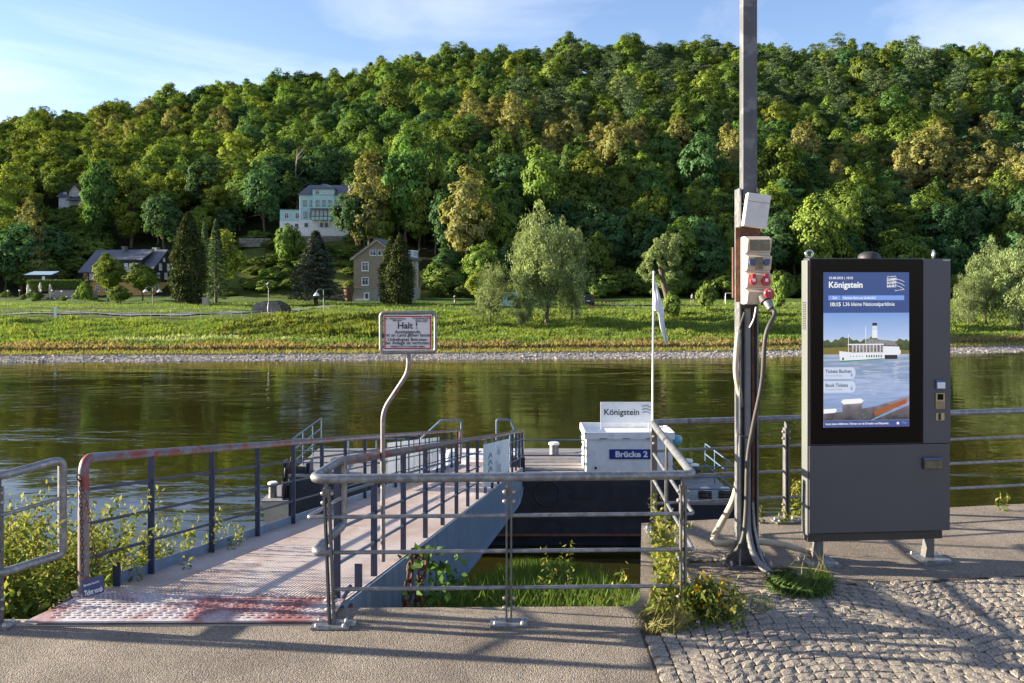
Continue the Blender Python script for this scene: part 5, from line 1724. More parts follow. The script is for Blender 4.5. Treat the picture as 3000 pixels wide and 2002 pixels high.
stand(GRN[0], 645, 190, 200, 165, 8, 7, 'maple_tree', 'yellow green tree behind the columnar conifer and larches')
stand(GRN[1], 318, 158, 150, 110, 8, 7, 'garden_tree', 'olive green tree in front of the half timbered house front')
stand(GRN[0], 415, 156, 112, 105, 8, 7, 'garden_tree', 'rounded olive tree before the right end of the half timbered house', None, 2)
stand(PROTO['shrub'][0], 248, 158, 68, 62, 4, 5, 'shrub', 'small upright shrub at the terrace corner', cat='shrub')
stand(PROTO['shrub'][1], 350, 150, 58, 90, 4, 5, 'shrub', 'broad low shrub below the olive tree', cat='shrub')
stand(GRN[1], 175, 192, 55, 60, 8, 7, 'garden_tree', 'little bright tree beside the blue roofed shed', None, 1)
stand(PROTO['lime'][0], 1085, 206, 330, 140, 18, 10, 'lime_tree', 'tall pale golden tree beside the turquoise house', None, 0)
stand(PROTO['lime'][1], 1070, 212, 190, 110, 18, 10, 'lime_tree', 'lower pale golden tree hugging the turquoise house corner', None, 2)
stand(PROTO['oak'][0], 1190, 207, 340, 170, 15, 11, 'oak_tree', 'huge dark green tree above the brown gabled house', None, 1)
stand(PROTO['beech'][1], 1275, 205, 300, 140, 16, 11.5, 'beech_tree', 'green tree right of the huge tree above the brown gabled house', None, 1)
stand(PROTO['beech'][2], 1410, 196, 250, 130, 16, 11.5, 'beech_tree', 'sunlit green tree standing above the silvery willows', None, 1.4)
stand(GRN[0], 1400, 130, 110, 80, 8, 7, 'garden_tree', 'small loose tree left of the willow group', None, .4)
stand(PROTO['shrub'][2], 845, 205, 140, 110, 4, 5, 'shrub', 'low spreading shrub below the retaining wall', cat='shrub')
stand(PROTO['oak'][1], 292, 226, 290, 130, 15, 11, 'oak_tree', 'tall spreading tree half covering the hillside villa', None, 1)
stand(PROTO['yellow'][0], 385, 228, 230, 130, 15, 10, 'maple_tree', 'bright green tree right of the hillside villa', None, 1)
stand(PROTO['dark'][0], 60, 205, 220, 170, 15, 11, 'alder_tree', 'big dark tree left above the terrace', None, 1)
stand(PROTO['dark'][1], 150, 212, 160, 130, 15, 11, 'alder_tree', 'dark tree below the hillside villa', None, 1)
stand(PROTO['dark'][0], 480, 218, 210, 150, 15, 11, 'alder_tree', 'dark tree behind the roof of the half timbered house', None, 3)
stand(PROTO['oak'][2], 850, 236, 150, 110, 15, 11, 'oak_tree', 'small tree left behind the turquoise house', None, 3)
# bare dead tree above the roofs
dt = thing('dead_tree', 'bare grey dead tree among the green crowns above the slope', 'tree', tuple(place0(868, 236)))
dq = random.Random(4)
MB().tube(curve([(0, 0, -1), (.2, 0, 6), (-.2, 0, 12), (.3, 0, 19)]), .3, 7, r2=.08).build('trunk', M['snag'], dt, False)
for i in range(16):
    z0 = dq.uniform(5, 17); a = dq.uniform(0, 6.28); l_ = dq.uniform(2, 4.5) * (1.1 - z0 / 30)
    b_ = MB(); e_ = Vector((math.cos(a) * l_, math.sin(a) * l_, l_ * dq.uniform(.7, 1.3)))
    s_ = Vector((0, 0, z0))
    b_.tube([s_, s_ + e_ * .5 + Vector((0, 0, .2)), s_ + e_], .09, 5, r2=.03)
    for k in range(3):
        m0 = s_ + e_ * dq.uniform(.4, .9); b_.tube([m0, m0 + Vector((dq.uniform(-1, 1), dq.uniform(-1, 1), dq.uniform(.5, 1.6)))], .04, 4, r2=.015)
    b_.build('branch', M['snag'], dt, False)
for i in range(22):
    px = dq.uniform(70, 300); d = dq.uniform(206, 256); x = (px - CX) / F * d; s = dq.uniform(1.1, 2.0)
    plant_tree(dq.choice(PROTO['shrub']), 'shrub', 'dense green bush on the slope below the hillside villa', (x, d, far_h(x, d) - .3), (s * 1.4, s * 1.4, s), dq.uniform(0, 6), 'bushes below the villa', 'shrub')
# bushes over the clearing and along the wood's edge
br = random.Random(21)
for i in range(95):
    px = br.uniform(560, 1040); d = br.uniform(190, 226)
    if 840 < px < 1030 and d > 213: continue
    s = br.uniform(.5, 1.1)
    x = (px - CX) / F * d
    if 600 < px < 730 and 195 < d < 210: s *= .4
    plant_tree(br.choice(PROTO['shrub']), 'shrub', 'green bush on the grassy slope ' + next(t_ for l_, t_ in ((640, 'behind the larches'), (720, 'round the yellow green tree'), (800, 'above the grassy stone mound'), (880, 'left of the spruce'), (960, 'behind the spruce'), (9999, 'beside the brown gabled house')) if px < l_) + (', high up' if d > 210 else ', low down'), (x, d, far_h(x, d) - .2), (s * 1.5, s * 1.3, s * .7), br.uniform(0, 6), 'bushes on the grassy slope', 'shrub')
for i in range(70):
    px = br.uniform(1230, 3050); x0 = 0
    d = br.uniform(178, 190); x = (px - CX) / F * d
    if d - shore(x) < 75: continue
    s = br.uniform(.8, 1.6)
    plant_tree(br.choice(PROTO['shrub']), 'shrub', 'dark bush at the foot of the wood ' + next(z_ for lim, z_ in ZONES if px < lim).replace('above', 'behind'), (x, d, far_h(x, d) - .2), (s * 1.3, s * 1.2, s), br.uniform(0, 6), 'bushes along the edge of the wood', 'shrub')

# ------------------------------------------------------------ far bank grass, flowers, gravel
gr = np.random.default_rng(3)
NG = 300000
gx = gr.uniform(-88, 88, NG)
sS = np.concatenate([gr.uniform(3.0, 9, 60000), gr.uniform(8, 31, 190000), gr.uniform(31, 70, 50000)])
shv = np.interp(gx, SH_X, SH_Y)
gy = shv + sS
gz = np.array([far_h(a, b) for a, b in zip(gx, gy)])
def fnoise(x, y, f, ph=0.0):
    return (np.sin(x * f + ph) * np.cos(y * f * 1.3 + ph * 2) + .6 * np.sin(x * f * 2.3 + y * f * 1.7 + ph) + .4 * np.sin(x * f * 4.1 - y * f * 3.7 + ph * 3)) / 2
n1 = fnoise(gx, gy, .35, 1.0); n2 = fnoise(gx, gy * 2, .9, 4.0)
green = np.stack([.175 + .045 * n1, .25 + .03 * n1, .048 + 0 * n1], axis=1)
olive = np.array([.20, .19, .04]); straw = np.array([.36, .29, .12]); red = np.array([.32, .20, .12]); pale = np.array([.45, .47, .26])
f = np.clip((n2 - .1) * 2, 0, 1)[:, None]
c = green * (1 - f * .5) + olive * f * .5
edge = np.clip((8.0 + 1.8 * n1 - sS) / 1.8, 0, 1)[:, None] * .85
mixr = np.clip(n2 * .8 + .45, 0, 1)[:, None]
c = c * (1 - edge) + (red * mixr + straw * (1 - mixr)) * edge
low = np.clip((5.0 + .6 * n2 - sS) / .8, 0, 1)[:, None]
c = c * (1 - low) + np.array([.30, .28, .08]) * low
wf = ((((gx + 33) / 6.5) ** 2 + ((sS - 10.2 - .12 * (gx + 33)) / 2.1) ** 2 + .5 * n2 < 1) & (gr.random(NG) < .6)) | ((((gx + 22) / 5) ** 2 + ((sS - 9.3) / .9) ** 2 + .6 * n2 < 1) & (gr.random(NG) < .35))
c[wf] = pale * gr.uniform(.8, 1.2, (int(wf.sum()), 1))
tall = ((gx > -31) & (gx < -12) & (sS > 12) & (sS < 25))
c[tall] = c[tall] * .55 + np.array([.12, .115, .02]) * .45
size = np.where(sS < 5, .28, np.where(sS < 9.5, .55, .42 + .30 * n1 + .12 * n2)) * gr.uniform(.6, 1.3, NG)
size = np.where(tall, size * 1.5, size)
size = np.where(sS > 31, size * .6, size)
size = np.clip(size, .12, 1.5)
mow = (sS > 31) & ((gx > 0) | (gx < -60)) & (gr.random(NG) < .0)
c = c * gr.uniform(.65, 1.3, (NG, 1))
cen = np.stack([gx, gy, gz + size * .42], axis=1)
nr = np.stack([gr.normal(size=NG), gr.normal(size=NG), .25 + 0 * gx], axis=1)
keep = (gy < 186) & ~((gx < -27) & (gy > 101.5) & (gy < 112))
me = leaves('far_grass', cen[keep], nr[keep], size[keep], LF['grass'], c[keep], .28, np.array([.12, 0, 1.0]))
tag(obj('meadow_grass', me), 'long grass and weeds covering the far river bank', 'grass', kind='stuff')
# gravel beach
NSG = 16000
sx = gr.uniform(-75, 80, NSG); ssv = gr.uniform(-.35, 3.7, NSG)
sy = np.interp(sx, SH_X, SH_Y) + ssv
sz = np.array([far_h(a, b) for a, b in zip(sx, sy)])
oct_ = np.array([[1, 0, 0], [0, 1, 0], [-1, 0, 0], [0, -1, 0], [0, 0, 1], [0, 0, -1]], dtype=float)
tri = np.array([[0, 1, 4], [1, 2, 4], [2, 3, 4], [3, 0, 4]])
rs = gr.uniform(.05, .14, NSG) * np.where(gr.random(NSG) < .06, 1.8, 1)
an = gr.uniform(0, 6.28, NSG)
V = oct_[None] * np.stack([rs * gr.uniform(.8, 1.4, NSG), rs * gr.uniform(.7, 1.1, NSG), rs * gr.uniform(.4, .8, NSG)], axis=1)[:, None, :]
V = V + gr.normal(size=V.shape) * (rs * .15)[:, None, None]
ca, sa_ = np.cos(an)[:, None], np.sin(an)[:, None]
V = np.stack([V[:, :, 0] * ca - V[:, :, 1] * sa_, V[:, :, 0] * sa_ + V[:, :, 1] * ca, V[:, :, 2]], axis=2) + np.stack([sx, sy, sz], axis=1)[:, None, :]
lo = (tri[None] + (np.arange(NSG) * 6)[:, None, None]).ravel()
M['gravel'] = leafmat('gravel_stones', (1, 1, 1), trans=0.0, obvar=0)
gc = np.repeat(np.array([.33, .30, .28]) * gr.uniform(.5, 1.4, (NSG, 1)), 6, axis=0)
tag(obj('gravel_beach', flatmesh('gravel', V.reshape(-1, 3), 3, lo, M['gravel'], gc)), 'pale gravel along the far water edge', 'gravel', kind='stuff')

# ------------------------------------------------------------ near bank: grass, nettles, weeds
def grass_patch(name, label, n, fx, fy, zfun, lo_, hi_, colr, asp=.10, lean=(.25, -.1, 1.0), cat='grass'):
    x, y_ = fx(n), fy(n)
    z = np.array([zfun(a, b) for a, b in zip(x, y_)])
    s = gr.uniform(lo_, hi_, n)
    cen = np.stack([x, y_, z + s * .40], axis=1)
    nr = np.stack([gr.normal(size=n), gr.normal(size=n) - .6, .25 * np.ones(n)], axis=1)
    cc = np.array(colr) * gr.uniform(.55, 1.4, (n, 1)) * np.stack([gr.uniform(.85, 1.3, n), np.ones(n), gr.uniform(.7, 1.2, n)], axis=1)
    return tag(obj(name, leaves(name, cen, nr, s, LF['grass'], cc, asp, np.array(lean))), label, cat, kind='stuff')
def bank_x(n):
    return np.where(gr.random(n) < .8, gr.uniform(-.9, 1.15, n), gr.uniform(-9, -3.3, n))
def bank_grass_h(x, y_):
    g0 = GA.x + (y_ - GA.y) * math.tan(gth)
    if abs(x - g0) < HWD + .25: return bank_h(x, y_) - 1.2
    return bank_h(x, y_) - (.25 if y_ < 7.2 else 0)
grass_patch('bank_grass', 'green grass on the bank below the quay railing', 34000, bank_x, lambda n: 6.1 + 13.5 * gr.random(n) ** .9, bank_grass_h, .3, .75, (.09, .155, .03), .04)
def nettles(name, label, stems, lo_, hi_, colr, per=34, leaf=.085, lean=.22, seed=1):
    q = np.random.default_rng(seed)
    C_, N_, S_, K_, U_ = [], [], [], [], []
    for (x, y_, z) in stems:
        h = q.uniform(lo_, hi_); lx, ly = q.normal(lean, .10) * h, q.normal(-.03, .08) * h
        m_ = int(per * h / 1.1)
        t = np.linspace(.12, 1, m_)
        base = np.stack([x + lx * t ** 1.6, y_ + ly * t ** 1.6, z + h * t], axis=1)
        a = np.arange(m_) * 1.57 + q.uniform(0, 6); r = leaf * q.uniform(.6, 1.2, m_) * (1.1 - .55 * t)
        dr = np.stack([np.cos(a), np.sin(a), -.35 + 0 * a], axis=1)
        C_.append(base + dr * r[:, None] * .75); N_.append(np.stack([np.cos(a) * .4, np.sin(a) * .4 - .3, np.ones(m_)], axis=1) + q.normal(size=(m_, 3)) * .35)
        U_.append(dr); S_.append(r * 1.3); K_.append(np.array(colr) * q.uniform(.6, 1.35, (m_, 1)) * (1 + .4 * t[:, None] ** 3 * np.array([1.1, .7, .3])))
        # seed tassels near the top
        k2 = m_ // 2
        t2 = q.uniform(.6, 1.02, k2)
        C_.append(np.stack([x + lx * t2 ** 1.6, y_ + ly * t2 ** 1.6, z + h * t2], axis=1) + q.normal(size=(k2, 3)) * .028)
        N_.append(q.normal(size=(k2, 3))); U_.append(np.tile([0, 0, -1.0], (k2, 1))); S_.append(q.uniform(.03, .055, k2)); K_.append(np.array([.30, .29, .08]) * q.uniform(.6, 1.2, (k2, 1)))
        # stalk
        m3 = 7
        t3 = np.linspace(0, 1, m3)
        C_.append(np.stack([x + lx * t3 ** 1.6, y_ + ly * t3 ** 1.6, z + h * t3], axis=1)); N_.append(np.tile([0, -1.0, .1], (m3, 1))); U_.append(np.tile([lx, ly, h], (m3, 1)))
        S_.append(np.ones(m3) * .010); K_.append(np.tile([.12, .14, .04], (m3, 1)))
    C_, N_, S_, K_, U_ = map(np.concatenate, (C_, N_, S_, K_, U_))
    return tag(obj(name, leaves(name, C_, N_, S_, LF['grass'], K_, .62, unit(U_))), label, 'weeds', kind='stuff')
q = random.Random(9)
stems = []
for i in range(560):
    x = q.uniform(-7.0, -2.0); y_ = q.uniform(6.15, 9.2)
    gxl = GA.x + (y_ - GA.y) * math.tan(gth) - HWD - .1
    if x > gxl: continue
    stems.append((x, y_, bank_h(x, y_)))
nettles('nettle_patch', 'tall sunlit nettles on the bank left of the gangway', stems, .7, 1.4, (.115, .17, .030), 52, .066)
stems = [(q.uniform(-7, -3.15), q.uniform(5.9, 6.5), -.3) for i in range(120)]
nettles('bank_weeds', 'low leafy weeds at the quay edge beside the left railing', stems, .25, .6, (.10, .15, .025), 40, .09, .1, 2)
stems = []
for i in range(52):
    t = q.random()
    stems.append((1.06 + .16 * t + q.uniform(-.05, .05), 6.0 + 1.3 * t + q.uniform(-.1, .1), q.uniform(-.12, .02)))
nettles('wall_weeds', 'pale green weeds growing along the quay wall edge inside the railing corner', stems, .2, .5, (.15, .19, .035), 56, .055, .05, 3)
stems = [(q.uniform(.85, 1.45), q.uniform(5.55, 5.95), 0) for i in range(46)]
nettles('corner_weeds', 'tufted weeds at the foot of the railing corner post', stems, .08, .24, (.11, .16, .03), 80, .045, .05, 4)
stems = [(q.uniform(.2, 1.0), q.uniform(7.5, 11), 0) for i in range(8)]
stems = [(x, y_, bank_h(x, y_)) for x, y_, _ in stems]
nettles('bank_nettles', 'nettles rising from the bank below the quay wall', stems, .6, 1.05, (.09, .14, .03), 40, .07, .05, 5)
# yellow flowering plant
fw = thing('flowering_weed', 'weed with small yellow flowers beside the railing corner post', 'plant', (1.22, 5.72, 0))
qq = np.random.default_rng(8)
n = 150
hh = qq.uniform(.08, .29, n)
cen = np.stack([qq.normal(0, .085, n), qq.normal(0, .06, n), hh], axis=1)
ylw = np.array([.55, .32, .01]) * qq.uniform(.7, 1.2, (n, 1))
o = obj('flower_heads', leaves('flower_heads', cen, qq.normal(size=(n, 3)) + np.array([-.5, -.5, .6]), qq.uniform(.016, .03, n), LF['grass'], ylw, 1.0), fw); tag(o, kind='stuff')
n = 520
cen = np.stack([qq.normal(0, .09, n), qq.normal(0, .06, n), qq.uniform(.01, .25, n)], axis=1)
o = obj('leaves', leaves('flower_leaves', cen, qq.normal(size=(n, 3)) + np.array([0, -.3, .4]), qq.uniform(.03, .07, n), LF['grass'], np.array([.11, .16, .03]) * qq.uniform(.6, 1.3, (n, 1)), .35, np.array([0, 0, 1.0])), fw); tag(o, kind='stuff')
# grass tuft where the conduits enter the ground
def tuft(loc, label, n, rad, lo_, hi_, colr, asp=.07, spread=.38):
    t_ = thing('grass_tuft', label, 'grass', loc)
    a = gr.uniform(0, 6.28, n); r = rad * np.sqrt(gr.random(n))
    s = gr.uniform(lo_, hi_, n)
    out = np.stack([np.cos(a), np.sin(a), 0 * a], axis=1)
    cen = out * r[:, None] + (out * spread + np.array([.05, 0, .5])) * s[:, None] * .8
    nr = np.cross(out, np.tile([0, 0, 1.0], (n, 1))) * .4 + out * .5 + np.array([0, -.3, .5])
    o = obj('blades', leaves('tuft', cen, nr, s, LF['grass'], np.array(colr) * gr.uniform(.55, 1.4, (n, 1)), asp, out * spread * 1.4 + np.array([0, 0, .85])), t_)
    tag(o, kind='stuff')
    return t_
tuft((2.02, 6.28, 0), 'dark green grass tuft where the conduits enter the ground by the power pole', 900, .17, .08, .22, (.07, .12, .025))
tuft((2.12, 6.36, 0), 'dry seed stalks standing in the grass tuft by the power pole', 14, .10, .3, .45, (.34, .27, .14), .018, .18)
tuft((1.55, 5.98, 0), 'low green weeds between the setts left of the grass tuft', 420, .20, .03, .08, (.09, .14, .03))
tuft((.95, 5.62, 0), 'dry pale grass clump at the left foot of the railing corner', 420, .12, .08, .2, (.22, .20, .07), .05)
for px, py, s in ((2335, 1525, .34), (2950, 1500, .15), (2225, 1535, .14), (2300, 1540, .12)):
    p = G(px, py)
    nettles('edge_weed', 'small upright weed at the quay edge behind the railing' if px != 2335 else 'taller upright weed beside the back railing post', [(p.x + q.uniform(-.05, .05), p.y + .05, 0) for _ in range(4)], s * .7, s * 1.2, (.15, .18, .03), 60, .045, .02, px)
# leafy vine on the chain and the girder
n = 130
p0 = W(1250, 1730, 7.0)
cen = np.stack([p0.x + gr.normal(0, .10, n) + .04, p0.y + gr.normal(0, .1, n), p0.z + gr.uniform(-.35, .32, n)], axis=1)
n = 70
cen2 = np.stack([gr.uniform(-.75, -.35, n), 8.2 + gr.normal(0, .35, n), 0 * gr.normal(0, 1, n)], axis=1); cen2[:, 2] = [bank_h(a, b) + .3 + .5 * gr.random() for a, b, _ in cen2]
cen = np.concatenate([cen, cen2])
tag(obj('vine', leaves('vine', cen, gr.normal(size=(len(cen), 3)) * .5 + np.array([-.3, -.7, .6]), gr.uniform(.04, .085, len(cen)), LF['grass'], np.array([.08, .16, .03]) * gr.uniform(.5, 1.4, (len(cen), 1)), .9)), 'leafy green vine climbing over the rusty chain', 'vine', kind='stuff')
# ------------------------------------------------------------ houses and small things on the far bank
M['slate'] = mat('slate_roof', (.085, .09, .115), .55, 0, .18, 2, c2=(.13, .135, .16), th=(.5, .65), c2s=3, bump=.3, bs=6)
M['yellow_wall'] = mat('ochre_render', (.48, .30, .09), .85, 0, .08, 2)
M['timber'] = mat('black_timber', (.018, .013, .010), .7, 0, .2, 3)
M['boards'] = mat('dark_boarding', (.016, .014, .018), .75, 0, .25, 2, stretch=(6, 6, .5))
M['teal'] = mat('turquoise_render', (.40, .63, .64), .85, 0, .06, 1.5)
M['cellar'] = mat('white_cellar_render', (.76, .76, .78), .85, 0, .08, 2)
M['brown_wall'] = mat('brown_render', (.27, .21, .145), .9, 0, .10, 1.5, c2=(.25, .20, .14), th=(.5, .7), c2s=1)
M['grey_wall'] = mat('grey_base_render', (.30, .27, .23), .9, 0, .1, 2)
M['win_white'] = mat('white_window_frame', (.68, .69, .72), .5, 0, .03)
M['win_dark'] = mat('dark_window_frame', (.05, .045, .05), .5, 0, .03)
M['pane'] = mat('window_glass', (.03, .035, .04), .08, 0, .2, 1)
M['curtain'] = mat('curtained_pane', (.40, .44, .50), .3, 0, .15, 2)
M['drywall'] = mat('rubble_stone', (.21, .19, .165), .9, 0, .35, 1.5, bump=.8, bs=3)
M['wood'] = mat('bench_wood', (.16, .08, .045), .7, 0, .2, 4)
M['cream'] = mat('cream_cloth', (.55, .48, .40), .85, 0, .08, 4)
M['carpaint'] = mat('dark_blue_car_paint', (.018, .025, .06), .22, .2, .05, 3, coat=.5)
M['tyre'] = mat('tyre_rubber', (.02, .02, .02), .8, 0, .1)
M['tail'] = mat('red_tail_lamp', (.35, .02, .02), .25, 0, .05)
M['globe'] = mat('white_globe', (.8, .8, .78), .3, 0, .02)
M['asph2'] = mat('path_asphalt', (.11, .105, .11), .9, 0, .1, 1)
M['skyblue'] = mat('pale_blue_roof', (.26, .38, .50), .5, 0, .08, 2)
M['tealbox'] = mat('pale_teal_panel', (.30, .45, .42), .5, 0, .08, 2)

def win(parent, x, z, w, h, y=0.0, fm='win_white', pm='pane', fr_=.12, side=None, cross=True, sill=True):
    """window proud of a wall: front walls face -y; side='R' sits on a wall facing +x at x"""
    def P(u, v, dep):
        if side == 'R': return Vector((x + dep, y + u, z + v))
        return Vector((x + u, y - dep, z + v))
    def bar(b, u0, v0, u1, v1, d0, d1):
        a, c = P(u0, v0, d0), P(u1, v1, d1)
        b.box2((min(a.x, c.x), min(a.y, c.y), min(a.z, c.z)), (max(a.x, c.x), max(a.y, c.y), max(a.z, c.z)))
    b = MB()
    bar(b, -w / 2 - fr_, -fr_, -w / 2, h + fr_, .005, .075); bar(b, w / 2, -fr_, w / 2 + fr_, h + fr_, .005, .075)
    bar(b, -w / 2, h, w / 2, h + fr_, .005, .07); bar(b, -w / 2, -fr_, w / 2, 0, .005, .07)
    if cross:
        bar(b, -.04, 0, .04, h, .005, .055)
        bar(b, -w / 2, h * .66, w / 2, h * .66 + .06, .005, .05)
    wo = b.build('window', M[fm], parent, False)
    b = MB(); bar(b, -w / 2, 0, w / 2, h, .002, .03); b.build('pane', M[pm], wo, False)
    if sill:
        b = MB(); bar(b, -w / 2 - fr_ - .05, -fr_ - .07, w / 2 + fr_ + .05, -fr_ - .005, .005, .16); b.build('sill', M[fm], wo, False)
    return wo
def lbox(parent, nm, m_, a, b, bev=0): return MB().box2(a, b, bev).build(nm, M[m_], parent, False)
def lprism(parent, nm, m_, pts, vec): 
    b = MB(); b.prism(pts, vec); return b.build(nm, M[m_], parent, False)
def place(px, d, base_py=None):
    x = (px - CX) / F * d
    return Vector((x, d, far_h(x, d) if base_py is None else CZ - (base_py - HY) / F * d))

# --- half timbered house
d = 200.0
s = d / F
hl = place(242, d, 862)
h = thing('timbered_house', 'half timbered house with slate roof, dark boarded gable and ochre ground floor', 'house', tuple(hl), R(-14))
HWi, HD, EA, RI = 17.6, 10.5, (862 - 794) * s, (862 - 733) * s
G1 = 2.75
lbox(h, 'ground_floor_wall', 'yellow_wall', (0, 0, -2), (HWi, HD, G1))
lbox(h, 'upper_floor_wall', 'yellow_wall', (.02, .02, G1), (HWi - .02, HD - .02, EA))
lprism(h, 'gable_boarding', 'boards', [(HWi + .06, -.05, G1 - .1), (HWi + .06, HD + .05, G1 - .1), (HWi + .06, HD + .05, EA), (HWi + .06, HD / 2, RI - .15), (HWi + .06, -.05, EA)], (-.12, 0, 0))
for xx in (0.1, 1.6, 3.3, 5.2, 7.0, 8.8, 10.6, 12.4, 14.2, 16.0, 17.4): lbox(h, 'timber_post', 'timber', (xx - .1, -.05, G1), (xx + .1, .03, EA - .1))
for zz in (G1 - .02, EA - .25, (G1 + EA) / 2): lbox(h, 'timber_rail', 'timber', (0, -.06, zz), (HWi, .02, zz + .18))
for x0, x1 in ((.2, 1.5), (1.7, 3.2), (14.3, 15.9), (16.1, 17.3)):
    b = MB(); b.tube([(x0, -.03, G1 + .1), (x1, -.03, EA - .2)], .09, 4); b.build('timber_brace', M['timber'], h, False)
rr = .75
roof = lprism(h, 'roof', 'slate', [(-.7, -rr, EA - .25), (-.7, HD / 2, RI + .15), (-.7, HD + rr, EA - .25), (-.7, HD + rr - .1, EA - .5), (-.7, HD / 2, RI - .18), (-.7, -rr + .1, EA - .5)], (HWi + 1.3, 0, 0))
# long dormer
dz = EA + (RI - EA) * .22
lprism(h, 'dormer', 'boards', [(4.2, .55, EA + .35), (4.2, 4.2, EA + .35), (4.2, 4.2, RI - .4), (4.2, .55, dz + 1.35)], (10.6, 0, 0))
lprism(h, 'dormer_roof', 'slate', [(3.7, .2, dz + 1.35), (3.7, 4.6, RI - .02), (3.7, 4.6, RI + .16), (3.7, .2, dz + 1.55)], (11.6, 0, 0))
for xx in (5.6, 7.3, 8.6, 10.9, 12.2, 13.6): win(h, xx, EA + .55, .72, 1.0, .55, pm='curtain', fr_=.1, sill=False)
for xx in (2.5, 4.8, 13.4, 15.3): win(h, xx, G1 + .65, .85, 1.25, -.05, pm='curtain', fr_=.1)
for xx in (1.4, 4.0, 6.5): win(h, xx, .7, .8, 1.2, 0, fr_=.1)
for yy, zz in ((2.6, G1 + .7), (5.3, G1 + .7), (3.3, EA + .3), (6.2, EA + .3), (4.6, EA + 2.2)): win(h, HWi + .06, zz, .8 if zz < EA + 2 else .5, 1.25 if zz < EA + 2 else .6, yy, side='R', fr_=.1, pm='curtain')
win(h, HWi, .8, .8, 1.3, 2.2, side='R', fr_=.1)
lbox(h, 'door', 'wood', (HWi, 5.2, -.2), (HWi + .06, 6.2, 1.9))
ch_ = lbox(h, 'chimney', 'slate', (7.4, 3.6, RI - 1.6), (8.3, 4.5, RI + .75)); lbox(ch_, 'chimney_cap', 'slate', (7.3, 3.5, RI + .75), (8.4, 4.6, RI + .9))
ch_ = lbox(h, 'chimney', 'white_paint', (14.6, 5.4, RI - .6), (15.1, 5.9, RI + .35)); lbox(ch_, 'chimney_cap', 'white_paint', (14.2, 5.1, RI + .45), (15.5, 6.2, RI + .55))
lbox(h, 'downpipe', 'galv', (HWi - .06, -.16, -.3), (HWi + .06, -.05, EA - .2))
lbox(h, 'balcony', 'timber', (-1.4, -.9, G1 - .1), (2.4, 0, G1 + .06)); lbox(h, 'balcony_rail', 'timber', (-1.4, -.92, G1 + .75), (2.4, -.84, G1 + .88))

# --- brown gabled house
d = 162.0
s = d / F
hl = place(1036, d, 888)
h = thing('gabled_house', 'tall brown rendered house with gable front and white window surrounds', 'house', tuple(hl), R(-5))
GWd, GD, EA, RI = 8.75, 17.0, (888 - 752) * s, (888 - 702) * s
Z1 = (888 - 845) * s
lbox(h, 'base_wall', 'grey_wall', (-.35, -.25, -2), (GWd + .3, GD, Z1))
lprism(h, 'wall', 'brown_wall', [(0, 0, Z1), (GWd, 0, Z1), (GWd, 0, EA), (GWd / 2, 0, RI), (0, 0, EA)], (0, GD, 0))
lbox(h, 'string_course', 'grey_wall', (-.45, -.4, Z1 - .02), (GWd + .4, -.02, Z1 + .14))
for sgn in (0, 1):
    x0, x1 = (-.55, GWd / 2) if sgn == 0 else (GWd + .55, GWd / 2)
    zz0 = EA - .3
    lprism(h, 'roof', 'slate', [(x0, -.45, zz0), (x1, -.45, RI + .22), (x1, -.45, RI + .0), (x0, -.45, zz0 - .2)], (0, GD + .9, 0))
    lprism(h, 'barge_board', 'concrete', [(x0, -.52, zz0 - .25), (x1, -.52, RI - .05), (x1, -.52, RI - .3), (x0, -.52, zz0 - .5)], (0, .06, 0))
for xx in (2.15, 6.6): 
    win(h, xx, (888 - 792) * s, 1.0, 1.35, fr_=.16); win(h, xx, (888 - 834) * s, 1.0, 1.2, fr_=.16)
for xx in (3.25, 4.75, ): 
    win(h, xx + .35, (888 - 748) * s, 1.0, .88, fr_=.09, cross=True)
dr = lbox(h, 'door', 'win_white', (2.0, -.32, -.1), (3.0, -.26, 1.95)); lbox(dr, 'door_pane', 'pane', (2.25, -.34, .8), (2.75, -.321, 1.7)); 
win(h, 5.7, .3, 1.7, 1.5, -.25, fr_=.1)
lbox(h, 'side_dormer', 'win_white', (GWd - 1.6, 10.5, EA + .1), (GWd + .15, 15.5, EA + 1.5)); 
for k in range(5): win(h, GWd + .15, EA + .35, .6, .9, 11.1 + k * .95, side='R', fr_=.06, cross=False, sill=False)
for k in range(4): win(h, GWd, EA - 1.9, .9, 1.2, 4.5 + k * 3.2, side='R', fr_=.12)
lbox(h, 'downpipe', 'white_paint', (GWd + .03, GD - 2.2, Z1), (GWd + .15, GD - 2.05, EA))
lbox(h, 'chimney', 'rust', (2.6, 4, RI - 1.2), (3.4, 4.8, RI + .55))
bn = thing('bench', 'white slatted bench against the brown gabled house', 'bench', (hl.x + .3, hl.y - 1.2, hl.z - .1))
for k in range(3): lbox(bn, 'seat_slat', 'white_paint', (0, .12 * k, .42), (2.2, .12 * k + .1, .46))
for k in range(2): lbox(bn, 'back_slat', 'white_paint', (0, .36, .6 + .16 * k), (2.2, .4, .7 + .16 * k))
for xx in (.15, 1.95): lbox(bn, 'leg', 'white_paint', (xx, 0, -.2), (xx + .08, .4, .42))
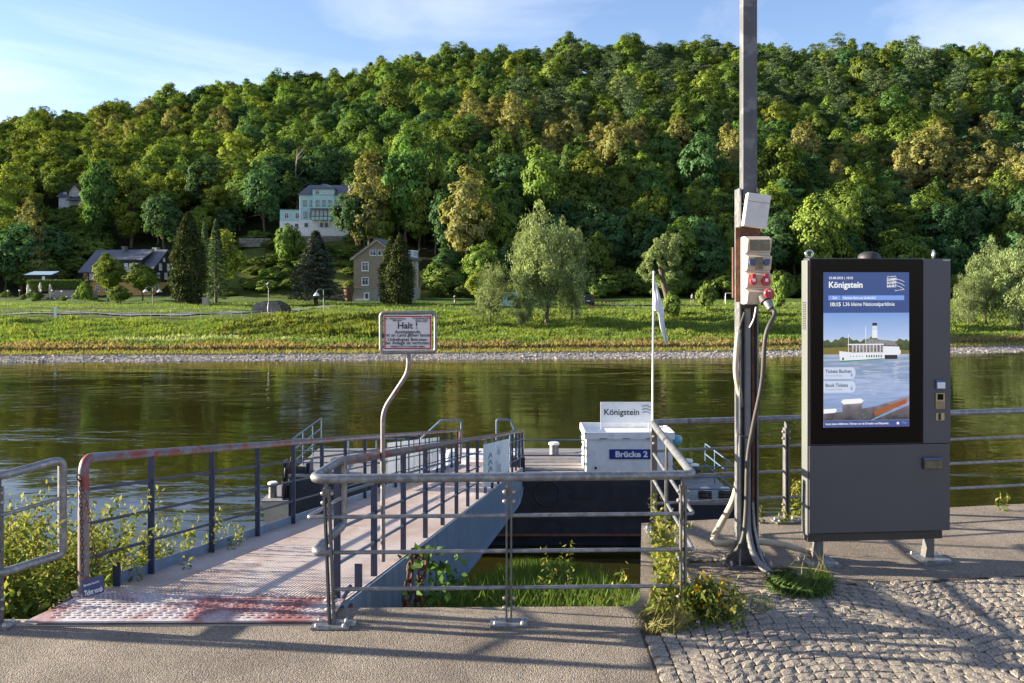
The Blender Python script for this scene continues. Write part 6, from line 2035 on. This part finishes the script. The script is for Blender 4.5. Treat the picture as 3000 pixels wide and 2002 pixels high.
# garden wall and planted pillar beside it
gw_ = thing('garden_wall', 'pale stone garden wall between the spruce and the brown house', 'wall', tuple(place(930, 166, 886)))
for r_ in range(4):
    for c_ in range(9): lbox(gw_, 'wall_stone', 'drywall', (c_ * .58 + (.2 if r_ % 2 else 0), rnd.uniform(-.03, .03), r_ * .42 - .2), (c_ * .58 + .55 + (.2 if r_ % 2 else 0), .5, r_ * .42 + .2))
pl = thing('planted_pillar', 'rusty reddish pillar with hanging plants beside the brown house', 'pillar', tuple(place(1022, 160, 884)))
MB().lathe((0, 0, 0), [(.55, 0), (.75, 1.2), (1.0, 2.3), (.9, 2.7)], 12).build('pillar', M['rust'], pl, False)
o = obj('plants', PROTO['shrub'][0][1], pl, (0, 0, 2.5)); o.scale = (.45, .45, .35)

# --- turquoise house
d = 221.0
s = d / F
hl = place(877, d, 678)
h = thing('turquoise_house', 'turquoise three storey villa with slate roof, white cellar and wooden veranda', 'house', tuple(hl), R(3))
TW, TD, EA, RI = 144 * s, 9.0, (678 - 571) * s, (678 - 538) * s
Z1 = (678 - 646) * s
lbox(h, 'cellar_wall', 'cellar', (0, 0, -3), (TW, TD, Z1))
lbox(h, 'wall', 'teal', (.03, .03, Z1), (TW - .03, TD - .03, EA))
lbox(h, 'string_course', 'teal', (-.04, -.06, (678 - 612) * s), (TW + .04, .02, (678 - 612) * s + .12))
for xx in (-.04, TW - .34): lbox(h, 'corner_strip', 'cellar', (xx, -.05, Z1), (xx + .38, .02, EA - .1))
lprism(h, 'gable_wall', 'teal', [(TW - .05, .02, EA), (TW - .05, TD - .02, EA), (TW - .05, TD / 2, RI - .1)], (-.2, 0, 0))
lprism(h, 'roof', 'slate', [(-.4, -.5, EA - .05), (1.2, TD / 2, RI), (1.2, TD / 2, RI - .2), (-.4, -.4, EA - .25)], (.01, 0, 0)) if False else None
b = MB()
b.add([(-.4, -.45, EA - .05), (TW + .35, -.45, EA - .05), (TW + .35, TD / 2, RI + .1), (1.6, TD / 2, RI + .1), (-.4, TD + .45, EA - .05), (TW + .35, TD + .45, EA - .05)], [(0, 1, 2, 3), (0, 3, 4), (4, 3, 2, 5)])
b.add([(-.4, -.45, EA - .06), (TW + .35, -.45, EA - .06), (TW + .35, TD + .45, EA - .06), (-.4, TD + .45, EA - .06)], [(0, 1, 2, 3)])
b.build('roof', M['slate'], h, False)
cgx0, cgx1 = 39 * s, 102 * s
lbox(h, 'central_bay', 'teal', (cgx0, -.35, Z1), (cgx1, 3, (678 - 555) * s))
b = MB(); zt_ = (678 - 554) * s
b.add([(cgx0 - .4, -.75, zt_), (cgx1 + .4, -.75, zt_), ((cgx0 + cgx1) / 2 + .6, 2.6, RI + .15), ((cgx0 + cgx1) / 2 - .6, 2.6, RI + .15), (cgx0 - .4, 3.2, zt_), (cgx1 + .4, 3.2, zt_)], [(0, 1, 2, 3), (0, 3, 4), (1, 5, 2), (0, 4, 5, 1)])
b.build('bay_roof', M['slate'], h, False)
for px in (52.5, 70.5, 87.5): win(h, px * s, (678 - 569) * s, .85, .95, -.35, 'cellar', 'curtain' if px > 60 else 'pane', .07)
for px in (16, 35, 53.5, 71.5, 89, 109, 128): win(h, px * s, (678 - 603) * s, .72, 1.3, -.35 if 45 < px < 100 else 0, 'win_dark', 'curtain', .07)
for px in (17.5, 35.5, 110, 129): win(h, px * s, (678 - 637) * s, .75, 1.35, 0, 'win_dark', 'curtain' if px < 40 else 'pane', .07)
for px in (20, 63, 80, 124): win(h, px * s, (678 - 664) * s, .75, .8, -.36 if 45 < px < 100 else 0, 'win_dark', 'pane', .06)
for yy in (2.5, 5.5): win(h, TW, (678 - 603) * s, .7, 1.3, yy, 'win_dark', 'curtain', .07, side='R')
win(h, TW - .03, EA + .6, .6, .9, TD / 2, 'win_dark', 'pane', .07, side='R')
vx0, vx1, vz0, vz1 = 37 * s, 98 * s, (678 - 646) * s, (678 - 617) * s
v = lbox(h, 'veranda', 'teal', (vx0, -2.1, vz0), (vx1, -.36, vz0 + .85))
lbox(v, 'veranda_glazing', 'curtain', (vx0 + .08, -2.02, vz0 + .85), (vx1 - .08, -.4, vz1))
for k in range(6):
    xx = vx0 + (vx1 - vx0 - .14) * k / 5; lbox(v, 'veranda_post', 'rust', (xx, -2.14, vz0), (xx + .14, -2.0, vz1))
lbox(v, 'veranda_rail', 'rust', (vx0, -2.15, vz0 + .8), (vx1, -2.03, vz0 + .95))
lprism(v, 'veranda_roof', 'slate', [(vx0 - .4, -2.6, vz1), (vx1 + .4, -2.6, vz1), (vx1 + .1, -.34, vz1 + .45), (vx0 - .1, -.34, vz1 + .45)], (0, 0, .12))
for px in (38, 62, 88): lbox(v, 'veranda_column', 'white_paint', (px * s, -2.0, -3), (px * s + .14, -1.86, vz0))
wx = -59 * s
lbox(h, 'wing_cellar', 'cellar', (wx, .9, -3), (0, 6.5, (678 - 648) * s)); lbox(h, 'wing_wall', 'teal', (wx + .03, .93, (678 - 648) * s), (0, 6.5, (678 - 614) * s)); lbox(h, 'wing_roof', 'slate', (wx - .15, .7, (678 - 614) * s), (.0, 6.6, (678 - 612.5) * s))
for px, zz in ((-39, 640), (-8, 640)): win(h, px * s, (678 - zz) * s, .85, 1.35, .9, 'cellar', 'pane', .14)
for px, zz in ((-40, 664), (-10, 664)): win(h, px * s, (678 - zz) * s, .7, .7, .9, 'win_dark', 'pane', .06)
for px in (58, 115): lbox(h, 'chimney', 'slate', (px * s, TD / 2 - .4, RI - .6), (px * s + .7, TD / 2 + .3, RI + .45))
lbox(h, 'downpipe', 'white_paint', (cgx1 + .04, -.12, 0), (cgx1 + .14, -.02, EA))
# retaining walls below
rw = thing('retaining_wall', 'rough stone retaining wall on the slope below the turquoise house', 'wall', tuple(place(700, 219, 712)))
wx0, wz0 = 0, 0
for r_ in range(5):
    u = 0.0
    while u < 27.5:
        w_ = rnd.uniform(.8, 1.6)
        if not (r_ > 3 and u < 8):
            lbox(rw, 'wall_stone', 'drywall', (u, rnd.uniform(-.08, .08), r_ * .55 - 1.0), (u + w_ - .06, 1.2, r_ * .55 - .5))
        u += w_
# --- hillside villa among the trees
d = 262.0
s = d / F
hl = place(172, d, 640)
h = thing('hillside_villa', 'pale villa with steep gabled dormer hidden among the hillside trees', 'house', tuple(hl), R(-6))
VW = 7.5
lbox(h, 'wall', 'cellar', (0, 0, -6), (VW + 3, 8, (640 - 578) * s))
lprism(h, 'roof', 'slate', [(-.6, -.6, (640 - 578) * s), (-.6, 4, (640 - 548) * s), (-.6, 8.6, (640 - 578) * s)], (VW + 4.5, 0, 0))
gx0, gx1, gzt = 3.4, 7.2, (640 - 540) * s
lprism(h, 'gable', 'cream', [(gx0, -.3, 1), (gx1, -.3, 1), (gx1, -.3, gzt - 2.2), ((gx0 + gx1) / 2, -.3, gzt), (gx0, -.3, gzt - 2.2)], (0, 4, 0))
for sg in (0, 1):
    xa, xb = (gx0 - .4, (gx0 + gx1) / 2) if sg == 0 else (gx1 + .4, (gx0 + gx1) / 2)
    lprism(h, 'gable_roof', 'slate', [(xa, -.7, gzt - 2.6), (xb, -.7, gzt + .2), (xb, -.7, gzt + .0), (xa, -.7, gzt - 2.85)], (0, 5, 0))
    lprism(h, 'barge_board', 'rust', [(xa, -.76, gzt - 2.6), (xb, -.76, gzt + .2), (xb, -.76, gzt - .15), (xa, -.76, gzt - 3)], (0, .05, 0))
win(h, (gx0 + gx1) / 2, gzt - 3.6, 1.3, 1.3, -.3, 'win_white', 'curtain', .1)
lprism(h, 'porch_roof', 'slate', [(gx0 - .3, -1.6, gzt - 5), (gx1 + .3, -1.6, gzt - 5), (gx1 - .4, -.3, gzt - 4.1), (gx0 + .4, -.3, gzt - 4.1)], (0, 0, .15))
win(h, 1.5, (640 - 572) * s, .8, .8, .8, 'win_white', 'curtain', .1)

# --- shed with pale blue roof, hedge, terrace
sh = thing('garden_shed', 'low garden shed with pale blue roof behind the terrace hedge', 'shed', tuple(place(78, 188, 832)))
lbox(sh, 'wall', 'timber', (0, 0, -1), (5.2, 3, 1.9)); lprism(sh, 'roof', 'skyblue', [(-.3, -.5, 1.85), (5.5, -.5, 1.85), (5.3, 3.2, 2.6), (-.1, 3.2, 2.6)], (0, 0, .1)); lbox(sh, 'door', 'white_paint', (3.3, -.06, .1), (3.9, -.005, 1.6))
hd = thing('hedge', 'clipped green hedge above the terrace', 'hedge', tuple(place(160, 178, 846)))
n = 5200
cen = np.stack([gr.uniform(-5.2, 5.2, n), gr.uniform(-.8, .8, n), gr.uniform(0, 1.6, n)], axis=1)
fc = gr.integers(0, 3, n); cen[fc == 0, 1] = -.8; cen[fc == 1, 2] = 1.6
cen += gr.normal(size=(n, 3)) * .09
obj('foliage', leaves('hedge', cen, np.stack([gr.normal(size=n) * .4, -1 * (fc != 1) + gr.normal(size=n) * .4, .6 + gr.normal(size=n) * .4], axis=1), gr.uniform(.15, .3, n), LF['shrub'], np.ones((n, 3)) * gr.uniform(.7, 1.35, (n, 1)), .9), hd)
lbox(hd, 'stems', 'bark', (-5, -.25, -.5), (5, .25, 1.2))
tw = thing('terrace_wall', 'low stone terrace wall with a pale coping in front of the parasols', 'wall', tuple(place(0, 160, 893)))
for k in range(17):
    lbox(tw, 'wall_stone', 'drywall', (-9 + k * 1.55, 0, -1.2), (-9 + k * 1.55 + 1.5, .5, .0)); lbox(tw, 'coping_stone', 'grey_wall', (-9 + k * 1.55, -.06, .005), (-9 + k * 1.55 + 1.51, .56, .12))
tr2 = thing('terrace_steps', 'stepped stone terrace behind the parasols', 'terrace', tuple(place(120, 172, 872)))
for k in range(4): lbox(tr2, 'terrace_step', 'drywall', (-1 + k * .5, k * 1.4, -1), (7.5 + k * .3, k * 1.4 + 1.3, .25 + k * .38))
for k, (px, py0, py1) in enumerate(((82, 832, 875), (118, 827, 868), (147, 832, 873))):
    b = place(px, 166, py1); hh_ = (py1 - py0) / F * 166
    u = thing('parasol', 'closed cream parasol standing on the restaurant terrace', 'parasol', tuple(b), 0, 'closed parasols on the terrace')
    MB().tube([(0, 0, -.4), (0, 0, hh_)], .035, 6).build('pole', M['white_paint'], u, False)
    MB().lathe((0, 0, hh_ * .28), [(.20, 0), (.26, .15), (.22, hh_ * .3), (.26, hh_ * .4), (.16, hh_ * .6), (.03, hh_ * .72)], 9).build('folded_canopy', M['cream'], u, False)
    MB().lathe((0, 0, -.4), [(.3, 0), (.3, .12), (.05, .14)], 10).build('foot', M['concrete'], u, False)
for px, py in ((23, 852), (57, 851), (89, 851), (120, 851), (153, 851), (181, 853), (160, 875), (195, 870), (211, 876)):
    b = place(px, 164, py)
    u = thing('terrace_lamp', 'small white globe lamp on a thin post on the restaurant terrace', 'lamp', (b.x, b.y, b.z - 1.4), 0, 'globe lamps on the terrace')
    MB().tube([(0, 0, -.3), (0, 0, 1.35)], .03, 6).build('post', M['galv_d'], u, False); MB().lathe((0, 0, 1.22), [(.05, 0), (.14, .07), (.16, .16), (.12, .26), (.03, .3)], 10).build('globe', M['globe'], u, False)
for i in range(26):
    px, d_ = br.uniform(0, 300), br.uniform(153, 176)
    x = (px - CX) / F * d_; s_ = br.uniform(.25, .5)
    plant_tree(br.choice(PROTO['shrub']), 'shrub', 'low garden bush round the restaurant terrace', (x, d_, CZ - (br.uniform(868, 905) - HY) / F * d_ - .3), (s_, s_, s_ * .8), br.uniform(0, 6), 'bushes round the terrace', 'shrub')

# --- promenade path with railing
def ribbon(name, pts, w_, m_, lift=.06):
    b = MB(); P = curve(pts, 10)
    L_, R_ = [], []
    for i, p in enumerate(P):
        t = (P[min(i + 1, len(P) - 1)] - P[max(i - 1, 0)]); t.z = 0; t.normalize(); nn_ = Vector((-t.y, t.x, 0))
        for lst, sg in ((L_, 1), (R_, -1)):
            q_ = p + nn_ * sg * w_ / 2; lst.append(Vector((q_.x, q_.y, far_h(q_.x, q_.y) + lift)))
    for i in range(len(P) - 1): b.quad(L_[i], L_[i + 1], R_[i + 1], R_[i])
    return tag(b.build(name, M[m_]), kind='structure')
ribbon('promenade_path', [(-95, 104, 0), (-70, 106, 0), (-50, 108, 0), (-35, 111, 0), (-30, 116, 0), (-30, 124, 0), (-24, 134, 0), (-10, 139, 0), (10, 141, 0), (40, 143, 0), (80, 152, 0)], 3.2, 'asph2', .12)
pf = thing('promenade_railing', 'long grey post and rail fence along the far promenade', 'fence', (-62, 104, far_h(-62, 104)))
prev = None
for k in range(29):
    px = -30 + k * 29.5; d_ = 104.0
    x = (px - CX) / F * d_; z = far_h(x, d_)
    MB().tube([(x, d_, z - .2), (x, d_, z + 1.0)], .035, 6).build('post', M['galv'], pf)
    if prev is not None:
        for hz in (.98, .55): MB().tube([prev + Vector((0, 0, hz)), Vector((x, d_, z + hz))], .028, 6).build('rail', M['galv'], pf)
    prev = Vector((x, d_, z))
ms = thing('mile_stone', 'white marker post in the promenade railing', 'post', tuple(place(162, 103.5)))
lbox(ms, 'post', 'white_paint', (-.12, -.1, -.2), (.12, .1, 1.15)); lprism(ms, 'post_top', 'white_paint', [(-.12, -.1, 1.15), (.12, -.1, 1.15), (0, -.1, 1.3)], (0, .2, 0))
# stone mound beside the path
mo = thing('stone_bunker', 'grassy mound with a dark stone face beside the promenade path', 'mound', tuple(place(783, 114, 913)))
b = MB(); arc = [(2.1 * math.cos(a) * 1.0, 0, 1.35 * math.sin(a)) for a in [math.pi * i / 12 for i in range(13)]]
b.prism(arc, (0, 4, 0)); b.build('mound', M['soil'], mo, False)
for r_ in range(4):
    hw_ = 1.95 * math.sqrt(max(0, 1 - (r_ * .32 / 1.35) ** 2))
    u = -hw_
    while u < hw_ - .2:
        w_ = rnd.uniform(.3, .6); lbox(mo, 'wall_stone', 'drywall', (u, -.2, r_ * .31), (min(u + w_, hw_) - .03, .05, r_ * .31 + .28)); u += w_
# street lamps
def lamp(px, d_, py0, py1, kind, label):
    b0 = place(px, d_, py1); H = (py1 - py0) / F * d_
    u = thing('street_lamp', label, 'lamp', tuple(b0))
    MB().tube([(0, 0, -.3), (0, 0, H)], .06, 8, r2=.045).build('post', M['galv'], u, False)
    if kind == 'double':
        for sg in (-1, 1):
            MB().tube(curve([(0, 0, H - .15), (sg * .5, 0, H + .1), (sg * 1.0, 0, H - .1), (sg * 1.1, 0, H - .35)]), .035, 6).build('arm', M['galv'], u, False)
            MB().lathe((sg * 1.1, 0, H - .75), [(.42, 0), (.40, .08), (.15, .35), (.05, .42)], 12).build('lamp_shade', M['globe'], u, False)
    elif kind == 'single':
        MB().tube(curve([(0, 0, H - .2), (-.25, 0, H), (-.8, 0, H - .1), (-.95, 0, H - .45)]), .035, 6).build('arm', M['galv'], u, False)
        MB().lathe((-.95, 0, H - .85), [(.40, 0), (.38, .08), (.15, .35), (.05, .42)], 12).build('lamp_shade', M['globe'], u, False)
    else:
        MB().lathe((0, 0, H - .75), [(.14, 0), (.25, .5), (.3, .52), (.05, .8)], 6).build('lantern', M['galv_d'], u, False)
        MB().lathe((0, 0, .0), [(.16, 0), (.16, .6), (.08, 1.1)], 8).build('lamp_foot', M['galv_d'], u, False)
lamp(447, 140, 842, 895, 'double', 'street lamp with two curved arms before the half timbered house')
lamp(787, 109, 828, 914, 'lantern', 'old lantern post beside the grassy stone mound')
lamp(948, 118, 848, 910, 'single', 'street lamp with one curved arm right of the spruce')
lamp(1333, 150, 866, 892, 'lantern', 'short lantern post at the edge of the wood')
pdl = thing('stone_pedestal', 'square concrete pedestal between the larches', 'pedestal', tuple(place(603, 138, 897)))
lbox(pdl, 'block', 'concrete', (-.45, -.4, -.3), (.45, .4, 1.25)); lbox(pdl, 'cap', 'concrete', (-.5, -.45, 1.252), (.5, .45, 1.36))
# benches and picnic table on the meadow
def bench(px, d_, py, label):
    u = thing('bench', label, 'bench', tuple(place(px, d_)))
    for k in range(3): lbox(u, 'seat_slat', 'wood', (-.9, .14 * k, .42), (.9, .14 * k + .12, .46))
    for k in range(2): lbox(u, 'back_slat', 'wood', (-.9, .44, .58 + .18 * k), (.9, .48, .70 + .18 * k))
    for xx in (-.7, .65): lbox(u, 'leg', 'concrete', (xx, 0, -.15), (xx + .1, .42, .42))
bench(1742, 116, 905, 'dark wooden bench on a pale slab facing the river below the parked van')
sl = MB().box2(place(1742, 116) + Vector((-1.3, -.5, .02)), place(1742, 116) + Vector((1.3, .9, .07))); tag(sl.build('bench_slab', M['concrete']), kind='structure')
for px, lb in ((1752, 'wooden picnic table nearest the parked van'), (1788, 'wooden picnic table standing away from the parked van')):
    u = thing('picnic_table', lb, 'table', tuple(place(px, 146)))
    for k in range(4): lbox(u, 'top_board', 'wood', (-1.0, -.36 + .19 * k, .72), (1.0, -.36 + .19 * k + .17, .77))
    for yy in (-.85, .6): lbox(u, 'seat_board', 'wood', (-1.0, yy, .42), (1.0, yy + .25, .46))
    for xx in (-.7, .62): 
        lprism(u, 'trestle', 'wood', [(xx, -.8, -.1), (xx, -.68, -.1), (xx, -.2, .72), (xx, -.32, .72)], (.08, 0, 0)); lprism(u, 'trestle', 'wood', [(xx, .8, -.1), (xx, .68, -.1), (xx, .2, .72), (xx, .32, .72)], (.08, 0, 0))
# pale trailer behind the willows
tl = thing('camper_trailer', 'pale teal boxy trailer half hidden behind the willows', 'trailer', tuple(place(1505, 125)))
lbox(tl, 'body', 'tealbox', (-1.9, 0, .45), (1.9, 2.0, 2.4), .12); lbox(tl, 'window', 'pane', (-.9, -.02, 1.3), (.3, .0, 1.9))
for xx in (-.5, .4): MB().lathe((xx, .2, .33), [(.33, -.1), (.33, .1)], 14, 'Y').build('wheel', M['tyre'], tl, False)
# parked van seen from behind
cv = thing('parked_van', 'dark blue van parked on the meadow seen from behind', 'van', tuple(place(1724, 136)), R(4))
sec = [(-.9, .35), (-.93, .75), (-.92, 1.05), (-.80, 1.62), (-.70, 1.74), (.70, 1.74), (.80, 1.62), (.92, 1.05), (.93, .75), (.9, .35)]
b = MB()
stn = [(0.0, 1.0, 1.0), (.25, 1.0, 1.0), (3.0, 1.0, 1.0), (3.5, .98, .9), (4.3, .92, .58), (4.75, .85, .5)]
rings = [[Vector((x * sx_, yv, .35 + (z - .35) * sz_)) for x, z in sec] for yv, sx_, sz_ in stn]
vv = [p for r_ in rings for p in r_]; m_n = len(sec)
ff = [(i * m_n + j, i * m_n + (j + 1) % m_n, (i + 1) * m_n + (j + 1) % m_n, (i + 1) * m_n + j) for i in range(len(stn) - 1) for j in range(m_n)]
ff += [tuple(range(m_n)), tuple(range((len(stn) - 1) * m_n, len(stn) * m_n))]
b.add(vv, ff); b.build('body', M['carpaint'], cv, False)
lprism(cv, 'rear_window', 'pane', [(-.72, -.02, 1.08), (.72, -.02, 1.08), (.64, -.02, 1.58), (-.64, -.02, 1.58)], (0, .015, 0))
lbox(cv, 'bumper', 'tyre', (-.93, -.1, .36), (.93, .05, .58), .03); lbox(cv, 'number_plate', 'white_paint', (-.26, -.03, .72), (.26, -.005, .84))
for sg in (-1, 1):
    lbox(cv, 'tail_lamp', 'tail', (sg * .86 - .07, -.03, .8), (sg * .86 + .05, .02, 1.35)); lbox(cv, 'mirror', 'tyre', (sg * 1.02 - .1, 3.1, 1.05), (sg * 1.02 + .1, 3.2, 1.22))
    for yv in (.85, 3.7):
        w_ = MB().lathe((sg * .82, yv, .33), [(.33, -.1), (.33, .1)], 16, 'X').build('wheel', M['tyre'], cv, False); MB().lathe((sg * .93, yv, .33), [(.19, -.01), (.19, .01)], 12, 'X').build('rim', M['chrome'], w_, False)
    lbox(cv, 'side_window', 'pane', (sg * .90 - .02, .4, 1.08), (sg * .90 + .0, 2.8, 1.5))
# running person
M['skin'] = mat('skin', (.42, .26, .18), .6, 0, .05)
M['shorts'] = mat('dark_shorts', (.03, .035, .05), .8, 0, .05)
M['shirt'] = mat('pale_shirt', (.55, .55, .58), .8, 0, .05)
M['hair'] = mat('brown_hair', (.05, .03, .02), .8, 0, .1)
pr = thing('person', 'person in pale top and dark shorts running across the meadow', 'person', tuple(place(2027, 150)), R(200))
verts = {'pelvis': (0, 0, .93), 'waist': (0, .02, 1.06), 'chest': (0, .08, 1.30), 'neck': (0, .12, 1.50), 'head0': (0, .14, 1.58), 'head': (0, .16, 1.70),
 'hipL': (-.1, 0, .90), 'kneeL': (-.11, .34, .66), 'ankL': (-.11, .16, .26), 'toeL': (-.11, .32, .18), 'hipR': (.1, 0, .90), 'kneeR': (.11, .0, .50), 'ankR': (.11, -.30, .20), 'toeR': (.11, -.24, .04),
 'shL': (-.19, .07, 1.42), 'elL': (-.24, -.18, 1.20), 'haL': (-.20, .04, 1.12), 'shR': (.19, .07, 1.42), 'elR': (.24, .12, 1.16), 'haR': (.17, .32, 1.30)}
rad = dict(pelvis=.15, waist=.13, chest=.16, neck=.06, head0=.085, head=.10, hipL=.10, kneeL=.065, ankL=.045, toeL=.035, hipR=.10, kneeR=.065, ankR=.045, toeR=.035, shL=.06, elL=.042, haL=.036, shR=.06, elR=.042, haR=.036)
eds = [('pelvis', 'waist'), ('waist', 'chest'), ('chest', 'neck'), ('neck', 'head0'), ('head0', 'head'), ('pelvis', 'hipL'), ('hipL', 'kneeL'), ('kneeL', 'ankL'), ('ankL', 'toeL'), ('pelvis', 'hipR'), ('hipR', 'kneeR'), ('kneeR', 'ankR'), ('ankR', 'toeR'), ('chest', 'shL'), ('shL', 'elL'), ('elL', 'haL'), ('chest', 'shR'), ('shR', 'elR'), ('elR', 'haR')]
ks = list(verts)
me = bpy.data.meshes.new('body'); me.from_pydata([verts[k] for k in ks], [(ks.index(a), ks.index(b_)) for a, b_ in eds], []); me.materials.append(M['skin'])
po = obj('body', me, pr)
po.modifiers.new('skin', 'SKIN')
for i, k in enumerate(ks):
    me.skin_vertices[0].data[i].radius = (rad[k], rad[k]); me.skin_vertices[0].data[i].use_root = (k == 'pelvis')
po.modifiers.new('sub', 'SUBSURF').levels = 1
MB().lathe((0, .05, 1.02), [(.165, 0), (.165, .12), (.19, .3), (.17, .44), (.08, .50)], 12).build('shirt', M['shirt'], pr, False)
b = MB(); b.lathe((0, 0, .80), [(.17, .05), (.18, .2), (.165, .25)], 12); b.tube([(-.1, 0, .92), (-.11, .2, .76)], .115, 10); b.tube([(.1, 0, .92), (.11, 0, .66)], .115, 10); b.build('shorts', M['shorts'], pr, False)
MB().lathe((0, .14, 1.66), [(.10, 0), (.115, .06), (.08, .13), (.02, .16)], 10).build('hair', M['hair'], pr, False)
# football goal frame at the edge of the meadow
go_ = thing('goal_frame', 'white tube goal frame at the edge of the meadow behind the power pole', 'goal', tuple(place(2150, 150)))
MB().tube(fillet([(-1.4, 0, -.2), (-1.4, 0, 1.9), (1.4, 0, 1.9), (1.4, 0, -.2)], .1, 4), .05, 8).build('frame', M['white_paint'], go_, False)
MB().tube([(-1.4, 0, 1.9), (-1.4, 1.2, -.2)], .03, 6).build('back_stay', M['white_paint'], go_, False); MB().tube([(1.4, 0, 1.9), (1.4, 1.2, -.2)], .03, 6).build('back_stay', M['white_paint'], go_, False)
